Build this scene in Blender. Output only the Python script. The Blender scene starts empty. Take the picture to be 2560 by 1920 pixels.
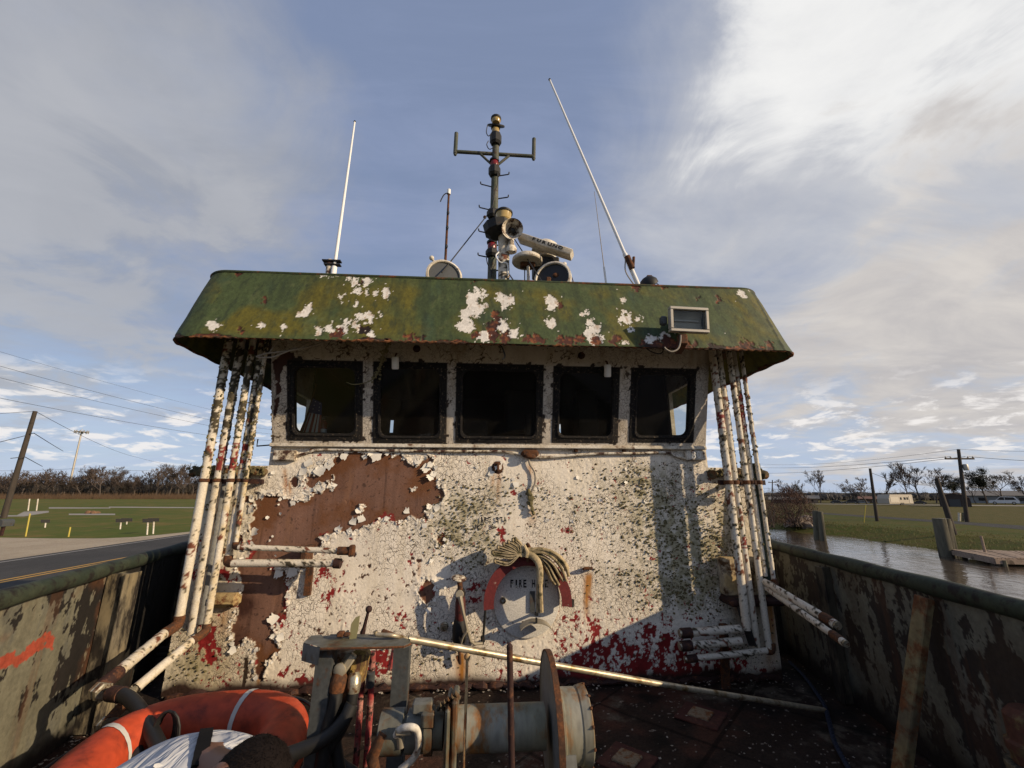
import bpy, bmesh, math, random
import numpy as np
from mathutils import Vector, Matrix, Euler

scene = bpy.context.scene
COL = scene.collection
R = math.radians
rnd = random.Random(7)

# ------------------------------------------------------------------ camera, sky, sun
FPX = 1050.0          # focal length in photo pixels (photo 2560 x 1920)
PITCH, YAW = R(14.5), R(4.0)
CAMZ = 1.45           # metres above the foredeck (deck z = 0, y runs aft, x to the right)
cam_d = bpy.data.cameras.new('camera')
cam_d.sensor_width = 36.0
cam_d.lens = 36.0 * FPX / 2560.0
cam_d.clip_start, cam_d.clip_end = 0.05, 4000
cam = bpy.data.objects.new('camera', cam_d)
COL.objects.link(cam)
cam.location = (0, 0, CAMZ)
cam.rotation_euler = (R(90) + PITCH, 0, -YAW)
scene.camera = cam

SUN_DIR = Vector((2.0, -1.05, 0.86)).normalized()     # towards the sun
SUN_EL = math.asin(SUN_DIR.z)
SUN_AZ = math.atan2(SUN_DIR.x, SUN_DIR.y)            # clockwise from +y

cp, sp, cy, sy = math.cos(PITCH), math.sin(PITCH), math.cos(YAW), math.sin(YAW)
def ray(px, py):
    xc = (px - 1280.0) / FPX; yc = -(py - 960.0) / FPX
    fw = cp - sp * yc; up = sp + cp * yc
    return Vector((xc * cy + fw * sy, -xc * sy + fw * cy, up))
def Py(px, py, y):
    d = ray(px, py); s = y / d.y
    return Vector((d.x * s, y, CAMZ + d.z * s))
def Pz(px, py, z):
    d = ray(px, py); s = (z - CAMZ) / d.z
    return Vector((d.x * s, d.y * s, z))
def Pd(px, py, s):
    d = ray(px, py)
    return Vector((d.x * s, d.y * s, CAMZ + d.z * s))
def proj(P):
    """(...,3) array of scene points -> photo coordinates, used to look up where stains sit."""
    X, Y, Z = P[..., 0], P[..., 1], P[..., 2] - CAMZ
    xr = X * cy - Y * sy; fw = X * sy + Y * cy
    dep = fw * cp + Z * sp; upc = -fw * sp + Z * cp
    return 1280 + FPX * xr / dep, 960 - FPX * upc / dep

world = bpy.data.worlds.new('World'); scene.world = world; world.use_nodes = True
def build_world():
    nt = world.node_tree; nt.nodes.clear()
    N = nt.nodes.new; L = nt.links.new
    out = N('ShaderNodeOutputWorld'); bg = N('ShaderNodeBackground')
    sky = N('ShaderNodeTexSky'); sky.sky_type = 'NISHITA'; sky.sun_disc = False
    sky.sun_elevation = SUN_EL; sky.sun_rotation = SUN_AZ
    sky.air_density = 1.0; sky.dust_density = 1.0; sky.ozone_density = 2.0
    bg.inputs['Strength'].default_value = 0.112
    tc = N('ShaderNodeTexCoord')
    nrm = N('ShaderNodeVectorMath'); nrm.operation = 'NORMALIZE'; L(tc.outputs['Generated'], nrm.inputs[0])
    D = nrm.outputs[0]
    sep = N('ShaderNodeSeparateXYZ'); L(D, sep.inputs[0])
    def math_(op, a, b=None, c=None, clamp=False):
        n = N('ShaderNodeMath'); n.operation = op; n.use_clamp = clamp
        for i, v in enumerate((a, b, c)):
            if v is None: continue
            if isinstance(v, (int, float)): n.inputs[i].default_value = v
            else: L(v, n.inputs[i])
        return n.outputs[0]
    zz = math_('ADD', math_('MAXIMUM', sep.outputs[2], 0.0), 0.16)
    px = math_('DIVIDE', sep.outputs[0], zz); py = math_('DIVIDE', sep.outputs[1], zz)
    comb = N('ShaderNodeCombineXYZ'); L(px, comb.inputs[0]); L(py, comb.inputs[1])
    P = comb.outputs[0]
    def noise(scale, detail, rough, dist, rot=0, sx=1, sy=1, off=(0, 0, 0), vec=None):
        m = N('ShaderNodeMapping'); m.inputs['Rotation'].default_value = (0, 0, R(rot))
        m.inputs['Scale'].default_value = (sx, sy, 1); m.inputs['Location'].default_value = off
        L(vec or P, m.inputs[0])
        n = N('ShaderNodeTexNoise'); n.inputs['Scale'].default_value = scale
        n.inputs['Detail'].default_value = detail; n.inputs['Roughness'].default_value = rough
        n.inputs['Distortion'].default_value = dist; L(m.outputs[0], n.inputs['Vector'])
        return n.outputs['Fac']
    def ramp(v, a, b):
        n = N('ShaderNodeMapRange'); n.interpolation_type = 'SMOOTHSTEP'
        n.inputs[1].default_value = a; n.inputs[2].default_value = b
        n.inputs[3].default_value = 0; n.inputs[4].default_value = 1
        L(v, n.inputs[0]); return n.outputs[0]
    warp = noise(1.1, 5, 0.6, 0.4)
    warp2 = noise(2.3, 7, 0.62, 0.8, rot=20, off=(3.1, 1.7, 0))
    def blob(pxx, pyy, a, b):
        d = ray(pxx, pyy).normalized()
        n = N('ShaderNodeVectorMath'); n.operation = 'DOT_PRODUCT'; L(D, n.inputs[0]); n.inputs[1].default_value = d
        v = math_('ADD', n.outputs['Value'], math_('MULTIPLY', math_('SUBTRACT', warp2, 0.5), 0.20))
        v = math_('ADD', v, math_('MULTIPLY', math_('SUBTRACT', warp, 0.5), 0.25))
        return ramp(v, math.cos(R(b)), math.cos(R(a)))
    def mix(a, b, f):
        n = N('ShaderNodeMix'); n.data_type = 'RGBA'
        L(f, n.inputs[0])
        for i, v in ((6, a), (7, b)):
            if isinstance(v, tuple): n.inputs[i].default_value = (*v, 1)
            else: L(v, n.inputs[i])
        return n.outputs[2]
    # thin veil of high cloud everywhere, greyer than the pure sky
    streak = noise(1.6, 9, 0.62, 0.9, rot=-32, sx=0.55, sy=1.9)
    streak2 = noise(0.9, 8, 0.6, 0.5, rot=35, sx=0.6, sy=1.5, off=(5, 2, 0))
    veil = math_('ADD', 0.62, math_('MULTIPLY', ramp(streak, 0.40, 0.75), 0.28), clamp=True)
    c = mix(sky.outputs[0], (2.5, 3.02, 4.5), veil)
    c = mix(c, (3.9, 4.35, 5.4), math_('MULTIPLY', ramp(streak2, 0.42, 0.72), 0.7))
    # pale band towards the horizon
    hz = math_('SUBTRACT', 1.0, ramp(sep.outputs[2], 0.0, 0.36))
    c = mix(c, (4.6, 5.5, 7.0), math_('MULTIPLY', hz, 0.66))
    # dark grey bank upper left, white cloud upper right, grey-beige bank right
    det = noise(2.0, 10, 0.62, 0.5, rot=12, sx=0.8, sy=1.3, off=(1, 7, 0))
    detr = ramp(det, 0.28, 0.74)
    left = math_('MULTIPLY', blob(40, 300, 0, 31), 0.80)
    c = mix(c, mix((2.9, 3.0, 3.25), (3.9, 3.95, 4.15), detr), left)
    left2 = math_('MULTIPLY', blob(150, 640, 2, 16), 0.5)
    c = mix(c, (4.0, 4.1, 4.4), left2)
    right = math_('MULTIPLY', blob(2520, 330, 12, 40), 0.9)
    c = mix(c, mix((4.3, 4.4, 4.75), (5.4, 5.4, 5.5), detr), right)
    wht = math_('MULTIPLY', blob(2330, 60, 1, 20), 0.85)
    c = mix(c, (8.2, 8.15, 8.0), math_('MULTIPLY', wht, math_('ADD', 0.68, math_('MULTIPLY', detr, 0.35), clamp=True)))
    beige = math_('MULTIPLY', blob(2380, 760, 5, 20), 0.85)
    c = mix(c, mix((4.3, 4.1, 4.1), (6.0, 5.6, 5.2), detr), beige)
    # low cumulus puffs near the horizon
    cum = noise(3.6, 9, 0.6, 0.3, sx=1.0, sy=1.0, off=(2.2, 0.4, 0))
    band = math_('MULTIPLY', ramp(sep.outputs[2], 0.02, 0.07), math_('SUBTRACT', 1.0, ramp(sep.outputs[2], 0.13, 0.24)))
    c = mix(c, (7.8, 7.5, 7.3), math_('MULTIPLY', math_('MULTIPLY', ramp(cum, 0.50, 0.62), band), 0.85))
    L(c, bg.inputs['Color']); L(bg.outputs[0], out.inputs[0])
build_world()

sun_d = bpy.data.lights.new('sun', 'SUN'); sun_d.energy = 5.0; sun_d.angle = R(0.6); sun_d.color = (1.0, 0.79, 0.54)
sun = bpy.data.objects.new('sun', sun_d); COL.objects.link(sun)
sun.rotation_euler = (-SUN_DIR).to_track_quat('-Z', 'Y').to_euler()
sun.location = SUN_DIR * 60
vs = scene.view_settings
vs.view_transform = 'Standard'; vs.look = 'None'; vs.exposure = 0.08; vs.gamma = 1.0; vs.use_curve_mapping = False
scene.cycles.max_bounces = 8; scene.cycles.transparent_max_bounces = 16

# ------------------------------------------------------------------ helpers
def S(r, g, b):
    f = lambda c: (c / 12.92 if c <= 0.04045 else ((c + 0.055) / 1.055) ** 2.4)
    return (f(r / 255), f(g / 255), f(b / 255))

class MB:
    def __init__(s): s.v = []; s.f = []
    def add(s, v, f):
        o = len(s.v); s.v += [Vector(p) for p in v]; s.f += [[i + o for i in q] for q in f]; return s
    def box(s, c, size, rot=None, b=0.0):
        c = Vector(c); hx, hy, hz = [d / 2 for d in size]; M = rot or Matrix.Identity(3)
        if b <= 0:
            vs_ = [Vector((x, y, z)) for x in (-hx, hx) for y in (-hy, hy) for z in (-hz, hz)]
            fs = [(0, 1, 3, 2), (4, 6, 7, 5), (0, 4, 5, 1), (2, 3, 7, 6), (0, 2, 6, 4), (1, 5, 7, 3)]
        else:
            b = min(b, hx * .9, hy * .9, hz * .9)
            vs_ = []; idx = {}
            for x in (-1, 1):
                for y in (-1, 1):
                    for z in (-1, 1):
                        for a in range(3):
                            h = [hx - b, hy - b, hz - b]; h[a] += b
                            idx[(x, y, z, a)] = len(vs_); vs_.append(Vector((x * h[0], y * h[1], z * h[2])))
            fs = []
            for a in range(3):
                o1, o2 = [i for i in range(3) if i != a]
                for sg in (-1, 1):
                    q = []
                    for p1, p2 in ((-1, -1), (1, -1), (1, 1), (-1, 1)):
                        k = [0, 0, 0]; k[a] = sg; k[o1] = p1; k[o2] = p2; q.append(idx[(*k, a)])
                    fs.append(q)
                for p1 in (-1, 1):
                    for p2 in (-1, 1):
                        k0 = [0, 0, 0]; k0[o1] = p1; k0[o2] = p2; k1 = list(k0); k0[a] = -1; k1[a] = 1
                        fs.append([idx[(*k0, o1)], idx[(*k1, o1)], idx[(*k1, o2)], idx[(*k0, o2)]])
            for x in (-1, 1):
                for y in (-1, 1):
                    for z in (-1, 1): fs.append([idx[(x, y, z, a)] for a in range(3)])
        return s.add([c + M @ p for p in vs_], fs)
    def beam(s, a, b, w, h, up=(0, 0, 1), bev=0.0):
        a, b = Vector(a), Vector(b); d = b - a; l = d.length; d.normalize()
        u = Vector(up); x = d.cross(u)
        if x.length < 1e-4: x = d.cross(Vector((0, 1, 0)))
        x.normalize(); z = x.cross(d)
        M = Matrix((x, d, z)).transposed()
        return s.box((a + b) / 2, (w, l, h), M, bev)
    def tube(s, pts, r, n=10, cap=True):
        pts = [Vector(p) for p in pts]; m = len(pts)
        rs = [r] * m if not hasattr(r, '__len__') else list(r)
        T = []
        for i in range(m):
            t = pts[min(i + 1, m - 1)] - pts[max(i - 1, 0)]
            T.append(t.normalized() if t.length > 1e-9 else Vector((0, 0, 1)))
        u = T[0].orthogonal().normalized(); o = len(s.v)
        for i in range(m):
            u = (u - T[i] * u.dot(T[i]));
            u = u.normalized() if u.length > 1e-6 else T[i].orthogonal().normalized()
            w = T[i].cross(u)
            for k in range(n):
                a = 2 * math.pi * k / n
                s.v.append(pts[i] + (u * math.cos(a) + w * math.sin(a)) * rs[i])
        for i in range(m - 1):
            for k in range(n):
                k2 = (k + 1) % n
                s.f.append([o + i * n + k, o + i * n + k2, o + (i + 1) * n + k2, o + (i + 1) * n + k])
        if cap:
            s.f.append([o + k for k in reversed(range(n))]); s.f.append([o + (m - 1) * n + k for k in range(n)])
        return s
    def lathe(s, prof, base, axis=(0, 0, 1), n=24, cap0=True, cap1=True):
        base = Vector(base); ax = Vector(axis).normalized(); u = ax.orthogonal().normalized(); w = ax.cross(u)
        o = len(s.v); m = len(prof)
        for (r, h) in prof:
            for k in range(n):
                a = 2 * math.pi * k / n
                s.v.append(base + ax * h + (u * math.cos(a) + w * math.sin(a)) * max(r, 1e-4))
        for i in range(m - 1):
            for k in range(n):
                k2 = (k + 1) % n
                s.f.append([o + i * n + k, o + i * n + k2, o + (i + 1) * n + k2, o + (i + 1) * n + k])
        if cap0: s.f.append([o + k for k in reversed(range(n))])
        if cap1: s.f.append([o + (m - 1) * n + k for k in range(n)])
        return s
    def ball(s, c, r, nu=12, nv=8, jit=0.0, M=None):
        c = Vector(c); rr = (r, r, r) if not hasattr(r, '__len__') else r
        o = len(s.v); M = M or Matrix.Identity(3)
        s.v.append(c + M @ Vector((0, 0, -rr[2])))
        for j in range(1, nv):
            t = math.pi * j / nv - math.pi / 2
            for k in range(nu):
                a = 2 * math.pi * k / nu; q = 1 + rnd.uniform(-jit, jit)
                s.v.append(c + M @ Vector((rr[0] * math.cos(t) * math.cos(a) * q, rr[1] * math.cos(t) * math.sin(a) * q, rr[2] * math.sin(t) * q)))
        s.v.append(c + M @ Vector((0, 0, rr[2])))
        top = len(s.v) - 1
        for k in range(nu):
            k2 = (k + 1) % nu
            s.f.append([o, o + 1 + k2, o + 1 + k]); s.f.append([top, o + 1 + (nv - 2) * nu + k, o + 1 + (nv - 2) * nu + k2])
            for j in range(nv - 2):
                s.f.append([o + 1 + j * nu + k, o + 1 + j * nu + k2, o + 1 + (j + 1) * nu + k2, o + 1 + (j + 1) * nu + k])
        return s
    def prism(s, poly, org, U, W, t):
        """polygon (u,w) in the plane org+U*u+W*w, thickened by t along U x W"""
        org = Vector(org); U = Vector(U).normalized(); W = Vector(W).normalized(); Nn = U.cross(W)
        n = len(poly)
        a = [org + U * p[0] + W * p[1] for p in poly]; b = [p + Nn * t for p in a]
        return s.add(a + b, [list(reversed(range(n))), list(range(n, 2 * n))] + [[i, (i + 1) % n, n + (i + 1) % n, n + i] for i in range(n)])
    def quad(s, *p): return s.add(p, [list(range(len(p)))])
    def build(s, name, mat, parent=None, smooth=True, ang=38, loc=None):
        me = bpy.data.meshes.new(name)
        off = Vector(loc) if loc is not None else wloc(parent)
        me.from_pydata([tuple(p - off) for p in s.v], [], s.f); me.update()
        me.materials.append(mat)
        if smooth:
            me.polygons.foreach_set('use_smooth', [True] * len(me.polygons))
            me.set_sharp_from_angle(angle=R(ang))
        o = bpy.data.objects.new(name, me); COL.objects.link(o)
        if parent is not None: o.parent = parent
        elif loc is not None: o.location = loc
        return o
def wloc(o):
    v = Vector((0, 0, 0))
    while o is not None: v += o.location; o = o.parent
    return v
def thing(name, label, cat, loc=(0, 0, 0), group=None):
    o = bpy.data.objects.new(name, None); COL.objects.link(o); o.location = loc
    o.empty_display_size = 0.1
    o['label'] = label; o['category'] = cat
    if group: o['group'] = group
    return o
def tag(o, label, cat, group=None):
    o['label'] = label; o['category'] = cat
    if group: o['group'] = group
    return o
def struct(o): o['kind'] = 'structure'; return o
def stuff(o): o['kind'] = 'stuff'; return o
def copy_tree(o, parent=None):
    c = o.copy(); COL.objects.link(c); c.parent = parent
    for ch in list(o.children): copy_tree(ch, c)
    return c
def smooth_path(pts, k=6):
    """Catmull-Rom through the points"""
    pts = [Vector(p) for p in pts]; q = [pts[0] * 2 - pts[1]] + pts + [pts[-1] * 2 - pts[-2]]; out = []
    for i in range(1, len(q) - 2):
        for j in range(k):
            t = j / k
            out.append(0.5 * ((2 * q[i]) + (q[i + 1] - q[i - 1]) * t + (2 * q[i - 1] - 5 * q[i] + 4 * q[i + 1] - q[i + 2]) * t * t + (3 * q[i] - q[i - 1] - 3 * q[i + 1] + q[i + 2]) * t ** 3))
    out.append(pts[-1]); return out

# numpy noise
def _hash(ix, iy, seed):
    n = (ix.astype(np.int64) * 374761393 + iy.astype(np.int64) * 668265263 + seed * 974634541) & 0xFFFFFFFF
    n = ((n ^ (n >> 13)) * 1274126177) & 0xFFFFFFFF
    n = ((n ^ (n >> 16)) * 2246822519) & 0xFFFFFFFF
    return ((n ^ (n >> 15)) & 0xFFFFFF) / float(0xFFFFFF)
def vnoise(x, y, seed=0):
    ix = np.floor(x); iy = np.floor(y); fx = x - ix; fy = y - iy
    fx = fx * fx * (3 - 2 * fx); fy = fy * fy * (3 - 2 * fy)
    a = _hash(ix, iy, seed); b = _hash(ix + 1, iy, seed); c = _hash(ix, iy + 1, seed); d = _hash(ix + 1, iy + 1, seed)
    return (a * (1 - fx) + b * fx) * (1 - fy) + (c * (1 - fx) + d * fx) * fy
def fbm(x, y, s=1.0, octv=5, seed=0, rough=0.55):
    t = 0; amp = 1.0; tot = 0
    ca, sa = math.cos(0.6), math.sin(0.6)
    u, v = x * s, y * s
    for o in range(octv):
        t = t + amp * vnoise(u, v, seed + o * 17); tot += amp; amp *= rough
        u, v = (u * ca - v * sa) * 2.03 + 11.3, (u * sa + v * ca) * 2.03 - 4.7
    return t / tot
def sstep(a, b, x): t = np.clip((x - a) / (b - a), 0, 1); return t * t * (3 - 2 * t)
def sdf(px, py, poly):
    """signed distance in photo units, negative inside"""
    d = np.full(px.shape, 1e9); ins = np.zeros(px.shape, bool); n = len(poly)
    for i in range(n):
        x0, y0 = poly[i]; x1, y1 = poly[(i + 1) % n]
        ex, ey = x1 - x0, y1 - y0; wx, wy = px - x0, py - y0
        t = np.clip((wx * ex + wy * ey) / (ex * ex + ey * ey + 1e-9), 0, 1)
        d = np.minimum(d, np.hypot(wx - ex * t, wy - ey * t))
        c = ((y0 <= py) & (y1 > py)) | ((y1 <= py) & (y0 > py))
        with np.errstate(divide='ignore', invalid='ignore'):
            xi = x0 + (py - y0) * ex / (ey if abs(ey) > 1e-9 else 1e-9)
        ins ^= c & (px < xi)
    return np.where(ins, -d, d)
def mixc(c, col, m): return c * (1 - m[..., None]) + np.asarray(col) * m[..., None]
def blobs(px, py, lst):
    m = np.full(px.shape, -5.0)
    for b in lst:
        x, y, rx = b[:3]; ry = b[3] if len(b) > 3 else rx
        m = np.maximum(m, 1 - np.hypot((px - x) / rx, (py - y) / ry))
    return m
def gauss(px, py, lst):
    m = np.zeros(px.shape)
    for x, y, rx, ry, a in lst: m += a * np.exp(-(((px - x) / rx) ** 2 + ((py - y) / ry) ** 2))
    return m
def crop(ox, oy, sc, pts): return [(ox + x / sc, oy + y / sc) for x, y in pts]

def sheet(name, P, C, mat, parent, drop=None, smooth=True):
    """grid surface with its own colour per vertex; P (nv,nu,3), C (nv,nu,3)"""
    nv, nu = P.shape[:2]
    me = bpy.data.meshes.new(name); off = np.array(wloc(parent))
    me.vertices.add(nv * nu); me.vertices.foreach_set('co', (P - off).reshape(-1).astype(np.float32))
    i = np.arange(nv * nu).reshape(nv, nu)
    q = np.stack([i[:-1, :-1], i[:-1, 1:], i[1:, 1:], i[1:, :-1]], -1)
    if drop is not None: q = q[~drop]
    q = q.reshape(-1, 4); nf = len(q)
    me.loops.add(nf * 4); me.loops.foreach_set('vertex_index', q.reshape(-1).astype(np.int32))
    me.polygons.add(nf); me.polygons.foreach_set('loop_start', (np.arange(nf) * 4).astype(np.int32))
    me.polygons.foreach_set('use_smooth', np.full(nf, smooth))
    me.update(calc_edges=True)
    at = me.color_attributes.new('Paint', 'FLOAT_COLOR', 'POINT')
    c4 = np.ones((nv * nu, 4), np.float32); c4[:, :3] = np.clip(C, 0, 1).reshape(-1, 3)
    at.data.foreach_set('color', c4.reshape(-1))
    me.materials.append(mat)
    o = bpy.data.objects.new(name, me); COL.objects.link(o)
    if parent is not None: o.parent = parent
    return o

# ------------------------------------------------------------------ materials
def _mat(name):
    m = bpy.data.materials.new(name); m.use_nodes = True
    nt = m.node_tree; b = nt.nodes['Principled BSDF']
    return m, nt, b
def mat_sheet(name, rough=0.75, bump=0.35, bscale=60, crack=None, var=0.25, spec=0.3, dist=0.004):
    """paint colour comes from the mesh; fine grain, relief and crazing from nodes"""
    m, nt, b = _mat(name); N = nt.nodes.new; L = nt.links.new
    at = N('ShaderNodeAttribute'); at.attribute_name = 'Paint'
    tc = N('ShaderNodeTexCoord')
    n = N('ShaderNodeTexNoise'); n.inputs['Scale'].default_value = bscale; n.inputs['Detail'].default_value = 7; n.inputs['Roughness'].default_value = 0.65
    L(tc.outputs['Object'], n.inputs['Vector'])
    mr = N('ShaderNodeMapRange'); mr.inputs[1].default_value = 0.25; mr.inputs[2].default_value = 0.75
    mr.inputs[3].default_value = 1 - var; mr.inputs[4].default_value = 1 + var * 0.6
    L(n.outputs['Fac'], mr.inputs[0])
    mx = N('ShaderNodeMix'); mx.data_type = 'RGBA'; mx.blend_type = 'MULTIPLY'; mx.inputs[0].default_value = 1
    L(at.outputs['Color'], mx.inputs[6]); L(mr.outputs[0], mx.inputs[7])
    colr = mx.outputs[2]
    bp = N('ShaderNodeBump'); bp.inputs['Strength'].default_value = bump; bp.inputs['Distance'].default_value = dist
    h = n.outputs['Fac']
    if crack:
        hs = h
        for sc, wd, dark in crack:
            nz = N('ShaderNodeTexNoise'); nz.inputs['Scale'].default_value = 9; nz.inputs['Detail'].default_value = 3
            L(tc.outputs['Object'], nz.inputs['Vector'])
            vm = N('ShaderNodeVectorMath'); vm.operation = 'SCALE'; vm.inputs['Scale'].default_value = 0.10
            L(nz.outputs['Color'], vm.inputs[0])
            va = N('ShaderNodeVectorMath'); va.operation = 'ADD'; L(tc.outputs['Object'], va.inputs[0]); L(vm.outputs[0], va.inputs[1])
            vo = N('ShaderNodeTexVoronoi'); vo.feature = 'DISTANCE_TO_EDGE'; vo.inputs['Scale'].default_value = sc
            L(va.outputs[0], vo.inputs['Vector'])
            cr = N('ShaderNodeMapRange'); cr.inputs[1].default_value = 0.0; cr.inputs[2].default_value = wd
            cr.inputs[3].default_value = 1; cr.inputs[4].default_value = 0
            L(vo.outputs['Distance'], cr.inputs[0])
            # cracks only in zones of old paint
            zn = N('ShaderNodeTexNoise'); zn.inputs['Scale'].default_value = 2.2; zn.inputs['Detail'].default_value = 4
            L(tc.outputs['Object'], zn.inputs['Vector'])
            zr = N('ShaderNodeMapRange'); zr.inputs[1].default_value = 0.40; zr.inputs[2].default_value = 0.56; L(zn.outputs['Fac'], zr.inputs[0])
            mm = N('ShaderNodeMath'); mm.operation = 'MULTIPLY'; L(cr.outputs[0], mm.inputs[0]); L(zr.outputs[0], mm.inputs[1])
            # only where the paint is pale
            bw = N('ShaderNodeRGBToBW'); L(at.outputs['Color'], bw.inputs[0])
            pr = N('ShaderNodeMapRange'); pr.inputs[1].default_value = 0.22; pr.inputs[2].default_value = 0.4; L(bw.outputs[0], pr.inputs[0])
            m2 = N('ShaderNodeMath'); m2.operation = 'MULTIPLY'; L(mm.outputs[0], m2.inputs[0]); L(pr.outputs[0], m2.inputs[1])
            m3 = N('ShaderNodeMath'); m3.operation = 'MULTIPLY'; L(m2.outputs[0], m3.inputs[0]); m3.inputs[1].default_value = dark
            mc = N('ShaderNodeMix'); mc.data_type = 'RGBA'; L(m3.outputs[0], mc.inputs[0]); L(colr, mc.inputs[6]); mc.inputs[7].default_value = (0.06, 0.04, 0.03, 1)
            colr = mc.outputs[2]
            ms = N('ShaderNodeMath'); ms.operation = 'MULTIPLY_ADD'; L(m2.outputs[0], ms.inputs[0]); ms.inputs[1].default_value = -1.6; L(hs, ms.inputs[2])
            hs = ms.outputs[0]
        h = hs
    L(h, bp.inputs['Height']); L(colr, b.inputs['Base Color']); L(bp.outputs[0], b.inputs['Normal'])
    b.inputs['Roughness'].default_value = rough; b.inputs['Specular IOR Level'].default_value = spec
    return m
def mat_rusty(name, base, rust=(0.16, 0.055, 0.02), amount=0.45, scale=9, rough=0.6, metal=0.0, stretch=(1, 1, 1), second=None, bump=0.25, sharp=0.05):
    """old paint or steel with worn, rusted patches"""
    m, nt, b = _mat(name); N = nt.nodes.new; L = nt.links.new
    tc = N('ShaderNodeTexCoord'); mp = N('ShaderNodeMapping'); mp.inputs['Scale'].default_value = stretch
    L(tc.outputs['Object'], mp.inputs[0])
    n1 = N('ShaderNodeTexNoise'); n1.inputs['Scale'].default_value = scale; n1.inputs['Detail'].default_value = 8; n1.inputs['Roughness'].default_value = 0.68
    L(mp.outputs[0], n1.inputs['Vector'])
    n2 = N('ShaderNodeTexNoise'); n2.inputs['Scale'].default_value = scale * 4.3; n2.inputs['Detail'].default_value = 5
    L(mp.outputs[0], n2.inputs['Vector'])
    th = 0.72 - 0.44 * amount
    r = N('ShaderNodeMapRange'); r.inputs[1].default_value = th - sharp; r.inputs[2].default_value = th + sharp; L(n1.outputs['Fac'], r.inputs[0])
    v = N('ShaderNodeMapRange'); v.inputs[1].default_value = 0.3; v.inputs[2].default_value = 0.7; v.inputs[3].default_value = 0.72; v.inputs[4].default_value = 1.15; L(n2.outputs['Fac'], v.inputs[0])
    rc = N('ShaderNodeMix'); rc.data_type = 'RGBA'; L(n2.outputs['Fac'], rc.inputs[0])
    rc.inputs[6].default_value = (rust[0] * 0.35, rust[1] * 0.35, rust[2] * 0.4, 1); rc.inputs[7].default_value = (rust[0] * 1.5, rust[1] * 1.55, rust[2] * 1.4, 1)
    bc = None
    if second:
        n3 = N('ShaderNodeTexNoise'); n3.inputs['Scale'].default_value = scale * 0.5; n3.inputs['Detail'].default_value = 6; L(mp.outputs[0], n3.inputs['Vector'])
        r3 = N('ShaderNodeMapRange'); r3.inputs[1].default_value = 0.42; r3.inputs[2].default_value = 0.6; L(n3.outputs['Fac'], r3.inputs[0])
        s2 = N('ShaderNodeMix'); s2.data_type = 'RGBA'; L(r3.outputs[0], s2.inputs[0]); s2.inputs[6].default_value = (*base, 1); s2.inputs[7].default_value = (*second, 1)
        bc = s2.outputs[2]
    mx = N('ShaderNodeMix'); mx.data_type = 'RGBA'; L(r.outputs[0], mx.inputs[0]); mx.inputs[6].default_value = (*base, 1)
    if bc: L(bc, mx.inputs[6])
    L(rc.outputs[2], mx.inputs[7])
    mu = N('ShaderNodeMix'); mu.data_type = 'RGBA'; mu.blend_type = 'MULTIPLY'; mu.inputs[0].default_value = 1
    L(mx.outputs[2], mu.inputs[6]); L(v.outputs[0], mu.inputs[7])
    bp = N('ShaderNodeBump'); bp.inputs['Strength'].default_value = bump; bp.inputs['Distance'].default_value = 0.004; L(n1.outputs['Fac'], bp.inputs['Height'])
    L(mu.outputs[2], b.inputs['Base Color']); L(bp.outputs[0], b.inputs['Normal'])
    b.inputs['Roughness'].default_value = rough; b.inputs['Metallic'].default_value = metal; b.inputs['Specular IOR Level'].default_value = 0.35
    return m
def mat_plain(name, col, rough=0.6, metal=0.0, var=0.15, scale=14, bump=0.1, spec=0.4):
    m, nt, b = _mat(name); N = nt.nodes.new; L = nt.links.new
    tc = N('ShaderNodeTexCoord'); n = N('ShaderNodeTexNoise'); n.inputs['Scale'].default_value = scale; n.inputs['Detail'].default_value = 6
    L(tc.outputs['Object'], n.inputs['Vector'])
    mx = N('ShaderNodeMix'); mx.data_type = 'RGBA'; L(n.outputs['Fac'], mx.inputs[0])
    mx.inputs[6].default_value = (*[c * (1 - var) for c in col], 1); mx.inputs[7].default_value = (*[min(1, c * (1 + var)) for c in col], 1)
    L(mx.outputs[2], b.inputs['Base Color'])
    bp = N('ShaderNodeBump'); bp.inputs['Strength'].default_value = bump; bp.inputs['Distance'].default_value = 0.003; L(n.outputs['Fac'], bp.inputs['Height']); L(bp.outputs[0], b.inputs['Normal'])
    b.inputs['Roughness'].default_value = rough; b.inputs['Metallic'].default_value = metal; b.inputs['Specular IOR Level'].default_value = spec
    return m
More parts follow.
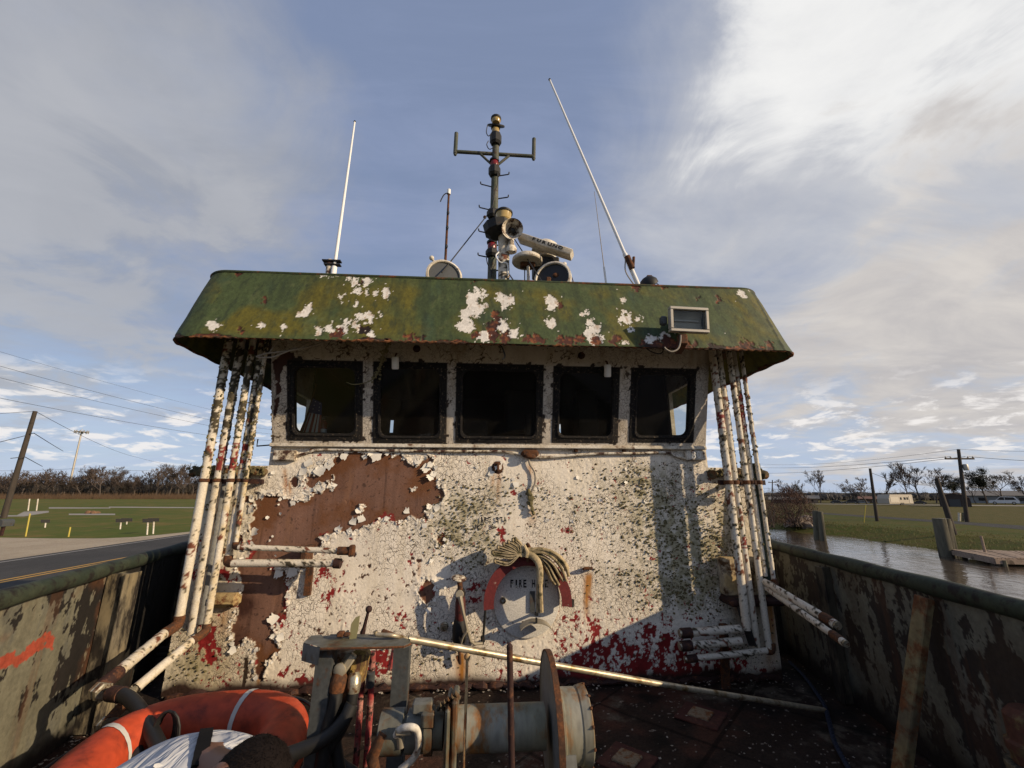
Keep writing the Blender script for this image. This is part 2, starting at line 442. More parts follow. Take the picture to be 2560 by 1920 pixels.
def mat_glass(name, tint=(0.9, 0.93, 0.92)):
    m, nt, b = _mat(name); N = nt.nodes.new; L = nt.links.new
    tr = N('ShaderNodeBsdfTransparent'); tr.inputs[0].default_value = (*tint, 1)
    gl = N('ShaderNodeBsdfGlossy'); gl.inputs['Roughness'].default_value = 0.03
    fr = N('ShaderNodeFresnel'); fr.inputs['IOR'].default_value = 1.35
    mx = N('ShaderNodeMixShader'); L(fr.outputs[0], mx.inputs[0]); L(tr.outputs[0], mx.inputs[1]); L(gl.outputs[0], mx.inputs[2])
    # film of salt and dust on the pane
    tc = N('ShaderNodeTexCoord'); nz = N('ShaderNodeTexNoise'); nz.inputs['Scale'].default_value = 5; nz.inputs['Detail'].default_value = 7; L(tc.outputs['Object'], nz.inputs['Vector'])
    mr = N('ShaderNodeMapRange'); mr.inputs[1].default_value = .4; mr.inputs[2].default_value = .75; mr.inputs[3].default_value = .006; mr.inputs[4].default_value = .026; L(nz.outputs['Fac'], mr.inputs[0])
    df = N('ShaderNodeBsdfDiffuse'); df.inputs[0].default_value = (.5, .47, .42, 1)
    m2 = N('ShaderNodeMixShader'); L(mr.outputs[0], m2.inputs[0]); L(mx.outputs[0], m2.inputs[1]); L(df.outputs[0], m2.inputs[2])
    L(m2.outputs[0], nt.nodes['Material Output'].inputs[0]); return m
WHITE = (0.74, 0.68, 0.585)
M = dict(
    wall=mat_sheet('crazed_white_paint', 0.7, 0.5, 70, crack=((34, 0.06, 0.75), (16, 0.035, 0.85)), var=0.16),
    fascia=mat_sheet('mossy_green_paint', 0.7, 0.35, 45, var=0.3),
    pipe=mat_sheet('flaking_pipe_paint', 0.7, 0.5, 90, var=0.3),
    plate=mat_sheet('weathered_plate', 0.75, 0.4, 40, var=0.35),
    deck=mat_sheet('gritty_deck', 0.85, 0.9, 55, var=0.6, spec=0.15, dist=0.008),
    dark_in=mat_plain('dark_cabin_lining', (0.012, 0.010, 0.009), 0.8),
    rubber=mat_rusty('perished_gasket', (0.007, 0.006, 0.006), (0.16, 0.12, 0.09), 0.24, 55, 0.85, bump=.9),
    glass=mat_glass('window_glass', (0.75, 0.78, 0.76)),
    whitemetal=mat_rusty('old_white_enamel', (0.62, 0.58, 0.50), (0.12, 0.05, 0.025), 0.22, 14, 0.5, second=(0.5, 0.44, 0.34)),
    whitepeel=mat_rusty('peeling_white_enamel', (0.66, 0.62, 0.54), (0.07, 0.03, 0.02), 0.46, 16, 0.6, second=(0.55, 0.47, 0.34)),
    whip=mat_plain('white_fibreglass', (0.72, 0.72, 0.70), 0.4, var=0.05),
    black=mat_rusty('black_lamp_paint', (0.010, 0.010, 0.010), (0.05, 0.025, 0.015), 0.2, 20, 0.6),
    mastgreen=mat_rusty('green_grey_mast_paint', (0.055, 0.065, 0.045), (0.06, 0.035, 0.02), 0.3, 12, 0.7, second=(0.10, 0.10, 0.08)),
    rust=mat_rusty('rusty_steel', (0.050, 0.024, 0.014), (0.115, 0.042, 0.016), 0.5, 26, 0.9, second=(.085, .04, .02), bump=.6),
    darkrust=mat_rusty('dark_rusty_rod', (0.030, 0.012, 0.010), (0.09, 0.035, 0.018), 0.35, 20, 0.8),
    tanrust=mat_rusty('rust_streaked_bar', (0.36, 0.25, 0.12), (0.18, 0.06, 0.02), 0.5, 22, 0.8, stretch=(1, 1, .4)),
    steel=mat_rusty('galvanised_pipe', (0.46, 0.40, 0.29), (0.20, 0.12, 0.05), 0.36, 10, 0.42, 0.55, second=(0.36, 0.30, 0.2)),
    grey=mat_rusty('grey_machine_paint', (0.145, 0.15, 0.145), (0.11, 0.048, 0.02), 0.27, 8, 0.6, second=(0.10, 0.095, 0.065), stretch=(1, 1, .6)),
    greydark=mat_rusty('dark_grey_angle_iron', (0.055, 0.06, 0.062), (0.07, 0.035, 0.02), 0.25, 12, 0.6),
    hose=mat_plain('black_rubber_hose', (0.012, 0.012, 0.012), 0.55, var=0.4, scale=40),
    brass=mat_rusty('plated_fitting', (0.42, 0.38, 0.28), (0.16, 0.07, 0.03), 0.35, 30, 0.35, 0.7),
    redpaint=mat_rusty('red_paint', (0.135, 0.020, 0.020), (0.5, 0.42, 0.36), 0.13, 16, 0.65),
    red=mat_plain('red_lens', (0.16, 0.012, 0.012), 0.25, var=0.2),
    amber=mat_plain('yellowed_lens', (0.36, 0.26, 0.10), 0.2, var=0.3),
    canvas=mat_rusty('tan_fire_hose_canvas', (0.42, 0.335, 0.20), (0.10, 0.085, 0.04), 0.34, 18, 0.85, second=(0.28, 0.22, 0.125)),
    moss=mat_plain('moss', (0.115, 0.098, 0.045), 0.95, var=0.6, scale=30),
    wire=mat_plain('grey_wire', (0.26, 0.23, 0.19), 0.7),
    webbing=mat_plain('black_webbing', (0.008, 0.008, 0.009), 0.95, var=0.3, spec=0.1),
    blackwire=mat_plain('black_cable', (0.015, 0.015, 0.016), 0.6),
)
# ------------------------------------------------------------------ the boat
WY = 3.71                      # front plate of the deckhouse
XL, XR = -2.31, 2.45           # its width
WXL, WXR = -1.78, 2.02         # wheelhouse width
ZS, ZH = 1.845, 1.666          # wheelhouse sill, top of the lower house
RK = 0.307                     # forward rake of the window front
boat = thing('work_boat', 'derelict steel work boat with peeling white deckhouse and mossy green roof visor', 'boat', (0.1, 3.7, -1.75))

def hwR(y): return np.minimum(2.354 + 0.214 * (y - 1.84), 3.15)
def hwL(y): return np.maximum(-2.282 - 0.24 * (y - 2.345), -3.1)
def side_x(y, sgn): return float(hwR(np.float64(y)) if sgn > 0 else hwL(np.float64(y)))

# --- painted front of the lower house
def front_wall():
    st = 0.006
    xs = np.arange(XL, XR + st / 2, st); zs = np.arange(0.0, ZS + st / 2, st)
    X, Z = np.meshgrid(xs, zs)
    P = np.stack([X, np.full_like(X, WY), Z], -1)
    px, py = proj(P)
    w1 = fbm(X, Z, 9, 5, 3) - .5; w2 = fbm(X, Z, 9, 5, 4) - .5
    h1 = fbm(X, Z, 40, 3, 5) - .5; h2 = fbm(X, Z, 40, 3, 6) - .5
    qx = px + 46 * w1 + 16 * h1; qy = py + 46 * w2 + 16 * h2
    c4 = lambda pts: crop(400, 1000, 3.687, pts)
    c5 = lambda pts: crop(960, 1060, 3.687, pts)
    c2 = lambda pts: crop(560, 1420, 3.318, pts)
    main = c4([(1590, 590), (1700, 510), (1800, 475), (2000, 480), (2064, 500)]) + c5([(0, 270), (170, 258), (205, 320), (285, 352), (390, 315), (440, 370), (450, 460), (480, 570), (512, 650), (508, 720), (430, 790), (360, 862), (285, 890), (225, 845), (120, 885), (0, 872)]) + \
        c4([(2064, 1100), (1950, 1140), (1850, 1185), (1650, 1215), (1490, 1250), (1470, 1320), (1350, 1390), (1330, 1450), (1330, 1560), (1250, 1640), (820, 1640), (835, 1400), (830, 1200), (860, 1000), (900, 905), (980, 872), (1040, 905), (1200, 900), (1290, 935), (1340, 890), (1420, 860), (1600, 860), (1605, 800), (1440, 860), (1360, 840), (1370, 730), (1450, 690), (1490, 650), (1500, 600)])
    low = c2([(200, -60), (470, -60), (440, 20), (520, 90), (545, 190), (530, 280), (490, 390), (430, 470), (440, 560), (470, 650), (430, 730), (370, 820), (345, 905), (300, 915), (258, 880), (282, 790), (282, 700), (240, 620), (200, 598), (140, 655), (60, 665), (75, 560), (100, 470), (85, 380), (110, 240), (155, 180), (140, 90)])
    left = c4([(780, 910), (835, 905), (850, 1000), (800, 1010)]) ; left2 = c4([(480, 1190), (560, 1150), (560, 1290), (590, 1330), (760, 1330), (760, 1250), (700, 1240), (640, 1420), (470, 1400)])
    dia = c2([(1680, 95), (1760, 150), (1730, 250), (1670, 305), (1615, 200)])
    chipA = c5([(485, 1025), (548, 1020), (545, 1110), (515, 1125), (490, 1080)])
    # paint still hanging on inside the bare field
    keep = [c4([(1820, 1000), (1870, 965), (1880, 990), (1840, 1035)]), c5([(230, 560), (275, 530), (315, 545), (270, 585)]),
            c4([(1440, 860), (1480, 770), (1520, 760), (1540, 820), (1600, 790), (1625, 850), (1590, 870), (1520, 850)]), c4([(1590, 740), (1615, 700), (1625, 770), (1600, 780)]),
            c4([(1000, 1520), (1340, 1520), (1300, 1650), (1200, 1640), (1130, 1590), (1050, 1590)])]
    d = np.full(px.shape, 1e9)
    for pl in (main, low, left, left2): d = np.minimum(d, sdf(qx, qy, pl))
    for pl in keep: d = np.maximum(d, -sdf(qx, qy, pl))
    for pl in (dia, chipA): d = np.minimum(d, sdf(px + 8 * h1 + 6 * w1, py + 8 * h2, pl))
    # small round losses
    hole = blobs(px + 10 * w1, py + 10 * w2, [(1245, 1170, 15, 17), (702, 1320, 10, 8), (948, 1267, 9), (1030, 1395, 5), (1047, 1402, 8, 6), (738, 1205, 9, 13), (885, 1387, 6), (922, 1415, 5)])
    chips = fbm(X, Z, 26, 4, 31, .6)
    chipden = gauss(px, py, [(950, 1430, 110, 60, .05), (780, 1650, 180, 110, .055), (1120, 1680, 150, 90, .045), (1350, 1620, 150, 90, .04), (900, 1560, 260, 150, .025), (560, 1450, 120, 200, .05)])
    chipm = chips > .775 - chipden
    bare = (d < 0) | (hole > 0)
    # red primer showing
    redn = .45 * fbm(X, Z, 13, 5, 41, .65) + .55 * fbm(X * 1.2, Z, 33, 4, 43, .65)
    rden = gauss(px, py, [(1640, 1670, 200, 85, .15), (1560, 1725, 240, 40, .13), (1780, 1690, 130, 60, .14), (1330, 1700, 120, 50, .10), (1490, 1660, 80, 70, .12), (1420, 1730, 90, 60, .12), (1440, 1560, 60, 90, .10), (1530, 1570, 60, 50, .09), (1640, 1600, 70, 60, .10),
                              (815, 1440, 40, 40, .17), (745, 1480, 0.1, .1, 0), (825, 1502, 26, 24, .17), (1000, 1535, 26, 30, .14), (735, 1700, 55, 45, .13), (770, 1740, 60, 30, .16), (890, 1700, 90, 80, .15), (960, 1640, 60, 50, .18), (700, 1760, 120, 40, .17), (1040, 1755, 90, 25, .15),
                              (525, 1420, 50, 40, .26), (515, 1605, 34, 46, .28), (540, 1700, 60, 70, .12), (700, 1555, 30, 24, .2), (1185, 1490, 45, 40, .14), (1065, 1690, 30, 40, .1), (1075, 1380, 10, 40, 0), (1255, 1340, 15, 20, .35), (1423, 1327, 14, 10, .3), (1024, 1400, 8, 14, .2), (1285, 1235, 8, 8, .25), (1740, 1500, 30, 30, .1)])
    redm = (redn + rden) > .682
    redm &= ~bare
    # ---- colours
    n1 = fbm(X, Z, 3.0, 5, 11); n2 = fbm(X, Z, 18, 4, 12); nv = fbm(X * 14, Z * 1.1, 1.0, 4, 13)
    c = np.empty(X.shape + (3,)); c[:] = WHITE
    c *= (0.86 + .20 * n1 + .08 * n2)[..., None]
    c = mixc(c, (.50, .42, .29), np.clip(.5 * sstep(.42, .8, nv) * .6, 0, 1))                          # tan wash
    c = mixc(c, (.36, .27, .13), np.clip(gauss(px, py, [(520, 1600, 90, 220, .75), (560, 1190, 90, 60, .5), (1900, 1420, 60, 200, .8), (1010, 1700, 100, 90, .35), (700, 1720, 250, 90, .35), (1180, 1700, 40, 100, .3)]) * (.35 + .9 * n2), 0, .85))
    c = mixc(c, (.33, .30, .20), np.clip(gauss(px, py, [(560, 1300, 70, 130, .7), (480, 1680, 90, 90, .7)]) * (.2 + n2), 0, .8))
    # rust runs
    for x, y0, y1, wd, a in ((1247, 1180, 1262, 6, .7), (1232, 1180, 1225, 5, .5), (1468, 1432, 1560, 9, 1.0), (1475, 1432, 1500, 5, .9), (1155, 1628, 1740, 11, 1.0), (1150, 1640, 1700, 18, .5), (1325, 1160, 1190, 10, .6), (1330, 1270, 1310, 10, .55), (713, 1170, 1235, 6, .8), (725, 1200, 1235, 5, .8), (648, 1690, 1760, 6, .7),
                             (1745, 1395, 1700, 0.1, 0), (1813, 1590, 1730, 12, 1.0), (1850, 1480, 1560, 14, .7), (1925, 1480, 1700, 15, .8), (1780, 1390, 1480, 20, .4), (600, 1560, 1620, 9, .5), (560, 1500, 1600, 16, .5), (1048, 1402, 1440, 5, .6), (1390, 1500, 1560, 6, .5), (1030, 1700, 1770, 20, .35), (1240, 1480, 1500, 9, .5)):
        m = np.exp(-((px - x + 10 * (w1)) / wd) ** 2) * sstep(y0 - 6, y0 + 10, py) * (1 - sstep(y0 + .5 * (y1 - y0), y1 + 20, py))
        c = mixc(c, (.36, .145, .018), np.clip(m * a * (.45 + 1.0 * fbm(X * 60, Z * 1.5, 1, 3, 77)), 0, .97))
    # olive bloom where the moss grows
    mossd = moss_density(px, py)
    c = mixc(c, (.25, .22, .115), np.clip(mossd * (.28 + .8 * sstep(.38, .66, fbm(X, Z, 20, 4, 21))), 0, .82))
    # bare, weathered steel: brown, with runs
    br = np.empty_like(c); br[:] = (.165, .088, .062)
    br *= (0.72 + .5 * fbm(X * 30, Z * 1.6, 1, 5, 61))[..., None] * (0.8 + .4 * n1)[..., None]
    br = mixc(br, (.05, .026, .02), sstep(.56, .74, fbm(X * 26, Z * 1.2, 1, 5, 63, .65)) * .55); br = np.where((fbm(X, Z, 48, 3, 64) > .74)[..., None], br * .45, br); br = mixc(br, (.20, .10, .055), sstep(.58, .75, fbm(X * 9, Z * 2, 1, 6, 65, .7)) * .5)
    br = mixc(br, (.125, .048, .016), np.clip(sstep(.50, .72, fbm(X, Z, 4, 5, 62)) * .8 + .7 * np.exp(-np.maximum(-d, 0) / 14.) * (.4 + n2), 0, .9))
    br = mixc(br, (.035, .012, .008), np.clip(gauss(px, py, [(605, 1510, 34, 40, 1.3), (640, 1690, 25, 30, .8), (590, 1600, 25, 30, .8), (800, 1180, 60, 30, .2)]) * (.5 + n2), 0, .95))
    redc = np.empty_like(c); redc[:] = (.20, .013, .013); redc *= (.65 + .7 * n2)[..., None]
    c = np.where(redm[..., None], redc, c)
    c = np.where((chipm & ~redm)[..., None], np.array([.07, .035, .022]) * (.6 + n2)[..., None], c)
    c = np.where((hole > 0)[..., None], np.array([.05, .018, .010]), c)
    c = np.where((d < 0)[..., None], br, c)
    # red rim at some of the lower edges of the bare field
    rim = (d > -7) & (d < 3) & (fbm(X, Z, 6, 3, 71) > .56) & (py > 1270)
    c = np.where(rim[..., None], np.array([.17, .02, .015]), c)
    # dark tarry runs low on the left, and the rotten foot of the plate
    tar = sdf(px + 8 * w1, py, c2([(165, 740), (205, 735), (200, 860), (180, 960), (165, 1090), (130, 1110), (160, 900)]))
    c = np.where((tar < 0)[..., None], np.array([.03, .018, .010]), c)
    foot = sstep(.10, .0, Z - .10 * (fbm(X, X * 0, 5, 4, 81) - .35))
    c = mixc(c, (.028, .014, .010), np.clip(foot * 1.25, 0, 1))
    # ---- relief: paint stands proud and lifts at its torn edges
    lift = fbm(X, Z, 16, 4, 91)
    paint = np.where(bare, 0, .0045 + .016 * np.exp(-np.maximum(d, 0) / 13.) * sstep(.40, .62, lift) * (py < 1700))
    craz = sstep(.35, .6, fbm(X, Z, 2.2, 3, 95)) * (fbm(X, Z, 55, 3, 96) - .5) * .006
    paint = paint - np.where(redm | chipm, .0025, 0) + np.where(bare, 0, craz)
    paint = paint + .010 * (fbm(X, Z, 2.2, 3, 99) - .5)
    P[..., 1] -= paint
    xm = (X[:-1, :-1] + X[1:, 1:]) / 2; zm = (Z[:-1, :-1] + Z[1:, 1:]) / 2
    drop = (zm > ZH) & ((xm < WXL) | (xm > WXR))
    o = sheet('front_wall', P, c, M['wall'], boat, drop)
    edge = np.argwhere((np.abs(d - 4) < 2.5) & (py > 1120) & (py < 1690))
    return o, [(float(X[i, j]), float(Z[i, j])) for i, j in edge]
def moss_density(px, py):
    return np.clip(gauss(px, py, [(1600, 1200, 75, 55, .55), (1650, 1300, 85, 100, .8), (1720, 1400, 80, 110, .8), (1560, 1440, 70, 50, .25), (1680, 1480, 110, 50, .5), (1800, 1330, 60, 130, .6), (1500, 1260, 90, 70, .22), (1400, 1300, 80, 60, .18),
                                      (1150, 1290, 75, 55, .85), (1210, 1380, 60, 60, .6), (1250, 1240, 90, 40, .35), (1120, 1350, 50, 40, .5), (1080, 1620, 100, 50, .2), (1850, 1600, 60, 60, .4), (560, 1300, 40, 110, .5), (470, 1650, 60, 80, .4)]), 0, 1)
wall, EDGE = front_wall()

# --- raked window front
def PR(px, py):
    d = ray(px, py); s = (WY - RK * (CAMZ - ZS)) / (d.y + RK * d.z)
    return Vector((d.x * s, d.y * s, CAMZ + d.z * s))
WINS = [(720, 905, 903, 1100), (935, 1115, 906, 1106), (1140, 1356, 912, 1107), (1383, 1545, 918, 1106), (1576, 1736, 922, 1105)]
wup = Vector((0, -RK, 1)).normalized(); wnr = Vector((0, -1, -RK)).normalized()   # up the plate, out of the plate
def wz(P): return (P.z - ZS) / wup.z
RECTS = []
for x0, x1, y0, y1 in WINS:
    a = PR(x0, (y0 + y1) / 2); b = PR(x1, (y0 + y1) / 2); t = PR((x0 + x1) / 2, y0); u = PR((x0 + x1) / 2, y1)
    RECTS.append((a.x, b.x, wz(u), wz(t)))
def on_front(x, w, out=0.0): return Vector((x, WY, ZS)) + wup * w + wnr * out
def wheelhouse_front():
    st = 0.0075; H = 0.985
    xs = np.arange(WXL, WXR + st / 2, st); ws = np.arange(0, H, st)
    X, W = np.meshgrid(xs, ws)
    P = np.stack([X, WY + wup.y * W, ZS + wup.z * W], -1)
    px, py = proj(P)
    n1 = fbm(X, W, 3.3, 5, 211); n2 = fbm(X, W, 20, 4, 212)
    c = np.empty(X.shape + (3,)); c[:] = (.56, .51, .44); c *= (.82 + .3 * n1)[..., None]
    c = mixc(c, (.30, .24, .16), np.clip(sstep(.5, .75, fbm(X * 3, W * 1.2, 4, 5, 213)) * .55 + .5 * sstep(.72, .9, W) * n2, 0, .8))
    crk = np.abs(fbm(X, W, 10, 3, 214, .5) - .5) < .016 * sstep(.45, .65, fbm(X, W, 3, 3, 215))
    c = np.where(crk[..., None], np.array([.07, .05, .035]), c)
    q = px + 18 * (fbm(X, W, 9, 4, 216) - .5)
    bare = sdf(q, py, crop(400, 620, 3.687, [(1090, 1010), (1130, 950), (1220, 960), (1250, 1030), (1150, 1090), (1110, 1180), (1120, 1240), (1060, 1220), (1035, 1100), (1030, 1040)]))
    bare = np.minimum(bare, sdf(q, py, [(685, 960), (700, 950), (702, 980), (690, 990)])); bare = np.minimum(bare, sdf(q, py, [(684, 1000), (700, 990), (694, 1030), (684, 1050)]))
    c = np.where((bare < 0)[..., None], np.array([.05, .020, .014]) * (.6 + n2)[..., None], c)
    for x0, x1, w0, w1 in RECTS:      # ragged rim of the frames
        dx = np.maximum(np.maximum(x0 - X, X - x1), np.maximum(w0 - W, W - w1))
        rim = (dx > -.05) & (dx < .006 + .03 * sstep(.55, .75, fbm(X, W, 22, 4, 217)))
        c = np.where(rim[..., None], np.array([.03, .022, .018]), c)
    rel = .003 * (fbm(X, W, 30, 3, 219) - .5) + np.where(bare < 0, 0, .003 + .006 * np.exp(-np.maximum(bare, 0) / 8.))
    for k in range(3): P[..., k] += rel * wnr[k]
    xm = X[:-1, :-1] + st / 2; wm = W[:-1, :-1] + st / 2; drop = np.zeros(xm.shape, bool)
    for x0, x1, w0, w1 in RECTS: drop |= (xm > x0 + .02) & (xm < x1 - .02) & (wm > w0 + .02) & (wm < w1 - .02)
    sheet('wheelhouse_front', P, c, M['wall'], boat, drop)
    def rr(x0, x1, w0, w1, r, n=6):
        pts = []
        for cx, cw, a0 in ((x1 - r, w1 - r, 0), (x0 + r, w1 - r, 90), (x0 + r, w0 + r, 180), (x1 - r, w0 + r, 270)):
            for i in range(n + 1):
                a = R(a0 + 90 * i / n); pts.append((cx + r * math.cos(a), cw + r * math.sin(a)))
        return pts
    for x0, x1, w0, w1 in RECTS:
        loops = [(rr(x0, x1, w0, w1, .015), -.02), (rr(x0, x1, w0, w1, .015), .010), (rr(x0 + .035, x1 - .035, w0 + .035, w1 - .035, .05), .014), (rr(x0 + .042, x1 - .042, w0 + .042, w1 - .042, .055), .022), (rr(x0 + .056, x1 - .056, w0 + .056, w1 - .056, .06), .018), (rr(x0 + .06, x1 - .06, w0 + .06, w1 - .06, .06), -.03)]
        m = MB(); n = len(loops[0][0]); V_ = []
        for lp, out in loops: V_ += [on_front(p[0], p[1], out) for p in lp]
        F_ = [[i * n + k, i * n + (k + 1) % n, (i + 1) * n + (k + 1) % n, (i + 1) * n + k] for i in range(len(loops) - 1) for k in range(n)]
        m.add(V_, F_)
        fr = m.build('window_frame', M['rubber'], boat)
        g = MB(); lp = rr(x0 + .058, x1 - .058, w0 + .058, w1 - .058, .06)
        g.quad(*[on_front(p[0], p[1], .002) for p in lp]); g.build('pane', M['glass'], fr, False)
wheelhouse_front()

# --- cabin behind the windows (dark, with openings to port, starboard and aft)
def cabin():
    ytop = lambda z: WY - RK * (z - ZS)
    WB = 6.1
    def side(x, o0, o1, z0, z1):
        m = MB(); s = x - WXL < .5; xx = x + (.02 if s else -.02)
        zt = 2.80
        m.prism([(WY - .005, ZS), (WB, ZS), (WB, z0), (ytop(z0) + .02, z0)], (xx - .02, 0, 0), (0, 1, 0), (0, 0, 1), .04)
        m.prism([(o1, z0), (WB, z0), (WB, z1), (o1, z1)], (xx - .02, 0, 0), (0, 1, 0), (0, 0, 1), .04)
        m.prism([(ytop(z0) + .02, z0), (o0, z0), (o0, z1), (ytop(z1) + .02, z1)], (xx - .02, 0, 0), (0, 1, 0), (0, 0, 1), .04)
        m.prism([(ytop(z1) + .02, z1), (WB, z1), (WB, zt), (ytop(zt) + .02, zt)], (xx - .02, 0, 0), (0, 1, 0), (0, 0, 1), .04)
        m.build('wheelhouse_side', M['whitemetal'], boat, False)
    side(WXL, 3.86, 4.29, 1.93, 2.36); side(WXR, 3.72, 4.26, 1.93, 2.48)
    b = MB(); holes = []
    for a, t, u, v in ((1446, 1480, 1056, 1096), (1393, 1403, 1060, 1096), (976, 983, 1050, 1082), (1312, 1330, 1058, 1070)):
        p = Py(a, u, WB); q = Py(t, v, WB); holes.append((p.x, q.x, q.z, p.z))
    holes.sort(); xcur = WXL + .06
    for x0, x1, z0, z1 in holes:
        b.box(((xcur + x0) / 2, WB, 2.28), (x0 - xcur, .05, 1.06)); b.box(((x0 + x1) / 2, WB, (1.75 + z0) / 2), (x1 - x0, .05, z0 - 1.75)); b.box(((x0 + x1) / 2, WB, (z1 + 2.81) / 2), (x1 - x0, .05, 2.81 - z1)); xcur = x1
    b.box(((xcur + WXR - .06) / 2, WB, 2.28), (WXR - .06 - xcur, .05, 1.06))
    b.box((.12, 4.95, 1.78), (3.7, 2.3, .03)); b.box((.12, 4.9, 2.78), (3.7, 2.4, .03))
    for s in (-1, 1):
        x = WXL + .045 if s < 0 else WXR - .045
        if s < 0: b.box((x, 5.2, 2.28), (.012, 1.8, 1.0))
        else: b.box((x, 5.2, 2.28), (.012, 1.8, 1.0))
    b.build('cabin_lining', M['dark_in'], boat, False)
    c = MB(); c.box((.12, 4.05, 1.86), (3.4, .5, .12), b=.01); c.box((-.2, 4.3, 2.0), (.5, .35, .3), b=.02); c.tube([(.5, 4.6, 1.8), (.5, 4.6, 2.3)], .04); c.box((.5, 4.75, 2.35), (.5, .1, .5), b=.03)
    c.beam((1.33, 5.9, 1.95), (1.62, 5.9, 2.22), .03, .03); c.box((1.25, 5.0, 2.2), (.25, .3, .9), b=.01)
    c.build('console', M['dark_in'], boat)
cabin()

# --- rest of the deckhouse: sides, shoulder deck, ledges
M['rotten'] = mat_rusty('rotten_mossy_edge', (.05, .042, .022), (.16, .07, .03), .4, 22, .95, second=(.13, .11, .06), bump=.8)
def house():
    m = MB()
    for x in (XL, XR):
        s = 1 if x == XL else -1
        m.box((x + s * .02, 6.4, ZH / 2), (.04, 5.36, ZH))
    m.box(((XL + XR) / 2, 9.1, 1.2), (XR - XL, .05, 2.4)); m.build('house_side', M['whitepeel'], boat, False)
    t = MB(); t.box(((XL + XR) / 2, 6.4, ZH - .025), (XR - XL - .09, 5.34, .04)); t.build('house_top', M['mastgreen'], boat, False)
    # rolled edge of the shoulder deck either side of the wheelhouse, rotten and overgrown
    for x0, x1 in ((XL - .06, WXL - .004), (WXR + .004, XR + .07)):
        e = MB(); n = 26; pts = [Vector((x0 + (x1 - x0) * i / n, WY - .045 + rnd.uniform(-.015, .015), ZH - .05 + rnd.uniform(-.015, .015))) for i in range(n + 1)]
        e.tube(pts, [.034 + rnd.uniform(-.012, .012) for _ in pts], 9)
        e.build('shoulder_edge', M['rotten'], boat)
    # sill gutter and the conduit under it
    g = MB(); a = Py(684, 1112, WY - .035); b = Py(1757, 1119, WY - .035)
    g.box(((a.x + b.x) / 2, WY - .03, ZS - .012), (b.x - a.x + .05, .06, .022), b=.005); g.box(((a.x + b.x) / 2, WY - .05, ZS - .005), (b.x - a.x + .05, .012, .028), b=.004)
    g.build('sill_gutter', M['whitemetal'], boat)
    pts = [Py(x, y, WY - .03) for x, y in ((735, 1142), (770, 1131), (800, 1124), (900, 1125), (1040, 1127), (1180, 1128), (1250, 1128), (1290, 1133), (1320, 1140), (1360, 1143), (1430, 1138), (1500, 1134), (1600, 1133), (1668, 1131), (1690, 1140), (1715, 1147))]
    MB().tube(smooth_path(pts, 5), .011, 8).build('conduit', M['whitepeel'], boat)
    for x in (780, 1027, 1085, 1187, 1440, 1560): p = Py(x, 1126, WY - .02); MB().box(p, (.03, .035, .03), b=.005).build('conduit_clip', M['rust'], boat)
    # rust-bound junction under the middle of the sill, cable drooping from it
    p = Py(1325, 1134, WY - .04); j = MB().box(p, (.15, .07, .065), b=.02); j.ball(Py(1326, 1141, WY - .075), (.05, .02, .022)); j.build('junction_box', M['rust'], boat)
    w = MB(); w.tube(smooth_path([Py(x, y, WY - .03) for x, y in ((1322, 1150), (1325, 1162), (1336, 1180), (1338, 1205), (1330, 1228), (1326, 1245), (1330, 1268), (1331, 1282))], 5), [.007 + .003 * rnd.random() for _ in range(36)], 6)
    w.build('drooping_cable', M['wire'], boat)
    k = MB()
    for x, y, s in ((1324, 1236, .03), (1327, 1246, .034), (1325, 1258, .03), (1330, 1272, .024), (1333, 1282, .018), (1321, 1228, .02)): k.ball(Py(x, y, WY - .035), (s * .8, .02, s), 8, 6, .25)
    k.build('cable_lichen', M['moss'], boat)
    # pad eye and small fittings on the plate
    f = MB(); p = Py(1245, 1168, WY - .012); f.lathe([(.045, 0), (.045, .012), (.03, .02)], p + Vector((0, .012, 0)), (0, -1, 0), 14); f.box(p + Vector((0, -.02, 0)), (.018, .03, .07), b=.004); f.build('pad_eye', M['rust'], boat)
    f = MB(); p = Py(1468, 1422, WY - .015); f.tube([p + Vector((-.03, 0, 0)), p + Vector((-.03, -.04, .01)), p + Vector((.03, -.04, .01)), p + Vector((.03, 0, 0))], .012, 7); f.build('staple', M['rust'], boat)
    for x, y, r_ in ((1111, 1565, .024), (1257, 1497, .024)):
        f = MB(); p = Py(x, y, WY - .01); f.lathe([(r_ * 1.3, 0), (r_ * 1.3, .012), (r_, .016), (r_, .045), (r_ * .55, .046), (r_ * .5, .02)], p + Vector((0, .01, 0)), (0, -1, -.2), 14); f.build('pipe_stub', M['brass'], boat)
    # number boxes at the two ends of the sill
    for x, y in ((713, 1139), (1737, 1139)):
        p = Py(x, y, WY - .03); b = MB().box(p, (.185, .05, .085), b=.008); bx = b.build('number_box', M['whitepeel'], boat)
        if x > 1000:
            tx = text_mesh('30', .085); q = MB(); q.add([p + Vector((v[0], -.028 - .004, v[1])) for v in tx[0]], tx[1]); q.build('lettering', M['whip'], bx, False)
def text_mesh(s, size, bold=0.0):
    c = bpy.data.curves.new('lettering', 'FONT'); c.body = s; c.size = size; c.align_x = 'CENTER'; c.align_y = 'CENTER'; c.offset = bold; c.resolution_u = 3
    o = bpy.data.objects.new('lettering', c); COL.objects.link(o)
    me = o.to_mesh(); vs_ = [tuple(v.co) for v in me.vertices]; fs = [list(p.vertices) for p in me.polygons]
    o.to_mesh_clear(); bpy.data.objects.remove(o); bpy.data.curves.remove(c)
    return vs_, fs
house()
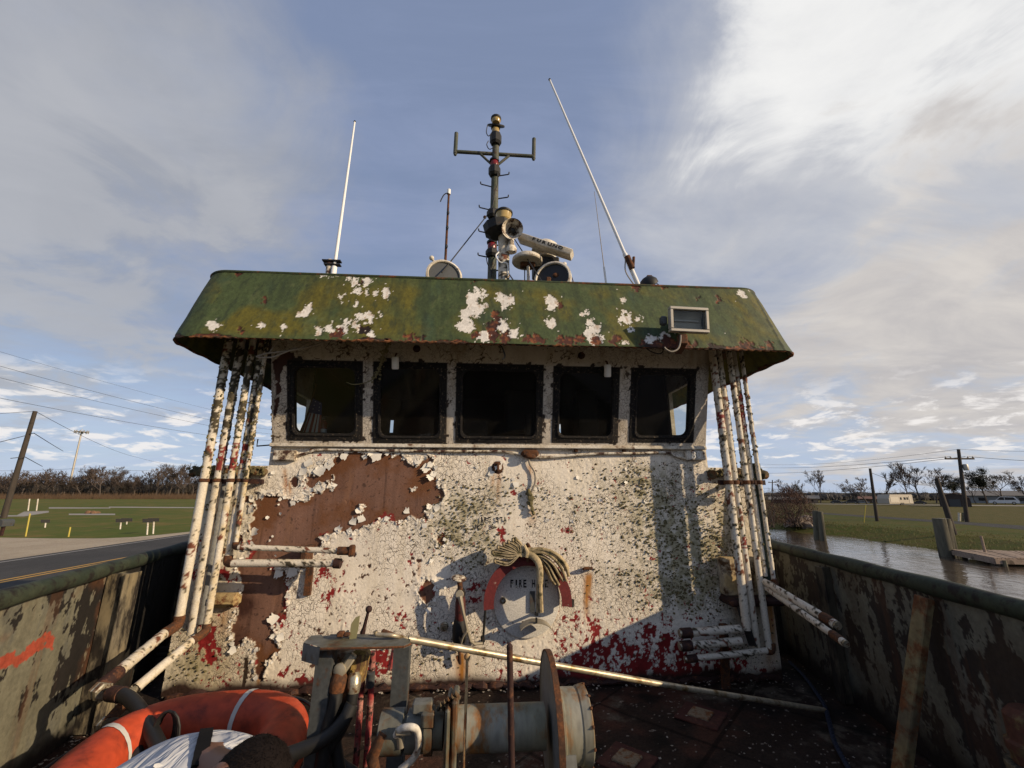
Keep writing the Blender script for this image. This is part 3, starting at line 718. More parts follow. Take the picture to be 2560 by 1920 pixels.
# worn stencilled words on the plate (letters broken up by stencil bridges, some flaked away)
M['stencil'] = mat_rusty('worn_black_stencil', (.020, .019, .020), WHITE, .34, 26, .8, sharp=.02)
def stencil(body, x0, x1, ymid, hpx, y=WY - .017, parent=None):
    a = Py(x0, ymid, y); b = Py(x1, ymid, y); t = Py(x0, ymid - hpx / 2, y); u = Py(x0, ymid + hpx / 2, y)
    h = abs(t.z - u.z); n = len(body); stp = (b.x - a.x) / max(n - 1, 1); q = MB()
    for i, ch in enumerate(body):
        if ch == ' ': continue
        vs_, fs = text_mesh(ch, h * 1.40, .0025); ax = [v[0] for v in vs_]; c0 = (min(ax) + max(ax)) / 2
        az = [v[1] for v in vs_]; z0 = (min(az) + max(az)) / 2
        wscale = min(1.0, stp * .74 / (max(ax) - min(ax)))
        cx = a.x + stp * i; cz = a.z + (b.z - a.z) * i / max(n - 1, 1)
        q.add([Vector((cx + (v[0] - c0) * wscale, y, cz + v[1] - z0)) for v in vs_], fs)
    return q.build('stencil_lettering', M['stencil'], boat, False)
stencil('IRE STA.', 1204, 1272, 1299, 13)
stencil('NO. 8', 1192, 1232, 1316, 12)

# --- roof visor
def roof():
    yb = 7.0
    def outline(xl, xr, yf, rad):
        pts = []
        n1, n2, n3 = 130, 26, 640
        for i in range(n1): pts.append((xl, yb + (yf + rad - yb) * i / n1))
        for i in range(n2): a = R(180 + 90 * i / n2); pts.append((xl + rad + rad * math.cos(a), yf + rad + rad * math.sin(a)))
        for i in range(n3): pts.append((xl + rad + (xr - xl - 2 * rad) * i / n3, yf))
        for i in range(n2): a = R(270 + 90 * i / n2); pts.append((xr - rad + rad * math.cos(a), yf + rad + rad * math.sin(a)))
        for i in range(n1 + 1): pts.append((xr, yf + rad + (yb - yf - rad) * i / n1))
        return np.array(pts)
    bo = outline(-2.36, 2.59, 3.05, .19); to = outline(-2.28, 2.44, 3.18, .22)
    nv = 92; t = np.linspace(0, 1, nv)[:, None, None]
    XY = bo[None] * (1 - t) + to[None] * t
    L_ = np.concatenate([[0], np.cumsum(np.hypot(*np.diff(bo, axis=0).T))])
    U = np.broadcast_to(L_[None], XY.shape[:2]); V_ = np.broadcast_to(t[..., 0] * .63, XY.shape[:2])
    rust_edge = fbm(U, V_ * 0, 3.0, 4, 301)
    zb = 2.56 + .002 * U * 0; Z = 2.56 + t[..., 0] * .61 + 0 * U
    # chewed lower lip
    lip = np.where(t[..., 0] < .02, .022 * np.clip(fbm(U, U * 0, 9, 4, 302) - .55, 0, 1) * 4 * sstep(.45, .6, rust_edge), 0)
    P = np.concatenate([XY, (Z + lip)[..., None]], -1)
    px, py = proj(P)
    n1 = fbm(U, V_, 2.2, 5, 311); n2 = fbm(U, V_, 16, 5, 312); n3 = fbm(U, V_ * .5, 5, 5, 313); nst = fbm(U * 16, V_ * 2, 1, 4, 314)
    c = np.empty(n1.shape + (3,)); c[:] = (.052, .074, .026)
    c = mixc(c, (.105, .092, .012), np.clip(sstep(.34, .56, n1) * 1.3 * (.35 + .65 * n3 * 1.4) * sstep(.0, .2, t[..., 0] + .1 * n2) * (1 - .8 * sstep(.75, 1, t[..., 0])), 0, .95))
    c = mixc(c, (.035, .065, .040), sstep(.55, .75, n3) * .6)
    c = mixc(c, (.020, .028, .014), sstep(.52, .72, nst) * .35)
    c = mixc(c, (.11, .125, .05), sstep(.62, .8, n2) * .35)
    c *= (.62 + .75 * fbm(U * 1.6, V_, 26, 5, 316, .7))[..., None]
    c = mixc(c, (.025, .036, .018), sstep(.56, .72, fbm(U * 2.5, V_, 12, 5, 317, .65)) * .6)
    a = lambda l, r_: [(400 + x / 3.687, 620 + y / 3.687, r_ * (r[0] if r else 1)) for x, y, *r in l]
    b2 = lambda l, r_: [(960 + x / 3.687, 620 + y / 3.687, r_ * (r[0] if r else 1)) for x, y, *r in l]
    b3 = lambda l, r_: [(1500 + x / 3.687, 650 + y / 3.687, r_ * (r[0] if r else 1)) for x, y, *r in l]
    whites = a([(1800, 310, 1.6), (1905, 310, 1.7), (1810, 400, 1.3), (1895, 400), (1990, 415, 1.2), (2080, 410, 1.6), (1670, 460), (1355, 545, 1.5), (1310, 600, 1.6), (1500, 240), (1540, 245), (1620, 235), (1850, 640, 1.5), (1920, 635, 1.7), (1790, 690, 1.3), (1720, 685), (470, 725, 1.6), (505, 715), (930, 712), (1130, 735), (1460, 760, 1.2), (1560, 725, 1.6), (1680, 755, 1.8), (1820, 740, 1.3), (1930, 790, 1.6), (1795, 500), (2035, 620, .8), (1740, 270, .8)], 11)
    whites += b2([(825, 440, 1.8), (885, 450, 1.2), (810, 510, 1.9), (870, 560, 2.1), (800, 580, 1.8), (745, 610, 1.9), (740, 690, 2.0), (790, 720, 2.0), (720, 700, 1.4), (1060, 440), (1110, 470, 1.6), (1120, 515, 1.6), (1180, 470, 1.3), (1540, 490, 1.9), (1545, 550, 1.5), (1525, 690, 1.6), (1885, 690, 1.5), (1940, 740, 1.7), (1890, 800, 1.9), (1950, 850, 2.2), (955, 530), (930, 410, .8), (870, 385, .8), (1850, 595), (920, 820, 2.0), (960, 800, 1.6), (1090, 730, 2.0), (1060, 690, 1.5), (1210, 800, 1.8), (1120, 760, 1.4), (2195, 650, 1.3), (860, 630, .9), (1030, 660)], 12)
    whites += b3([(205, 370), (215, 490), (240, 540, 1.7), (355, 535), (270, 650), (1300, 300, 1.3), (1325, 310), (450, 745, 1.7), (500, 740, 1.5), (590, 715, 1.8), (640, 705), (230, 760), (10, 735, 1.3), (575, 780)], 11)
    jx = 34 * (fbm(U, V_, 26, 5, 321, .68) - .5); jy = 34 * (fbm(U, V_, 26, 5, 322, .68) - .5); bw_ = blobs(px + jx, py + jy, whites)
    front = P[..., 1] < 3.45
    c = mixc(c, (.03, .035, .02), ((bw_ > .30) & front) * .55)
    wm = (bw_ > .38) & front
    spk = (fbm(U, V_, 38, 3, 331) > .91 - .16 * np.clip(blobs(px, py, [(w[0], w[1], 45) for w in whites]), 0, 1)) & front
    wm |= spk
    rusts = a([(720, 220, 1.4), (740, 190), (950, 480, 1.2), (1850, 315, .9), (1650, 785, 1.7), (1580, 790, 1.5), (1870, 770, 1.8), (1920, 740, 1.2), (740, 758)], 13) + \
        b2([(1035, 620, 1.8), (1030, 690, 1.5), (985, 720, 2.2), (1010, 770, 1.6), (1120, 820, 2.4), (1620, 525, 1.6), (225, 815, 1.5), (300, 825), (370, 822, 1.4), (845, 815, 1.4), (1330, 840, 2), (1400, 835, 2), (1460, 850, 1.4), (1620, 855, 1.7), (1700, 850, 2), (1790, 840, 1.8), (1960, 865, 2), (820, 290), (2120, 850, 1.6), (1015, 830, 1.6)], 13) + \
        b3([(150, 735, 1.6), (400, 770, 1.6), (520, 775, 1.7), (620, 755, 2.6), (690, 775, 1.8), (780, 770, 2), (860, 785, 1.5), (1330, 785, 2), (1390, 800, 1.6), (1560, 795, 2.0), (1480, 800), (340, 245, 1.5), (600, 250), (1480, 340, 1.6), (905, 352, .8), (1110, 362, 1.1), (1020, 790)], 13)
    rm = (blobs(px + jx * .9, py + jy * .9, rusts) > .52) & front
    lipm = (t[..., 0] < .045 * sstep(.45, .62, rust_edge) * 1.2) ; rm |= lipm
    rc = np.empty_like(c); rc[:] = (.065, .020, .012); rc = mixc(rc, (.19, .062, .022), sstep(.53, .70, fbm(U, V_, 40, 3, 343))); rc = mixc(rc, (.016, .008, .006), sstep(.55, .7, fbm(U, V_, 9, 3, 341)))
    wc = np.empty_like(c); wc[:] = (.70, .67, .62); wc *= (.80 + .28 * n2)[..., None]; wc = mixc(wc, (.36, .24, .14), sstep(.58, .72, fbm(U * 2, V_, 20, 4, 344)) * .6)
    c = np.where(wm[..., None], wc, c); c = np.where(rm[..., None], rc, c)
    seam = (np.abs(px - (1878 + (py - 725) * .56)) < 2.2) & front & (px > 1700)
    c = np.where(seam[..., None], np.array([.02, .03, .015]), c)
    nrm = np.zeros_like(P); tg = np.gradient(bo, axis=0); nn = np.stack([tg[:, 1], -tg[:, 0]], -1); nn /= np.linalg.norm(nn, axis=1)[:, None]
    rel = .022 * (fbm(U, V_, 1.9, 3, 351) - .5) + .002 * (n2 - .5) - np.where(wm, .002, 0) - np.where(rm, .005, 0) + np.where(seam, .006, 0)
    P[..., :2] += (nn * 1.0)[None] * rel[..., None] * 1.0
    sheet('roof_visor', P, c, M['fascia'], boat)
    k = list(range(0, len(to), 6))
    top = MB(); top.quad(*[(to[i, 0] * .997, to[i, 1] + .012, 3.10) for i in k]); top.build('roof_top', M['mastgreen'], boat, False)
    rim = MB(); rim.tube([(to[i, 0], to[i, 1] + .006, 3.168) for i in range(0, len(to), 2)], .012, 7); rim.build('roof_rim', mat_rusty('green_rim_paint', (.035, .05, .022), (.14, .05, .02), .4, 9, .8), boat)
    sf = MB(); mo = bo * .6 + to * .4
    sf.quad(*[(mo[i, 0] * .985, max(mo[i, 1], 3.05) + .05, 2.79) for i in k]); sf.build('soffit', mat_rusty('rotten_soffit', (.022, .017, .013), (.10, .05, .025), .5, 7, .95), boat, False)
    lp = MB(); lp.tube([(bo[i, 0], bo[i, 1] + .012, 2.563 + .004 * math.sin(i * .7)) for i in range(0, len(bo), 2)], .010, 6); lp.build('visor_lip', mat_rusty('rusty_lip', (.05, .03, .018), (.20, .075, .03), .5, 12, .9), boat)
roof()
# --- pipes either side of the deckhouse front
def painted_pipe(name, pts, r, seed, parent, sunny=0.5, mossy=None, n=16, st=.011, red=None):
    pts = [Vector(p) for p in pts]; res = [pts[0]]
    for a, b in zip(pts[:-1], pts[1:]):
        k = max(1, int((b - a).length / st)); res += [a + (b - a) * (i / k) for i in range(1, k + 1)]
    m = len(res); T = [(res[min(i + 1, m - 1)] - res[max(i - 1, 0)]).normalized() for i in range(m)]
    u = T[0].orthogonal().normalized(); A = np.linspace(0, 2 * math.pi, n + 1); P = np.zeros((m, n + 1, 3)); Nn = np.zeros_like(P); s = np.zeros(m)
    for i in range(m):
        u = (u - T[i] * u.dot(T[i])).normalized(); w = T[i].cross(u)
        d = np.cos(A)[:, None] * np.array(u) + np.sin(A)[:, None] * np.array(w)
        Nn[i] = d; P[i] = np.array(res[i]) + d * r
        if i: s[i] = s[i - 1] + (res[i] - res[i - 1]).length
    Sg = np.broadcast_to(s[:, None], (m, n + 1)); Ax = np.cos(A)[None] * r + 0 * Sg; Ay = np.sin(A)[None] * r + 0 * Sg
    X = P[..., 0] * 1.3 + P[..., 1]; Zc = P[..., 2] + .6 * P[..., 1]
    q1 = fbm(X + Ax * 3, Zc, 20, 4, seed); q2 = fbm(X + Ay * 3, Zc, 46, 4, seed + 5)
    c = np.empty((m, n + 1, 3)); c[:] = (.58, .53, .44)
    c = mixc(c, (.47, .34, .13), np.clip(sunny * sstep(.38, .7, q1) * .9, 0, .9))
    md = .5 if mossy is None else mossy(P[..., 2])
    dk = (.5 * q1 + .5 * q2) > (.66 - .14 * md)
    rs = (fbm(X + Ay, Zc, 9 + seed % 5, 4, seed + 9) > .66 + .012 * (seed % 4))
    c = np.where(dk[..., None], np.array([.045, .036, .02]), c)
    c = np.where((rs & (q2 > .47))[..., None], np.array([.14, .045, .022]), c)
    if red is not None:
        z0, z1 = red; rmk = (P[..., 2] > z0) & (P[..., 2] < z1) & (q2 > .44)
        c = np.where(rmk[..., None], np.array([.17, .02, .015]), c)
    P = P + Nn * (np.where(dk, .003, 0) + .003 * (q2 - .5))[..., None]
    return sheet(name, P, c, M['pipe'], parent)

PY = 3.45
ZTOP = 2.80
def pz(px, py, y=PY): return Py(px, py, y)
mossL = lambda z: sstep(1.6, 2.0, z) * (1 - .0 * z) + .15
mossR = lambda z: .35 + .3 * sstep(1.5, 2.1, z)
def elbow(pts, r, parent, mat='rust'): MB().tube(smooth_path(pts, 5), r, 12).build('elbow', M[mat], parent)
def collar(p, r, parent, h=.02): MB().lathe([(r, -h * .7), (r * 1.22, -h * .5), (r * 1.22, h * .5), (r, h * .7)], p, (0, 0, 1), 14).build('collar', M['rust'], parent)
fw = {}
# port group: x comes from where each pipe stands in the photo, all plumb
LP = [(546, 1000, 1545, .030), (573, 1000, 1585, .029), (609, 1000, 1565, .024), (628, 1000, 1395, .025), (645, 1000, 1362, .016)]
LPIPE = []
for i, (x, y, yb, r) in enumerate(LP):
    t = pz(x, y); yy = PY + (.03 if i % 2 else 0)
    zb = Py(x, yb, yy).z
    o = painted_pipe('pipe', [(t.x, yy, ZTOP), (t.x, yy, zb)], r, 500 + i * 31, boat, .25 + .15 * i % 2, mossL, red=(1.62, 1.82) if i in (1, 2, 3) else None)
    LPIPE.append((t.x, yy, zb, r)); collar((t.x, yy, Py(x, 1201, yy).z), r, o)
clamp = MB(); za = Py(560, 1203, PY).z
clamp.beam((LPIPE[0][0] - .06, PY + .06, za), (LPIPE[4][0] + .1, PY + .06, za), .03, .035); clamp.beam((LPIPE[1][0], PY + .06, za), (LPIPE[1][0], WY, za), .03, .03); clamp.beam((LPIPE[4][0], PY + .06, za), (LPIPE[4][0], WY, za), .03, .03)
clamp.build('pipe_clamp', M['darkrust'], boat)
# ends turned forward (two) and across the plate (two)
x, y, z, r = LPIPE[0]; e1 = Vector((x - .02, y - .08, z - .06)); f1 = Pz(262, 1708, z - .13)
o = painted_pipe('pipe', [e1, f1], .031, 611, boat, .5, lambda q: .5 + 0 * q); elbow([(x, y, z + .02), (x, y - .01, z - .035), e1 + (f1 - e1).normalized() * .03], r * 1.2, o)
FIT1 = f1
x, y, z, r = LPIPE[2]; e2 = Vector((x - .02, y - .08, z - .05)); f2 = Pz(338, 1722, z - .18)
o = painted_pipe('pipe', [e2, f2], .027, 617, boat, .5, lambda q: .35 + 0 * q); elbow([(x, y, z + .02), (x, y - .01, z - .03), e2 + (f2 - e2).normalized() * .03], r * 1.2, o)
FIT2 = f2
MB().lathe([(.02, 0), (.02, .02), (.028, .02), (.028, .05), (.018, .055)], f2, (f2 - e2), 12).build('pipe_cap', M['brass'], o)
x, y, z, r = LPIPE[3]; g = Py(835, 1408, y - .04); o = painted_pipe('pipe', [(x + .05, y - .03, z - .03), g], .027, 623, boat, .2, lambda q: .55 + 0 * q, red=(0, .001)); elbow([(x, y, z + .02), (x + .005, y - .005, z - .025), (x + .06, y - .03, z - .03)], r * 1.25, o)
MB().tube([g, g + Vector((.05, 0, -.003))], .036, 12).build('valve_end', M['darkrust'], o)
x, y, z, r = LPIPE[4]; g = Py(845, 1377, y - .04); o = painted_pipe('pipe', [(x + .04, y - .03, z - .012), g], .020, 629, boat, .2, lambda q: .55 + 0 * q); elbow([(x, y, z + .02), (x + .005, y - .005, z - .01), (x + .05, y - .03, z - .012)], r * 1.4, o)
MB().tube([g, g + Vector((.09, 0, -.002))], .03, 10).box(g + Vector((.1, 0, .0)), (.04, .07, .08), b=.01).build('valve_end', M['rust'], o)
br = MB(); p = Py(768, 1390, WY - .06)
br.box(p + Vector((0, .02, -.0)), (.05, .20, .16), b=.008); br.box(Py(772, 1450, WY - .02), (.05, .03, .22)); br.build('pipe_bracket', M['rust'], boat)
lb = MB(); lb.box(Py(560, 1500, WY - .05), (.24, .09, .10), b=.03); lb.build('pipe_ledge', mat_rusty('yellowed_ledge', (.38, .28, .13), (.14, .05, .02), .45, 12, .9), boat)
# grey conduit behind the port pipes
cx = (LPIPE[0][0] + LPIPE[1][0]) / 2
MB().tube([(cx, WY - .05, ZH), (cx, WY - .05, .5)], .035, 12).build('pipe', mat_rusty('grey_pipe_paint', (.20, .20, .19), (.1, .05, .03), .2, 12, .7), boat)

# starboard group
RPX = [(1808, 1100, 1575, .031), (1829, 1100, 1618, .030), (1852, 1100, 1622, .024), (1870, 1100, 1440, .022), (1884, 1100, 1455, .017)]
RPIPE = []
for i, (x, y, yb, r) in enumerate(RPX):
    t = pz(x, y); yy = PY + (.03 if i % 2 else 0); zb = Py(x + 50, yb, yy).z
    o = painted_pipe('pipe', [(t.x, yy, ZTOP), (t.x, yy, zb)], r, 700 + i * 37, boat, .12, mossR, red=(1.98, 2.12) if i == 0 else ((1.95, 2.3) if i == 3 else ((1.02, 1.10) if i == 1 else None)))
    RPIPE.append((t.x, yy, zb, r)); collar((t.x, yy, Py(x + 20, 1206, yy).z), r, o, .025)
clamp = MB(); za = Py(1880, 1206, PY).z
clamp.beam((RPIPE[0][0] - .05, PY + .06, za), (RPIPE[4][0] + .08, PY + .06, za), .035, .04); clamp.beam((RPIPE[2][0], PY + .06, za), (RPIPE[2][0], WY, za), .03, .03)
clamp.build('pipe_clamp', M['darkrust'], boat)
lb = MB(); p = Py(1880, 1500, PY + .14); lb.box(p, (.46, .2, .06), b=.02); lb.build('pipe_ledge', M['darkrust'], boat)
bx = MB(); pp = Py(1850, 1440, WY - .05); bx.box(pp + Vector((.06, .0, 0)), (.46, .10, .30), b=.02); bx.build('pipe_backing', mat_rusty('yellow_stained_backing', (.42, .31, .15), (.10, .05, .02), .42, 8, .9, second=(.5, .45, .36)), boat)
# two pipes running forward, ends open
for (sx, sy_, ex, ey, r, zz) in ((1912, 1455, 2092, 1563, .026, .70), (1916, 1470, 2113, 1608, .020, .62)):
    a = Py(sx, sy_, PY - .02); b = Pz(ex, ey, a.z - .09)
    o = painted_pipe('pipe', [a, b], r, int(800 + ex), boat, .1, lambda q: .5 + 0 * q)
    d = (b - a).normalized(); MB().tube([b - d * .12, b - d * .03], r * 1.2, 12).build('coupling', M['rust'], o); MB().tube([b - d * .002, b + d * .012], r * .9, 12).build('pipe_cap', M['brass'], o)
x, y, z, r = RPIPE[4]; MB().tube(smooth_path([(x, y, z + .02), (x, y - .01, z - .02), Py(1914, 1456, PY - .03)], 4), r * 1.4, 10).build('elbow', M['rust'], boat)
# three stubs across the plate low down to starboard
for (ax, ay, bx_, by, r, capm) in ((1722, 1582, 1850, 1572, .029, 0), (1722, 1614, 1852, 1602, .029, 0), (1735, 1646, 1922, 1626, .022, 1)):
    a = Py(ax, ay, PY); b = Py(bx_, by, PY)
    o = painted_pipe('pipe', [a, b], r, int(900 + ay), boat, .05, lambda q: .35 + 0 * q)
    d = (b - a).normalized(); MB().tube([a - d * .06, a + d * .02], r * 1.25, 12).build('coupling', M['darkrust'], o); MB().tube([a - d * .075, a - d * .05], r * .95, 12).build('pipe_cap', M['brass'], o)
    if capm: MB().tube(smooth_path([a + (b - a) * .97, b + Vector((.02, 0, .0)), b + Vector((.03, 0, .05))], 4), r * 1.3, 10).build('elbow', M['rust'], o)
MB().beam(Py(1808, 1560, PY + .08), Py(1815, 1720, PY + .14), .06, .03).build('pipe_bracket', M['rust'], boat)
# black strap hanging behind the starboard pipes
MB().beam(Py(1843, 1495, PY + .05), Py(1882, 1615, PY - .02), .07, .006, (1, .3, 0)).build('rubber_strap', M['hose'], boat)
# dark green stanchion outboard
a = Py(1890, 1165, 3.62); MB().tube([(a.x, 3.62, a.z + .02), Py(1925, 1480, 3.55)], .035, 12).build('stanchion', mat_rusty('dark_green_paint', (.022, .04, .03), (.06, .04, .02), .2, 12, .6), boat)
# port nav bracket
q = Py(682, 1112, 3.75); MB().tube([q, q + Vector((-.14, .02, -.01)), q + Vector((-.14, .02, .05))], .006, 6).build('bracket_arm', M['darkrust'], boat)

# --- lichen tufts: on the plate, the pipes and the shoulder edges
def moss():
    m = MB(); cnt = 0; r2 = random.Random(5)
    while cnt < 3600:
        x = r2.uniform(XL, XR); z = r2.uniform(.08, ZS - .12)
        if z > ZH and not (WXL < x < WXR): continue
        P = np.array([[x, WY, z]]); px, py = proj(P); d = float(moss_density(px, py)[0])
        if 1215 < px[0] < 1440 and py[0] > 1385 and py[0] < 1600: continue
        if r2.random() > d * 1.1: continue
        if 1188 < px[0] < 1278 and 1284 < py[0] < 1326 and r2.random() < .75: continue
        s = .003 + .0065 * r2.random() ** 1.8
        m.ball((x, WY - .009, z), (s * r2.uniform(.8, 1.5), s * .75, s * r2.uniform(.7, 1.1)), 6, 4, .35); cnt += 1
    for grp, den in ((LPIPE, 120), (RPIPE, 60)):
        for x, y, zb, r in grp:
            for _ in range(den):
                z = r2.uniform(1.55, 2.55) if grp is LPIPE else r2.uniform(max(zb, .9), 2.6); a = r2.uniform(0, 2 * math.pi); s = r2.uniform(.004, .011)
                m.ball((x + math.cos(a) * r, y + math.sin(a) * r, z), (s, s, s * r2.uniform(.7, 1.4)), 6, 4, .35)
    for x0, x1 in ((XL - .06, WXL), (WXR, XR + .06)):
        for _ in range(200):
            s = r2.uniform(.006, .016); m.ball((r2.uniform(x0, x1), WY - .045 + r2.uniform(-.035, .03), ZH - .03 + r2.uniform(-.045, .02)), (s, s, s * .8), 6, 4, .4)
    for _ in range(70):
        s = r2.uniform(.006, .012); zz = r2.uniform(1.8, 2.45); m.ball((WXL - .004, WY - RK * (zz - ZS) + r2.uniform(.0, .06), zz), s, 6, 4, .4)
    stuff(m.build('moss', M['moss'], boat))
moss()

# --- curled flakes of paint standing off the plate round the bare steel
def flakes():
    r2 = random.Random(11); protos = []
    for k in range(6):
        nu, nv = 5, 4; vs_ = []; fs = []
        out = [r2.uniform(.75, 1.15) for _ in range(20)]; cu = r2.uniform(.2, .8); tw = r2.uniform(-.4, .4)
        for j in range(nv):
            for i in range(nu):
                u = (i / (nu - 1) - .5) * (1 - .35 * (j == nv - 1)) ; v = j / (nv - 1)
                u *= out[i + j * 4 % 3]; vv = v * (out[i] if j else 1)
                vs_.append((u, -(cu * .55 * vv ** 2 + tw * u * vv), vv + .12 * abs(u)))
        for j in range(nv - 1):
            for i in range(nu - 1): a = j * nu + i; fs.append((a, a + 1, a + nu + 1, a + nu))
        me = bpy.data.meshes.new('paint_flake'); me.from_pydata(vs_, [], fs); me.update(); me.materials.append(M['flake'])
        me.polygons.foreach_set('use_smooth', [True] * len(me.polygons)); protos.append(me)
    sm = MB(); base = wloc(boat)
    pts = list(EDGE); r2.shuffle(pts); used = []; n = 0
    for x, z in pts:
        if n > 430: break
        mind = .045 if len(used) < 120 else .02
        if any((x - a) ** 2 + (z - b) ** 2 < mind ** 2 for a, b in used): continue
        used.append((x, z)); n += 1
        big = n <= 120
        s = (.018 + .036 * r2.random() ** 2) if big else r2.uniform(.006, .017)
        rot = Euler((r2.uniform(-.3, .05), r2.uniform(-.2, .2) , 0)).to_matrix() @ Matrix.Rotation(r2.uniform(0, 2 * math.pi), 3, 'Y')
        p = Vector((x, WY - .012, z))
        if big:
            o = bpy.data.objects.new('paint_flake', r2.choice(protos)); COL.objects.link(o); o.parent = boat
            o.location = p - base; o.rotation_euler = rot.to_euler(); o.scale = (s, s, s)
        else:
            me = r2.choice(protos); sm.add([p + rot @ (v.co * s) for v in me.vertices], [list(q.vertices) for q in me.polygons])
    # larger sheets of paint curling away from the steel
    for qx, qy, s_, rz in ((768, 1150, .10, 2.6), (792, 1168, .115, 2.2), (822, 1152, .10, 2.9), (748, 1178, .09, 1.8), (862, 1134, .085, 3.1), (945, 1131, .11, 3.3), (1050, 1143, .085, 3.6), (1072, 1165, .085, 4.0), (1084, 1192, .08, 4.3), (668, 1238, .07, .6), (762, 1236, .085, .3), (800, 1222, .075, .8), (830, 1216, .07, .2), (1078, 1270, .06, 5.0), (905, 1305, .07, 6.0), (880, 1312, .075, .2), (840, 1330, .07, .5), (812, 1350, .065, .7), (1016, 1284, .06, 6.1), (620, 1275, .07, 1.5), (628, 1330, .08, 1.6), (618, 1365, .075, 1.4), (700, 1425, .085, 3.2), (735, 1420, .10, 3.3), (690, 1555, .085, 5.2), (710, 1590, .07, 4.6), (1246, 1158, .08, 3.4), (1222, 1180, .06, 2.0), (1290, 1205, .06, 3.0)):
        p = Py(qx, qy, WY - .012); o = bpy.data.objects.new('paint_flake', r2.choice(protos)); COL.objects.link(o); o.parent = boat
        o.location = p - base; o.rotation_euler = (Euler((r2.uniform(-.45, -.1), r2.uniform(-.2, .2), 0)).to_matrix() @ Matrix.Rotation(rz, 3, 'Y')).to_euler(); o.scale = (s_ * .8, s_ * .62, s_ * .75)
    # loose crazed scales over the sound paint
    for _ in range(420):
        x = r2.uniform(XL + .1, XR - .3); z = r2.uniform(.35, 1.75)
        P = np.array([[x, WY, z]]); px, py = proj(P)
        den = float(gauss(px, py, [(640, 1250, 90, 110, 1), (1280, 1200, 120, 70, .8), (1500, 1230, 200, 90, .5), (1100, 1430, 90, 60, .5), (720, 1170, 120, 60, .9)])[0])
        if r2.random() > den or not (WXL < x < WXR or z < ZH): continue
        s = r2.uniform(.012, .034); rot = Euler((r2.uniform(-.15, .1), 0, 0)).to_matrix() @ Matrix.Rotation(r2.uniform(0, 6.28), 3, 'Y')
        me = r2.choice(protos); sm.add([Vector((x, WY - .010, z)) + rot @ (v.co * s) for v in me.vertices], [list(q.vertices) for q in me.polygons])
    stuff(sm.build('paint_scales', M['flake'], boat))
M['flake'] = mat_plain('curled_white_paint', (.68, .65, .58), .7, var=.12)
flakes()

# --- deck, bulwarks, hull
def bulwark(sgn):
    ys = np.concatenate([np.arange(-4.4, 1.2, .04), np.arange(1.2, 4.7, .0062), np.arange(4.7, 8.0, .03)]); zs = np.linspace(0, .955, 160)
    Y, Z = np.meshgrid(ys, zs); X = hwR(Y) if sgn > 0 else hwL(Y)
    P = np.stack([X, Y, Z], -1)
    sel = (ys > .8); px, py = proj(P)
    n1 = fbm(Y, Z, 3, 5, 401 + sgn); n2 = fbm(Y, Z, 15, 5, 402 + sgn); nv = fbm(Y * 8, Z * 2.0, 1, 6, 403 + sgn, .68)
    c = np.empty(Y.shape + (3,))
    if sgn < 0:
        c[:] = (.150, .143, .103); c *= (.7 + .55 * n1)[..., None]
        c = mixc(c, (.10, .10, .085), sstep(.45, .62, nv) * .75)
        nf = fbm(Y * 5, Z * 2.4, 3.2, 5, 418, .7); blk = (.42 * nv + .22 * n2 + .36 * nf) > .562 - .10 * np.exp(-((Y - 3.15) / .16) ** 2) + .05 * sstep(.35, .1, Z)
        c = np.where(blk[..., None], np.array([.014, .012, .011]), c)
        ok = Y > .9
        red = (sdf(px + 26 * (n2 - .5), py + 60 * (nv - .5), [(0, 1642), (60, 1612), (110, 1588), (138, 1582), (136, 1612), (100, 1630), (60, 1648), (0, 1672)]) < 0) & ok & (Y < 3.6)
        c = np.where((red & (n2 > .36))[..., None], np.array([.30, .055, .03]), c)
        c = mixc(c, (.14, .055, .02), sstep(.55, .75, n1) * .5)
        # aft of the frame the plate colour turns near black, with paler streaks
        blackened = sstep(3.42, 3.50, Y + .06 * (n2 - .5))
        c = mixc(c, (.012, .011, .010), blackened * (.96 - .35 * sstep(.60, .72, fbm(Y * 9, Z, 1, 4, 405))))
    else:
        c[:] = (.150, .150, .120); c *= (.65 + .6 * n1)[..., None]
        nf = fbm(Y * 5, Z * 2.4, 3.2, 5, 428, .7); blk = (.42 * nv + .22 * n2 + .36 * nf) > .535 - .05 * np.exp(-((Z - .62) / .25) ** 2)
        c = np.where(blk[..., None], np.array([.028, .023, .021]), c)
        c = mixc(c, (.045, .028, .016), sstep(.5, .7, n1) * .5)
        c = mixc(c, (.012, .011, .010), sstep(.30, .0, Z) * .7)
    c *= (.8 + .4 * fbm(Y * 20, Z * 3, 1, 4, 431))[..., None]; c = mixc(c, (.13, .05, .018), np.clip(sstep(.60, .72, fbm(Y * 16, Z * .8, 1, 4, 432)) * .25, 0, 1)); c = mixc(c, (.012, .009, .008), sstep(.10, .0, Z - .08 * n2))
    P[..., 0] += (-sgn) * (.004 * (n2 - .5) + .022 * (fbm(Y, Z, 1.5, 3, 409) - .5) - np.where(blk, .0025, 0))
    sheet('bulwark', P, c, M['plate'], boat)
    cap = MB(); yy = np.arange(-4.4, 8.0, .08); cap.tube([(side_x(y, sgn), y, .955) for y in yy], [.047 + .003 * math.sin(y * 9) for y in yy], 14)
    cap.build('cap_rail', M['railgreen'], boat)
    hull = MB(); V_ = []; F_ = []
    k = 0
    for y in yy:
        x = side_x(y, sgn); V_ += [(x + sgn * .035, y, .95), (x + sgn * .035, y, 0), (.06 + (x - .06) * .86, y, -2.3)]
        if k: o = 3 * k; F_ += [(o - 3, o, o + 1, o - 2), (o - 2, o + 1, o + 2, o - 1)]
        k += 1
    hull.add(V_, F_); hull.build('hull_side', M['hullpaint'], boat)
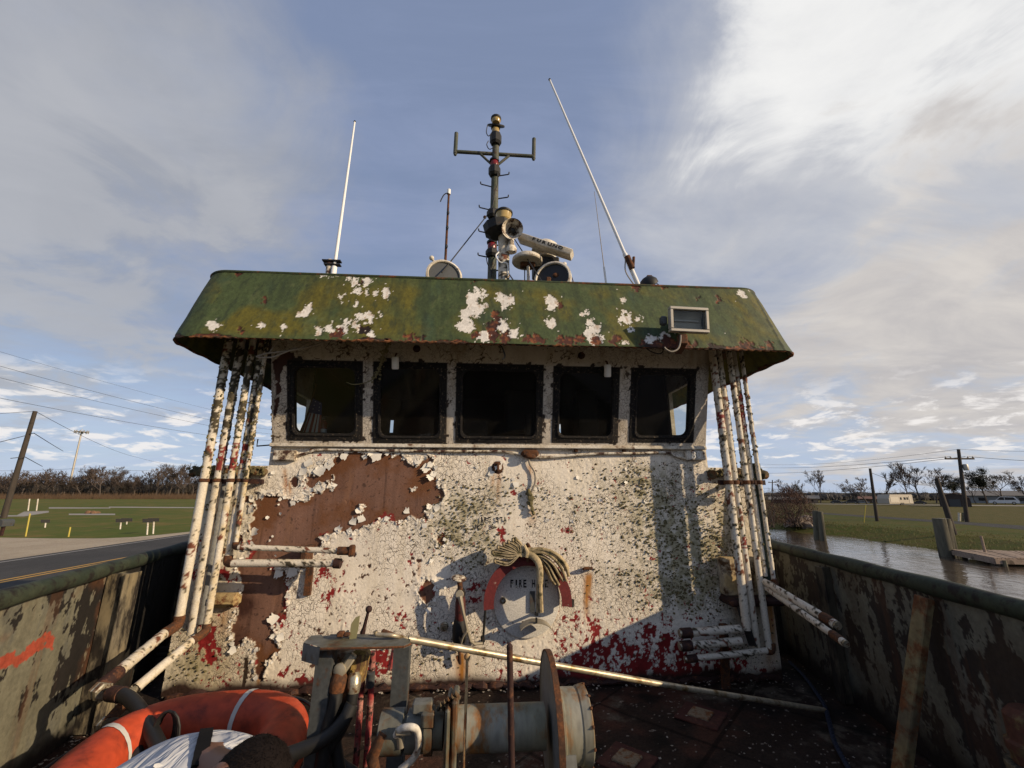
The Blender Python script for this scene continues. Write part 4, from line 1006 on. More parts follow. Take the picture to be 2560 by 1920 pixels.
M['railgreen'] = mat_rusty('mossy_rail_paint', (.022, .032, .020), (.012, .010, .008), .38, 10, .75, second=(.040, .050, .030))
M['hullpaint'] = mat_rusty('black_hull_paint', (.02, .02, .02), (.1, .05, .03), .4, 4, .7)
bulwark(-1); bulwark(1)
def stiffener(sgn, y, z1, w=.10, t=.055, mat='framepaint', name='frame_rib'):
    x = side_x(y, sgn); m = MB()
    m.box((x - sgn * (w / 2 + .004), y, z1 / 2), (w, t * .25, z1), b=.003); m.box((x - sgn * (w + .004), y + t * .2, z1 / 2), (.012, t, z1), b=.003)
    return m.build(name, M[mat], boat)
M['framepaint'] = mat_rusty('cream_frame_paint', (.21, .17, .10), (.02, .015, .012), .5, 8, .8, stretch=(1, 1, .3), second=(.11, .10, .08))
M['framedark'] = mat_rusty('dirty_frame_paint', (.07, .06, .042), (.018, .014, .012), .5, 8, .8, stretch=(1, 1, .3))
q = Pz(215, 1830, 0); stiffener(-1, q.y - .02, .92, .13, .14)
for y in (1.55, 4.4): stiffener(-1, y, .9)
q = Py(2095, 1400, 1); 
def y_on_right(px, py):
    best = None
    for i in range(800):
        y = 1.0 + i * .006; u = proj(np.array([[side_x(y, 1), y, .5]]))[0][0]
        if best is None or abs(u - px) < best[0]: best = (abs(u - px), y)
    return best[1]
stiffener(1, y_on_right(2100, 1550), .9, .07, .08, 'framedark'); stiffener(1, y_on_right(1945, 1420), .9, .07, .1, 'framedark')
# leaning brace from the starboard rail to the deck
a = Vector((2.30, y_on_right(2380, 1520) + .0, .90)); a.x = side_x(a.y, 1) - .05; b = Pz(2250, 1960, 0)
MB().beam(a, Vector((b.x, b.y, 0)), .075, .05, (1, 0, 0), .006).build('brace', mat_rusty('yellow_rust_brace', (.20, .155, .075), (.15, .055, .02), .5, 7, .85, second=(.12, .10, .06)), boat)
ends = MB()
ends.add([(side_x(-4.4, -1), -4.4, .95), (side_x(-4.4, 1), -4.4, .95), (side_x(-4.4, 1) * .86, -4.4, -2.3), (side_x(-4.4, -1) * .86, -4.4, -2.3)], [(0, 1, 2, 3)])
ends.build('bow_plate', M['hullpaint'], boat, False)

def deck():
    st = .009; xs = np.arange(-3.0, 3.1, st); ys = np.arange(.9, 4.6, st); X, Y = np.meshgrid(xs, ys)
    n1 = fbm(X, Y, 2.2, 5, 451); n2 = fbm(X, Y, 13, 5, 452); n3 = fbm(X, Y, 45, 3, 453)
    c = np.empty(X.shape + (3,)); c[:] = (.026, .017, .013)
    c = mixc(c, (.070, .030, .020), sstep(.5, .68, n1) * .8)
    c = mixc(c, (.105, .088, .066), sstep(.52, .70, fbm(X * 1.2 + Y, Y * 1.2 - X, 1.6, 5, 455)) * sstep(.42, .6, n2) * .9)
    c = mixc(c, (.008, .007, .006), sstep(.50, .66, fbm(X, Y, 3.4, 4, 456)) * .85)
    # doubler strips laid diagonally, their edges pale
    for k in range(-5, 9):
        d = np.abs((X - Y) / 1.414 - k * .78 + .25) ; e = np.abs((X + Y) / 1.414 - k * .78 + .1)
        c = np.where((d < .012)[..., None], c * .35, c); c = np.where((e < .012)[..., None], c * .35, c)
    c = np.where((n3 > .80)[..., None], np.array([.28, .24, .20]) * (.4 + n2)[..., None], c)
    Zr = .010 * (n2 - .5) + .016 * (n1 - .5) + np.where(n3 > .80, .003, 0) - .008
    o = sheet('deck', np.stack([X, Y, Zr], -1), c, M['deck'], boat)
    m = MB(); m.box((.05, -1.76, -.035), (3.6, 5.38, .03)); m.box((.05, 6.3, -.03), (5.6, 3.4, .03)); m.build('deck_plate', M['deckplain'], boat, False)
M['deckplain'] = mat_rusty('dark_deck_paint', (.03, .02, .016), (.08, .035, .02), .5, 5, .9)
deck()
M['pad'] = mat_rusty('worn_pale_pad', (.20, .155, .10), (.16, .06, .02), .42, 20, .9)
for px_, py_, s in ((1752, 1789, .135), (1568, 1902, .13)):
    p = Pz(px_, py_, 0.0); MB().box((p.x, p.y, .012), (s, s, .016), Matrix.Rotation(R(47), 3, 'Z'), .004).build('deck_pad', M['pad'], boat)
    MB().box((p.x, p.y, .001), (s * 2.0, s * 2.0, .012), Matrix.Rotation(R(47), 3, 'Z'), .003).build('doubler_plate', mat_rusty('red_brown_doubler', (.055, .016, .012), (.08, .03, .02), .4, 9, .9), boat)
def chips():
    r2 = random.Random(21); m = MB()
    for _ in range(2200):
        if r2.random() < .4: y = r2.uniform(1.9, 3.6); x = side_x(y, -1) + abs(r2.gauss(0, .35)) + .02
        else: x = r2.uniform(-2.4, 2.4); y = r2.uniform(1.3, 3.68)
        if float(fbm(np.array([x]), np.array([y]), 2.2, 4, 88)[0]) < .47 + .05 * r2.random(): continue
        s = (.002 + .009 * r2.random() ** 2) * (1.8 if r2.random() < .05 else 1); a = r2.uniform(0, 6.28)
        pts = [(x + s * math.cos(a + t) * r2.uniform(.6, 1.3), y + s * math.sin(a + t) * r2.uniform(.6, 1.3), .008 + r2.uniform(0, .006)) for t in (0, 1.3, 2.6, 4.2)]
        m.quad(*pts)
    for _ in range(160):     # fallen along the foot of the house
        x = r2.uniform(XL, XR); s = r2.uniform(.004, .014); a = r2.uniform(0, 6.28); y = WY - .03 - abs(r2.gauss(0, .06))
        m.quad(*[(x + s * math.cos(a + t), y + s * math.sin(a + t), .010 + r2.uniform(0, .012)) for t in (0, 1.4, 2.7, 4.3)])
    stuff(m.build('paint_chips', mat_plain('fallen_paint', (.27, .24, .20), .8, var=.4, scale=60), boat, False))
chips()
# rotten flange along the foot of the house
f = MB(); n = 120; pts = [Vector((XL + .05 + (XR - XL - .1) * i / n, WY - .02 + rnd.uniform(-.012, .008), .012 + rnd.uniform(-.01, .02))) for i in range(n + 1)]
f.tube(pts, [.022 + rnd.uniform(-.008, .012) for _ in pts], 7); f.build('foot_flange', M['darkrust'], boat)
# ------------------------------------------------------------------ on the wheelhouse roof
RZ = 3.10
def stand(p): return Vector((p.x, p.y, RZ))
# masthead
def mast():
    y = 4.6; b = Py(1228, 700, y); t = Py(1240, 340, y)
    T = thing('signal_mast', 'tall thin green-grey mast with crossbar, climbing steps and stacked lamps above the roof', 'mast', (b.x, y, RZ))
    at = lambda px, py, dy=0: Py(px, py, y + dy)
    MB().tube([(b.x, y, RZ), at(1231, 640), at(1236, 500), t], [.058, .055, .050, .045], 12).build('pole', M['mastgreen'], T)
    c = MB(); a0 = at(1138, 379); a1 = at(1336, 391); c.tube([a0, a1], .024, 10)
    c.tube([at(1138, 384), at(1141, 333)], .026, 10); c.tube([at(1334, 397), at(1335, 347)], .026, 10)
    c.ball(at(1138, 386), .022, 8, 6); c.ball(at(1334, 398), .022, 8, 6); c.build('crossbar', M['mastgreen'], T)
    for x0, y0, x1, y1 in ((1201, 385, 1228, 410), (1274, 388, 1246, 411)): MB().tube([at(x0, y0), at(x1, y1)], .017, 8).build('brace', M['mastgreen'], T)
    def lamp(px, py_top, py_bot, lens, lp0, lp1, r=.10, capr=.06):
        a = at(px, py_bot, -.03); z1 = at(px, py_top, -.03).z
        m = MB(); h = z1 - a.z; r *= .88; m.lathe([(r * .7, 0), (r, .03), (r, h - .02), (r * .85, h)], a, n=8); o = m.build('lamp_box', M['black'], T, ang=20)
        if lens:
            g0 = at(px, lp1, -.03); g1 = at(px, lp0, -.03); hh = g1.z - g0.z
            MB().lathe([(.046, 0), (.052, hh * .3), (.052, hh * .7), (.046, hh)], g0, n=14).build('lens', M[lens], o)
            MB().lathe([(capr, 0), (capr * 1.05, .02), (capr * .6, .05), (.01, .055)], g1, n=14).build('lamp_cap', M['black'], o)
    lamp(1239, 336, 362, 'amber', 322, 336, .088); lamp(1236, 418, 441, 'red', 404, 418, .088); lamp(1232, 527, 546, None, 0, 0, .088); lamp(1229.5, 625, 643, 'red', 609, 625, .088)
    p = at(1240, 319); MB().lathe([(.01, 0), (.115, .012), (.115, .028), (.01, .03)], p, (.05, -.75, 1), 20).build('lamp_shield', M['black'], T)
    p = at(1240, 308); MB().lathe([(.05, 0), (.062, .03), (.062, .075), (.05, .09)], p, n=14).build('lens', M['amber'], T)
    p = at(1240, 300); MB().lathe([(.07, 0), (.07, .03), (.04, .055), (.01, .06)], p, n=14).build('lamp_cap', M['black'], T)
    for px_, py_, s in ((1245, 440, 1), (1229, 467, -1), (1243, 497, 1), (1226, 525, -1), (1225, 584, -1), (1238, 614, 1), (1224, 644, -1), (1236, 677, 1)):
        o = at(px_, py_); e = o + Vector((s * .13, -.03, .006)); MB().tube([o, e, e + Vector((s * .01, 0, .008)), e + Vector((s * .012, 0, .035))], .0085, 6).build('step', M['black'], T)
    for pts in (((1219, 312), (1216, 330), (1222, 340), (1233, 326)), ((1221, 352), (1217, 362), (1224, 373), (1238, 366)), ((1244, 430), (1244, 460), (1238, 478), (1231, 520)), ((1231, 545), (1232, 580), (1231, 600)), ((1216, 645), (1219, 660), (1226, 672), (1228, 690)), ((1241, 645), (1238, 660), (1230, 676), (1228, 690)), ((1225, 622), (1234, 612), (1242, 606))):
        MB().tube(smooth_path([at(x, q, -.08) for x, q in pts], 6), .006, 6).build('cable', M['blackwire'], T)
    for p0, p1 in (((1218, 538), (1128, 652)), ((1285, 596), (1346, 690)), ((1272, 684), (1284, 702))):
        a = Py(*p0, y - .05); b2 = Py(*p1, 4.0 if p0[0] < 1250 else 3.7); MB().tube([a, b2, b2 + (b2 - a).normalized() * .25], .007, 6).build('guy_wire', M['blackwire'], T)
    MB().ball(Py(1212, 543, y - .05), .022, 8, 6).build('shackle', M['rust'], T)
mast()
def horn_post():
    y = 4.15; b = Py(1260, 700, y); t = Py(1257, 575, y)
    T = thing('horn_post', 'stout white post with badly peeling paint carrying a lamp and trumpet horns', 'post', (b.x, y, RZ))
    painted_pipe('post', [(b.x, y, RZ), (b.x - .005, y, t.z)], .062, 1201, T, .15, lambda z: .95 * (z < 3.95) + .25 * (z >= 3.95))
    at = lambda px, py, dy=0: Py(px, py, y + dy)
    p = at(1247, 590, -.02); z1 = at(1247, 558, -.02).z
    MB().lathe([(.10, 0), (.155, .04), (.165, z1 - p.z - .03), (.12, z1 - p.z)], p + Vector((0, 0, 0)), (-.15, 0, 1), 10).build('platform', M['black'], T, ang=20)
    p = at(1259, 556, -.02); h = at(1259, 536, -.02).z - p.z
    MB().lathe([(.075, 0), (.088, .02), (.084, h * .5), (.092, h * .9), (.092, h)], p, n=18).build('lens', M['amber'], T)
    MB().lathe([(.102, 0), (.104, .018), (.07, .05), (.02, .065)], p + Vector((0, 0, h)), n=18).build('lamp_cap', M['black'], T)
    # upper trumpet faces forward, lower one hangs below it
    c = at(1281, 577, -.12); ax = Vector((-.05, -1, -.25)).normalized()
    prof = [(.020, .34), (.026, .2), (.040, .08), (.07, .0), (.112, -.06), (.116, -.065), (.110, -.058), (.062, .01), (.032, .08), (.01, .12)]
    MB().lathe([(r, -h) for r, h in prof], c, ax, 22).build('horn', M['whitepeel'], T)
    MB().ball(c + ax * .0, (.035, .03, .035), 10, 8).build('horn_throat', M['black'], T)
    c = at(1278, 612, -.06); MB().lathe([(.03, .06), (.034, .0), (.05, -.02), (.064, -.05), (.06, -.085), (.03, -.10)], c, (0, -.2, 1), 16).tube([c + Vector((0, 0, .05)), c + Vector((0, 0, .13))], .025, 10).build('horn', M['whitepeel'], T)
    MB().tube(smooth_path([at(1247, 630, -.06), at(1240, 640, -.07), at(1250, 655, -.08), at(1268, 660, -.07), at(1270, 690, -.05)], 6), .008, 6).build('cable', M['whip'], T)
    MB().tube([at(1262, 688, -.07), at(1273, 702, -.08)], .008, 6).build('stay', M['blackwire'], T)
horn_post()
def radar():
    y = 4.3; p = Py(1363, 668, y)
    T = thing('radar_antenna', 'white open-array radar scanner on a ribbed pedestal, bar tilted across the sky', 'radar', (p.x, y, RZ))
    b = MB(); b.box((p.x, y, p.z - .02), (.28, .28, .16), b=.012); b.box((p.x, y, RZ + .05), (.2, .2, .1)); b.tube([(p.x, y, RZ), (p.x, y, p.z)], .06, 12); b.build('base', M['black'], T)
    q = Py(1363, 650, y); MB().lathe([(.125, 0), (.13, .02), (.10, .03), (.10, .06), (.135, .065), (.135, .075), (.115, .085), (.16, .10), (.15, .17), (.10, .215), (.05, .235)], q, (0, 0, 1), 26).build('pedestal', M['whitemetal'], T, ang=25)
    a = Py(1299, 594, y - .12); e = Py(1430, 637, y - .30); d = (e - a).normalized()
    up = Vector((0, 0, 1)); x = d.cross(up).normalized(); w = x.cross(d)      # x faces forward
    if x.y > 0: x = -x
    h = .105
    sec = [(-.075, -.046), (.040, -.050), (.058, -.042), (.064, -.030), (.064, .036), (.050, .050), (-.06, .048), (-.078, .03)]
    m = MB(); n = len(sec)
    for k, P_ in enumerate((a, a + d * .012, e - d * .012, e)):
        sc = .9 if k in (0, 3) else 1
        m.v += [P_ + x * (u * sc) + w * (v * sc * .78) for u, v in sec]
    for i in range(3): m.f += [[i * n + k, i * n + (k + 1) % n, (i + 1) * n + (k + 1) % n, (i + 1) * n + k] for k in range(n)]
    m.f += [list(range(n)), [3 * n + k for k in range(n)]]
    bar = m.build('scanner_bar', mat_rusty('cream_radar_shell', (.60, .55, .45), (.16, .10, .05), .22, 10, .45, second=(.5, .44, .34)), T, ang=30)
    word = 'FURUNO'; L_ = (e - a).length; q = MB()
    f1 = x * .088 - w * .050; 
    p0 = x * .0652 - w * .024; p1 = x * .0652 + w * .029                 # the upper front face of the shell
    fu = (p1 - p0).normalized(); fn = fu.cross(d);
    if fn.dot(x) < 0: fn = -fn
    mid = (p0 + p1) / 2
    for i, ch in enumerate(word):
        vs_, fs = text_mesh(ch, .054, .0026); ax_ = [v[0] for v in vs_]; c0 = (min(ax_) + max(ax_)) / 2; az = [v[1] for v in vs_]; z0 = (min(az) + max(az)) / 2
        s = L_ * (.30 + .100 * i)
        q.add([a + d * (s + (v[0] - c0) * 1.30) + mid + fu * ((v[1] - z0) * .92) + fn * .004 for v in vs_], fs)
    q.build('lettering', M['black'], bar, False)
radar()
def dome():
    y = 4.1; p = Py(1318, 672, y)
    T = thing('satellite_antenna', 'shallow mushroom antenna dome seen from below on a thin pole beside the radar', 'antenna', (p.x, y, RZ))
    c = Py(1318, 655, y)
    MB().lathe([(.01, -.012), (.16, -.012), (.168, .0), (.165, .03), (.13, .06), (.06, .078), (.005, .082)], c, (0, 0, 1), 28).build('dome', M['whitemetal'], T)
    MB().box(c + Vector((.005, .02, -.03)), (.16, .10, .045), b=.01).build('bracket', M['rust'], T)
    MB().tube([(c.x + .01, y, RZ), (c.x + .01, y, c.z)], .017, 10).build('pole', M['whitemetal'], T)
    MB().tube([(c.x - .03, y + .05, RZ), (c.x - .025, y + .02, c.z)], .006, 6).build('stay', M['blackwire'], T)
dome()
def searchlight(name, label, px, py, rpx, ax, y, lensmat, knob, frame):
    c = Py(px, py, y); T = thing('searchlight', label, 'searchlight', (c.x, y, RZ), 'searchlights on the roof')
    r = (Py(px + rpx, py, y) - c).length; ax = Vector(ax).normalized()
    MB().lathe([(r * .20, -.44), (r * .62, -.36), (r * .93, -.14), (r * .96, 0)], c, ax, 30, True, False).build('drum', M['whitemetal'] if not frame else M['whitepeel'], T)
    MB().lathe([(r * .96, -.02), (r * 1.06, -.015), (r * 1.06, .02), (r * .95, .028), (r * .91, .02), (r * .91, -.01)], c, ax, 30, False, False).build('rim', M['whitemetal'], T)
    MB().lathe([(r * .92, .004), (.001, .010)], c, ax, 30, False, False).build('lens', lensmat, T)
    MB().lathe([(r * 1.0, -.17), (r * 1.03, -.165), (r * 1.03, -.135), (r * .98, -.13)], c, ax, 30, False, False).build('band', M['darkrust'] if frame else M['whitemetal'], T)
    MB().tube([(c.x, y, RZ), c - ax * .2], .035, 10).build('stem', M['rust'], T)
    k = Py(*knob, y - .02); MB().ball(k, .026, 10, 8).tube([k, k + (c - k) * .25], .012, 8).build('knob', M['whitemetal'], T)
    if frame:
        m = MB(); u = ax.orthogonal().normalized(); w = ax.cross(u); m.box(c + ax * .018 - Vector((.04, 0, .05)), (.05, .02, .12), b=.01); m.ball(c + ax * .02 + Vector((.05, 0, .03)), (.05, .015, .03), 10, 6); m.build('lamp_holder', M['rust'], T)
searchlight('l', 'white searchlight with an intact dark grey glass face, left of the mast', 1110, 690, 43, (.25, -1, .12), 3.95, mat_plain('grey_lamp_glass', (.060, .064, .066), .55, var=.1), (1079, 645), False)
searchlight('r', 'white peeling searchlight with an open black mouth, below the radar', 1382, 697, 44, (-.42, -1, .06), 3.9, mat_plain('black_empty_reflector', (.010, .009, .009), .5), (1411, 661), True)
def whip(label, base, tip, y0, y1, r0, r1, extra, grp=None, mat='whip'):
    a = Py(*base, y0); b = Py(*tip, y1); T = thing('whip_antenna', label, 'antenna', (a.x, a.y, RZ), grp)
    d = (b - a); st = a - d.normalized() * .25
    MB().tube([a + d * t for t in (0, .25, .5, .75, 1)], [r0 + (r1 - r0) * t for t in (0, .25, .5, .75, 1)], 10).build('rod', M[mat], T)
    MB().ball(b, r1 * 1.5, 8, 6).build('tip', M['black'], T)
    extra(T, a, b, d.normalized()); return T
def ex_l(T, a, b, d):
    MB().tube([a - d * .0, a - d * .20], .026, 10).build('ferrule', M['whip'], T)
    p = Py(826, 668, 3.72); MB().tube([(p.x, 3.72, RZ), Py(826, 651, 3.72)], .032, 12).build('mount_pipe', M['whitepeel'], T)
    q = Py(826, 653, 3.70); MB().beam(q + Vector((-.07, 0, 0)), q + Vector((.10, 0, 0)), .05, .012).beam(q + Vector((-.05, 0, -.04)), q + Vector((.10, 0, -.04)), .05, .01).build('clamp', M['black'], T)
whip('long white whip antenna standing left of the roof, tied to a rusty stub pipe', (836, 668), (887, 304), 3.7, 3.9, .0165, .009, ex_l)
def ex_r(T, a, b, d):
    MB().tube([a - d * .12, a + d * .38], .023, 12).build('ferrule', M['whip'], T)
    q = a + d * .26 + Vector((-.005, -.03, 0)); m = MB(); m.tube([q - d * .07, q + d * .07], .028, 10); m.tube([q + Vector((.03, 0, -.06)), q + Vector((.045, 0, .06))], .014, 8); m.build('clamp', M['rust'], T)
    MB().tube(smooth_path([a + d * .3 + Vector((-.03, -.02, 0)), a + d * .15 + Vector((-.08, -.02, 0)), a + Vector((-.04, -.02, -.02))], 6), .006, 6).build('cable', M['wire'], T)
whip('longest white whip antenna leaning steeply to the left from the right part of the roof', (1597, 716), (1374, 199), 3.6, 3.8, .017, .010, ex_r)
def ex_t(T, a, b, d):
    p = [Py(x, y, 3.98) for x, y in ((1122, 484), (1117, 483), (1110, 487), (1104, 497), (1101, 504))]
    MB().tube(smooth_path(p, 5), .006, 6).build('loose_wire', M['blackwire'], T)
    MB().tube([b - d * .01, b + d * .05], .020, 10).build('cap', M['whip'], T)
    for x, y in ((1120, 532), (1118, 569), (1116, 616)): MB().ball(Py(x, y, 3.97), (.016, .016, .026), 8, 6).build('insulator', M['black'], T)
whip('short thin rusty aerial with a bent loose wire at its top', (1113, 660), (1122, 484), 4.0, 4.0, .014, .011, ex_t, None, 'rust')
whip('hair-thin grey aerial between the radar and the leaning whip', (1510, 668), (1486, 480), 3.75, 3.8, .0045, .0025, lambda T, a, b, d: MB().tube([a - d * .35, a + d * .0], .011, 8).build('ferrule', M['whip'], T), None, 'wire')
def shell():
    y = 3.45; c = Py(1622, 707, y); T = thing('loudhailer_cup', 'small black upturned lamp cup lying on the roof edge by the leaning antenna', 'lamp', (c.x, y, RZ + .06))
    MB().lathe([(.07, -.02), (.085, -.01), (.075, .025), (.045, .05), (.02, .06)], c, (-.35, -.5, .8), 18).build('cup', M['black'], T)
    MB().box(c + Vector((.01, 0, .06)), (.05, .03, .03), b=.005).tube([c, Vector((c.x, y, RZ + .06))], .012, 6).build('bracket', M['rust'], T)
    MB().tube(smooth_path([c + Vector((.05, -.03, -.01)), c + Vector((.07, -.06, -.06)), c + Vector((.02, -.07, -.09)), c + Vector((-.06, -.06, -.14))], 6), .004, 6).build('wire', M['blackwire'], T)
shell()
def floodlight():
    y = 2.93; P_ = lambda a, b: Py(a, b, y)
    c = P_(1722, 800); T = thing('floodlight', 'square-framed grey floodlight with dusty glass on the right of the green visor', 'floodlight', P_(1712, 868))
    a = P_(1676, 769); b = P_(1770, 772); d = P_(1769, 832); e = P_(1674, 828)
    w = (b - a).length; h = (a - e).length; tilt = Matrix.Rotation(R(4), 3, 'X') @ Matrix.Identity(3)
    rot = Matrix.Rotation(R(1.5), 3, 'Y') @ tilt
    def loc(u, v, o): return c + rot @ Vector((u, o, v))
    def ringbox(m, w_, h_, t, o0, o1):
        for u, v, su, sv in ((0, h_ / 2, w_ + t, t), (0, -h_ / 2, w_ + t, t), (-w_ / 2, 0, t, h_ - t), (w_ / 2, 0, t, h_ - t)): m.box(loc(u, v, (o0 + o1) / 2), (su, o1 - o0, sv), rot, .004)
    m = MB(); ringbox(m, w - .02, h - .02, .024, -.02, .03); m.build('frame', M['alu'], T)
    r = MB()          # curved reflector trough
    n = 12; V_ = []; 
    for i in range(n + 1):
        t = -1 + 2 * i / n; dep = .055 * (1 - t * t) ** .6
        for u in (-w / 2 + .02, w / 2 - .02): V_.append(loc(u, t * (h / 2 - .02), .01 + dep))
    r.add(V_, [[2 * i, 2 * i + 1, 2 * i + 3, 2 * i + 2] for i in range(n)]); r.build('reflector', M['refl'], T)
    s = MB()
    for u in (-w / 2 + .02, w / 2 - .02): s.quad(*[loc(u, (-1 + 2 * i / n) * (h / 2 - .02), .01 + .055 * (1 - (-1 + 2 * i / n) ** 2) ** .6) for i in range(n + 1)])
    s.box(loc(0, 0, .13), (w * .55, .05, h * .5), rot, .02); s.build('housing', M['greydark'], T)
    MB().tube([loc(-w / 2 + .03, .01, .05), loc(w / 2 - .05, .01, .05)], .006, 8).build('lamp_tube', M['whip'], T)
    MB().quad(loc(-w / 2 + .02, -h / 2 + .02, 0), loc(w / 2 - .02, -h / 2 + .02, 0), loc(w / 2 - .02, h / 2 - .02, 0), loc(-w / 2 + .02, h / 2 - .02, 0)).build('glass', M['glass'], T, False)
    k = MB(); q = P_(1710, 840); k.box(q + Vector((0, .03, -.02)), (.07, .05, .09), b=.01); k.beam(q + Vector((0, .04, -.05)), P_(1712, 868) + Vector((0, .12, 0)), .05, .04); k.build('bracket', M['rust'], T)
    MB().box(loc(-w / 2 - .03, .0, .05), (.05, .05, .07), rot, .01).build('knuckle', M['greydark'], T)
    MB().tube(smooth_path([P_(1702, 838), P_(1701, 855), P_(1695, 872), P_(1680, 879), P_(1667, 874), P_(1661, 868)], 6), .006, 6).build('cable', M['wire'], T)
M['alu'] = mat_plain('dull_aluminium', (.38, .35, .30), .5, .3, var=.15)
M['refl'] = mat_plain('sooty_reflector', (.52, .50, .45), .5, 0, var=.6, scale=6)
floodlight()
# wiper motors hanging above the panes, loose wiring, dead vine
for px_, y0, y1, lab in ((992, 892, 923, 'white cylinder fitting hanging above the second window from the left'), (1514, 911, 942, 'white cylinder fitting hanging above the fourth window from the left')):
    p = PR(px_, y1) + wnr * .06; q = PR(px_, y0) + wnr * .06; T = thing('wiper_motor', lab, 'wiper motor', q, 'wiper motors over the windows')
    MB().lathe([(.026, 0), (.030, .01), (.030, (q - p).length - .012), (.024, (q - p).length)], p, (q - p), 16).build('motor_body', M['whip'], T)
    MB().tube([q, q + Vector((0, .02, .03)), q + Vector((0, .085, .06))], .008, 6).build('motor_arm', M['rust'], T)
def wires():
    y = 3.12
    sets = [([(640, 892), (665, 884), (700, 880), (740, 874), (790, 862), (838, 846)], .006), ([(645, 894), (680, 893), (705, 884), (740, 870), (770, 858)], .006), ([(672, 884), (685, 865), (700, 846)], .005)]
    m = MB()
    for pts, r in sets: m.tube(smooth_path([Py(a, b, y + .1) for a, b in pts], 6), r, 6)
    tag(m.build('loose_wiring', M['wire'], None, loc=Py(640, 892, y + .1)), 'loose pale wires sagging below the left end of the visor', 'wire')
    m = MB(); pts = [(1545, 862), (1580, 866), (1610, 868), (1630, 880), (1650, 884), (1658, 876), (1655, 866)]
    m.tube(smooth_path([Py(a, b, 3.15) for a, b in pts], 6), .005, 6); m.tube(smooth_path([Py(a, b, 3.15) for a, b in ((1230, 857), (1250, 862), (1260, 880), (1262, 892), (1256, 898))], 6), .006, 6)
    m.tube(smooth_path([Py(a, b, 3.12) for a, b in ((980, 848), (1050, 852), (1120, 856), (1200, 858), (1280, 862), (1400, 866), (1500, 864), (1550, 861), (1600, 866))], 6), .0045, 6)
    tag(m.build('loose_wiring', M['blackwire'], None, loc=Py(1400, 866, 3.12)), 'black loose wires drooping along the middle of the visor lip', 'wire')
    v = MB(); pts = smooth_path([PR(a, b) + wnr * (.05 + .02 * math.sin(i)) for i, (a, b) in enumerate(((985, 850), (972, 868), (963, 888), (957, 905), (950, 925), (940, 942), (932, 950), (915, 957), (890, 960), (872, 955)))], 6)
    v.tube(pts, [.009 - .006 * i / len(pts) for i in range(len(pts))], 6)
    for _ in range(90):
        p = pts[rnd.randrange(0, 34)]; s = rnd.uniform(.004, .012); v.ball(p + Vector((rnd.gauss(0, .012), rnd.gauss(0, .008), rnd.gauss(0, .014))), s, 5, 4, .3)
    tag(v.build('dead_vine', mat_plain('dry_vine', (.17, .15, .08), .9, var=.4), None, loc=pts[0]), 'dry lichen-covered vine hanging from the visor in front of the second window', 'vine')
wires()
for px_, py_ in ((1042, 872), (1453, 889)):
    p = PR(px_, py_); T = MB(); T.lathe([(.032, 0), (.032, .012), (.018, .022), (.01, .03)], p - wnr * .004, wnr, 14); T.build('bolt_boss', M['darkrust'], boat)

# flag and extinguisher inside the first window
def flag():
    y = 3.86; pole0 = Py(752, 1096, y); pole1 = Py(786, 985, y)
    T = thing('flag', 'american flag hanging folded behind the leftmost window', 'flag', (pole0.x, y, pole0.z))
    MB().tube([pole1 + Vector((0, .02, .1)), pole0], .007, 6).build('flag_staff', M['rust'], T)
    # draped cloth: u along the fly, v down
    A, B, C_, D = Py(783, 996, y), Py(806, 1008, y), Py(742, 1092, y), Py(800, 1092, y)
    def at(u, v): return (A * (1 - u) + B * u) * (1 - v) + (C_ * (1 - u) + D * u) * v + Vector((0, .012 * math.sin(u * 12 + v), 0))
    mats = [mat_plain('flag_red', (.22, .03, .03), .8), mat_plain('flag_white', (.5, .48, .45), .8), mat_plain('flag_blue', (.02, .03, .10), .8)]
    ns = 9
    for i in range(ns):
        m = MB(); k = 5
        for j in range(k):
            v0 = .36 + .64 * j / k if i >= 0 else 0; v1 = .36 + .64 * (j + 1) / k
            m.quad(at(i / ns, v0), at((i + 1) / ns, v0), at((i + 1) / ns, v1), at(i / ns, v1))
        m.build('stripe', mats[i % 2], T)
    m = MB()
    for j in range(4): m.quad(at(0, .36 * j / 4), at(1, .36 * j / 4), at(1, .36 * (j + 1) / 4), at(0, .36 * (j + 1) / 4))
    m.build('canton', mats[2], T)
    st = MB()
    for j in range(3):
        for i in range(4): p = at(.15 + .22 * i, .05 + .1 * j) + Vector((0, -.004, 0)); st.prism([(.006 * (1 if q % 2 == 0 else .4) * math.cos(q * R(36)), .006 * (1 if q % 2 == 0 else .4) * math.sin(q * R(36))) for q in range(10)], p, (1, 0, 0), (0, 0, 1), .0015)
    st.build('stars', mats[1], T, False)
flag()
def extinguisher():
    y = 3.95; b = Py(805, 1090, y); t = Py(806, 1050, y); T = thing('fire_extinguisher', 'small red fire extinguisher with a white label inside the leftmost window', 'extinguisher', b)
    h = t.z - b.z
    MB().lathe([(.032, 0), (.036, .01), (.036, h * .8), (.025, h * .95), (.012, h)], b, n=16).build('cylinder', M['red'], T)
    MB().lathe([(.0368, h * .05), (.0368, h * .42)], b, n=16, cap0=False, cap1=False).build('label_band', M['whip'], T)
    MB().ball(b + Vector((0, 0, h + .015)), .018, 8, 6).beam(b + Vector((0, 0, h + .02)), b + Vector((.05, -.01, h + .03)), .012, .008).build('valve', M['black'], T)
extinguisher()

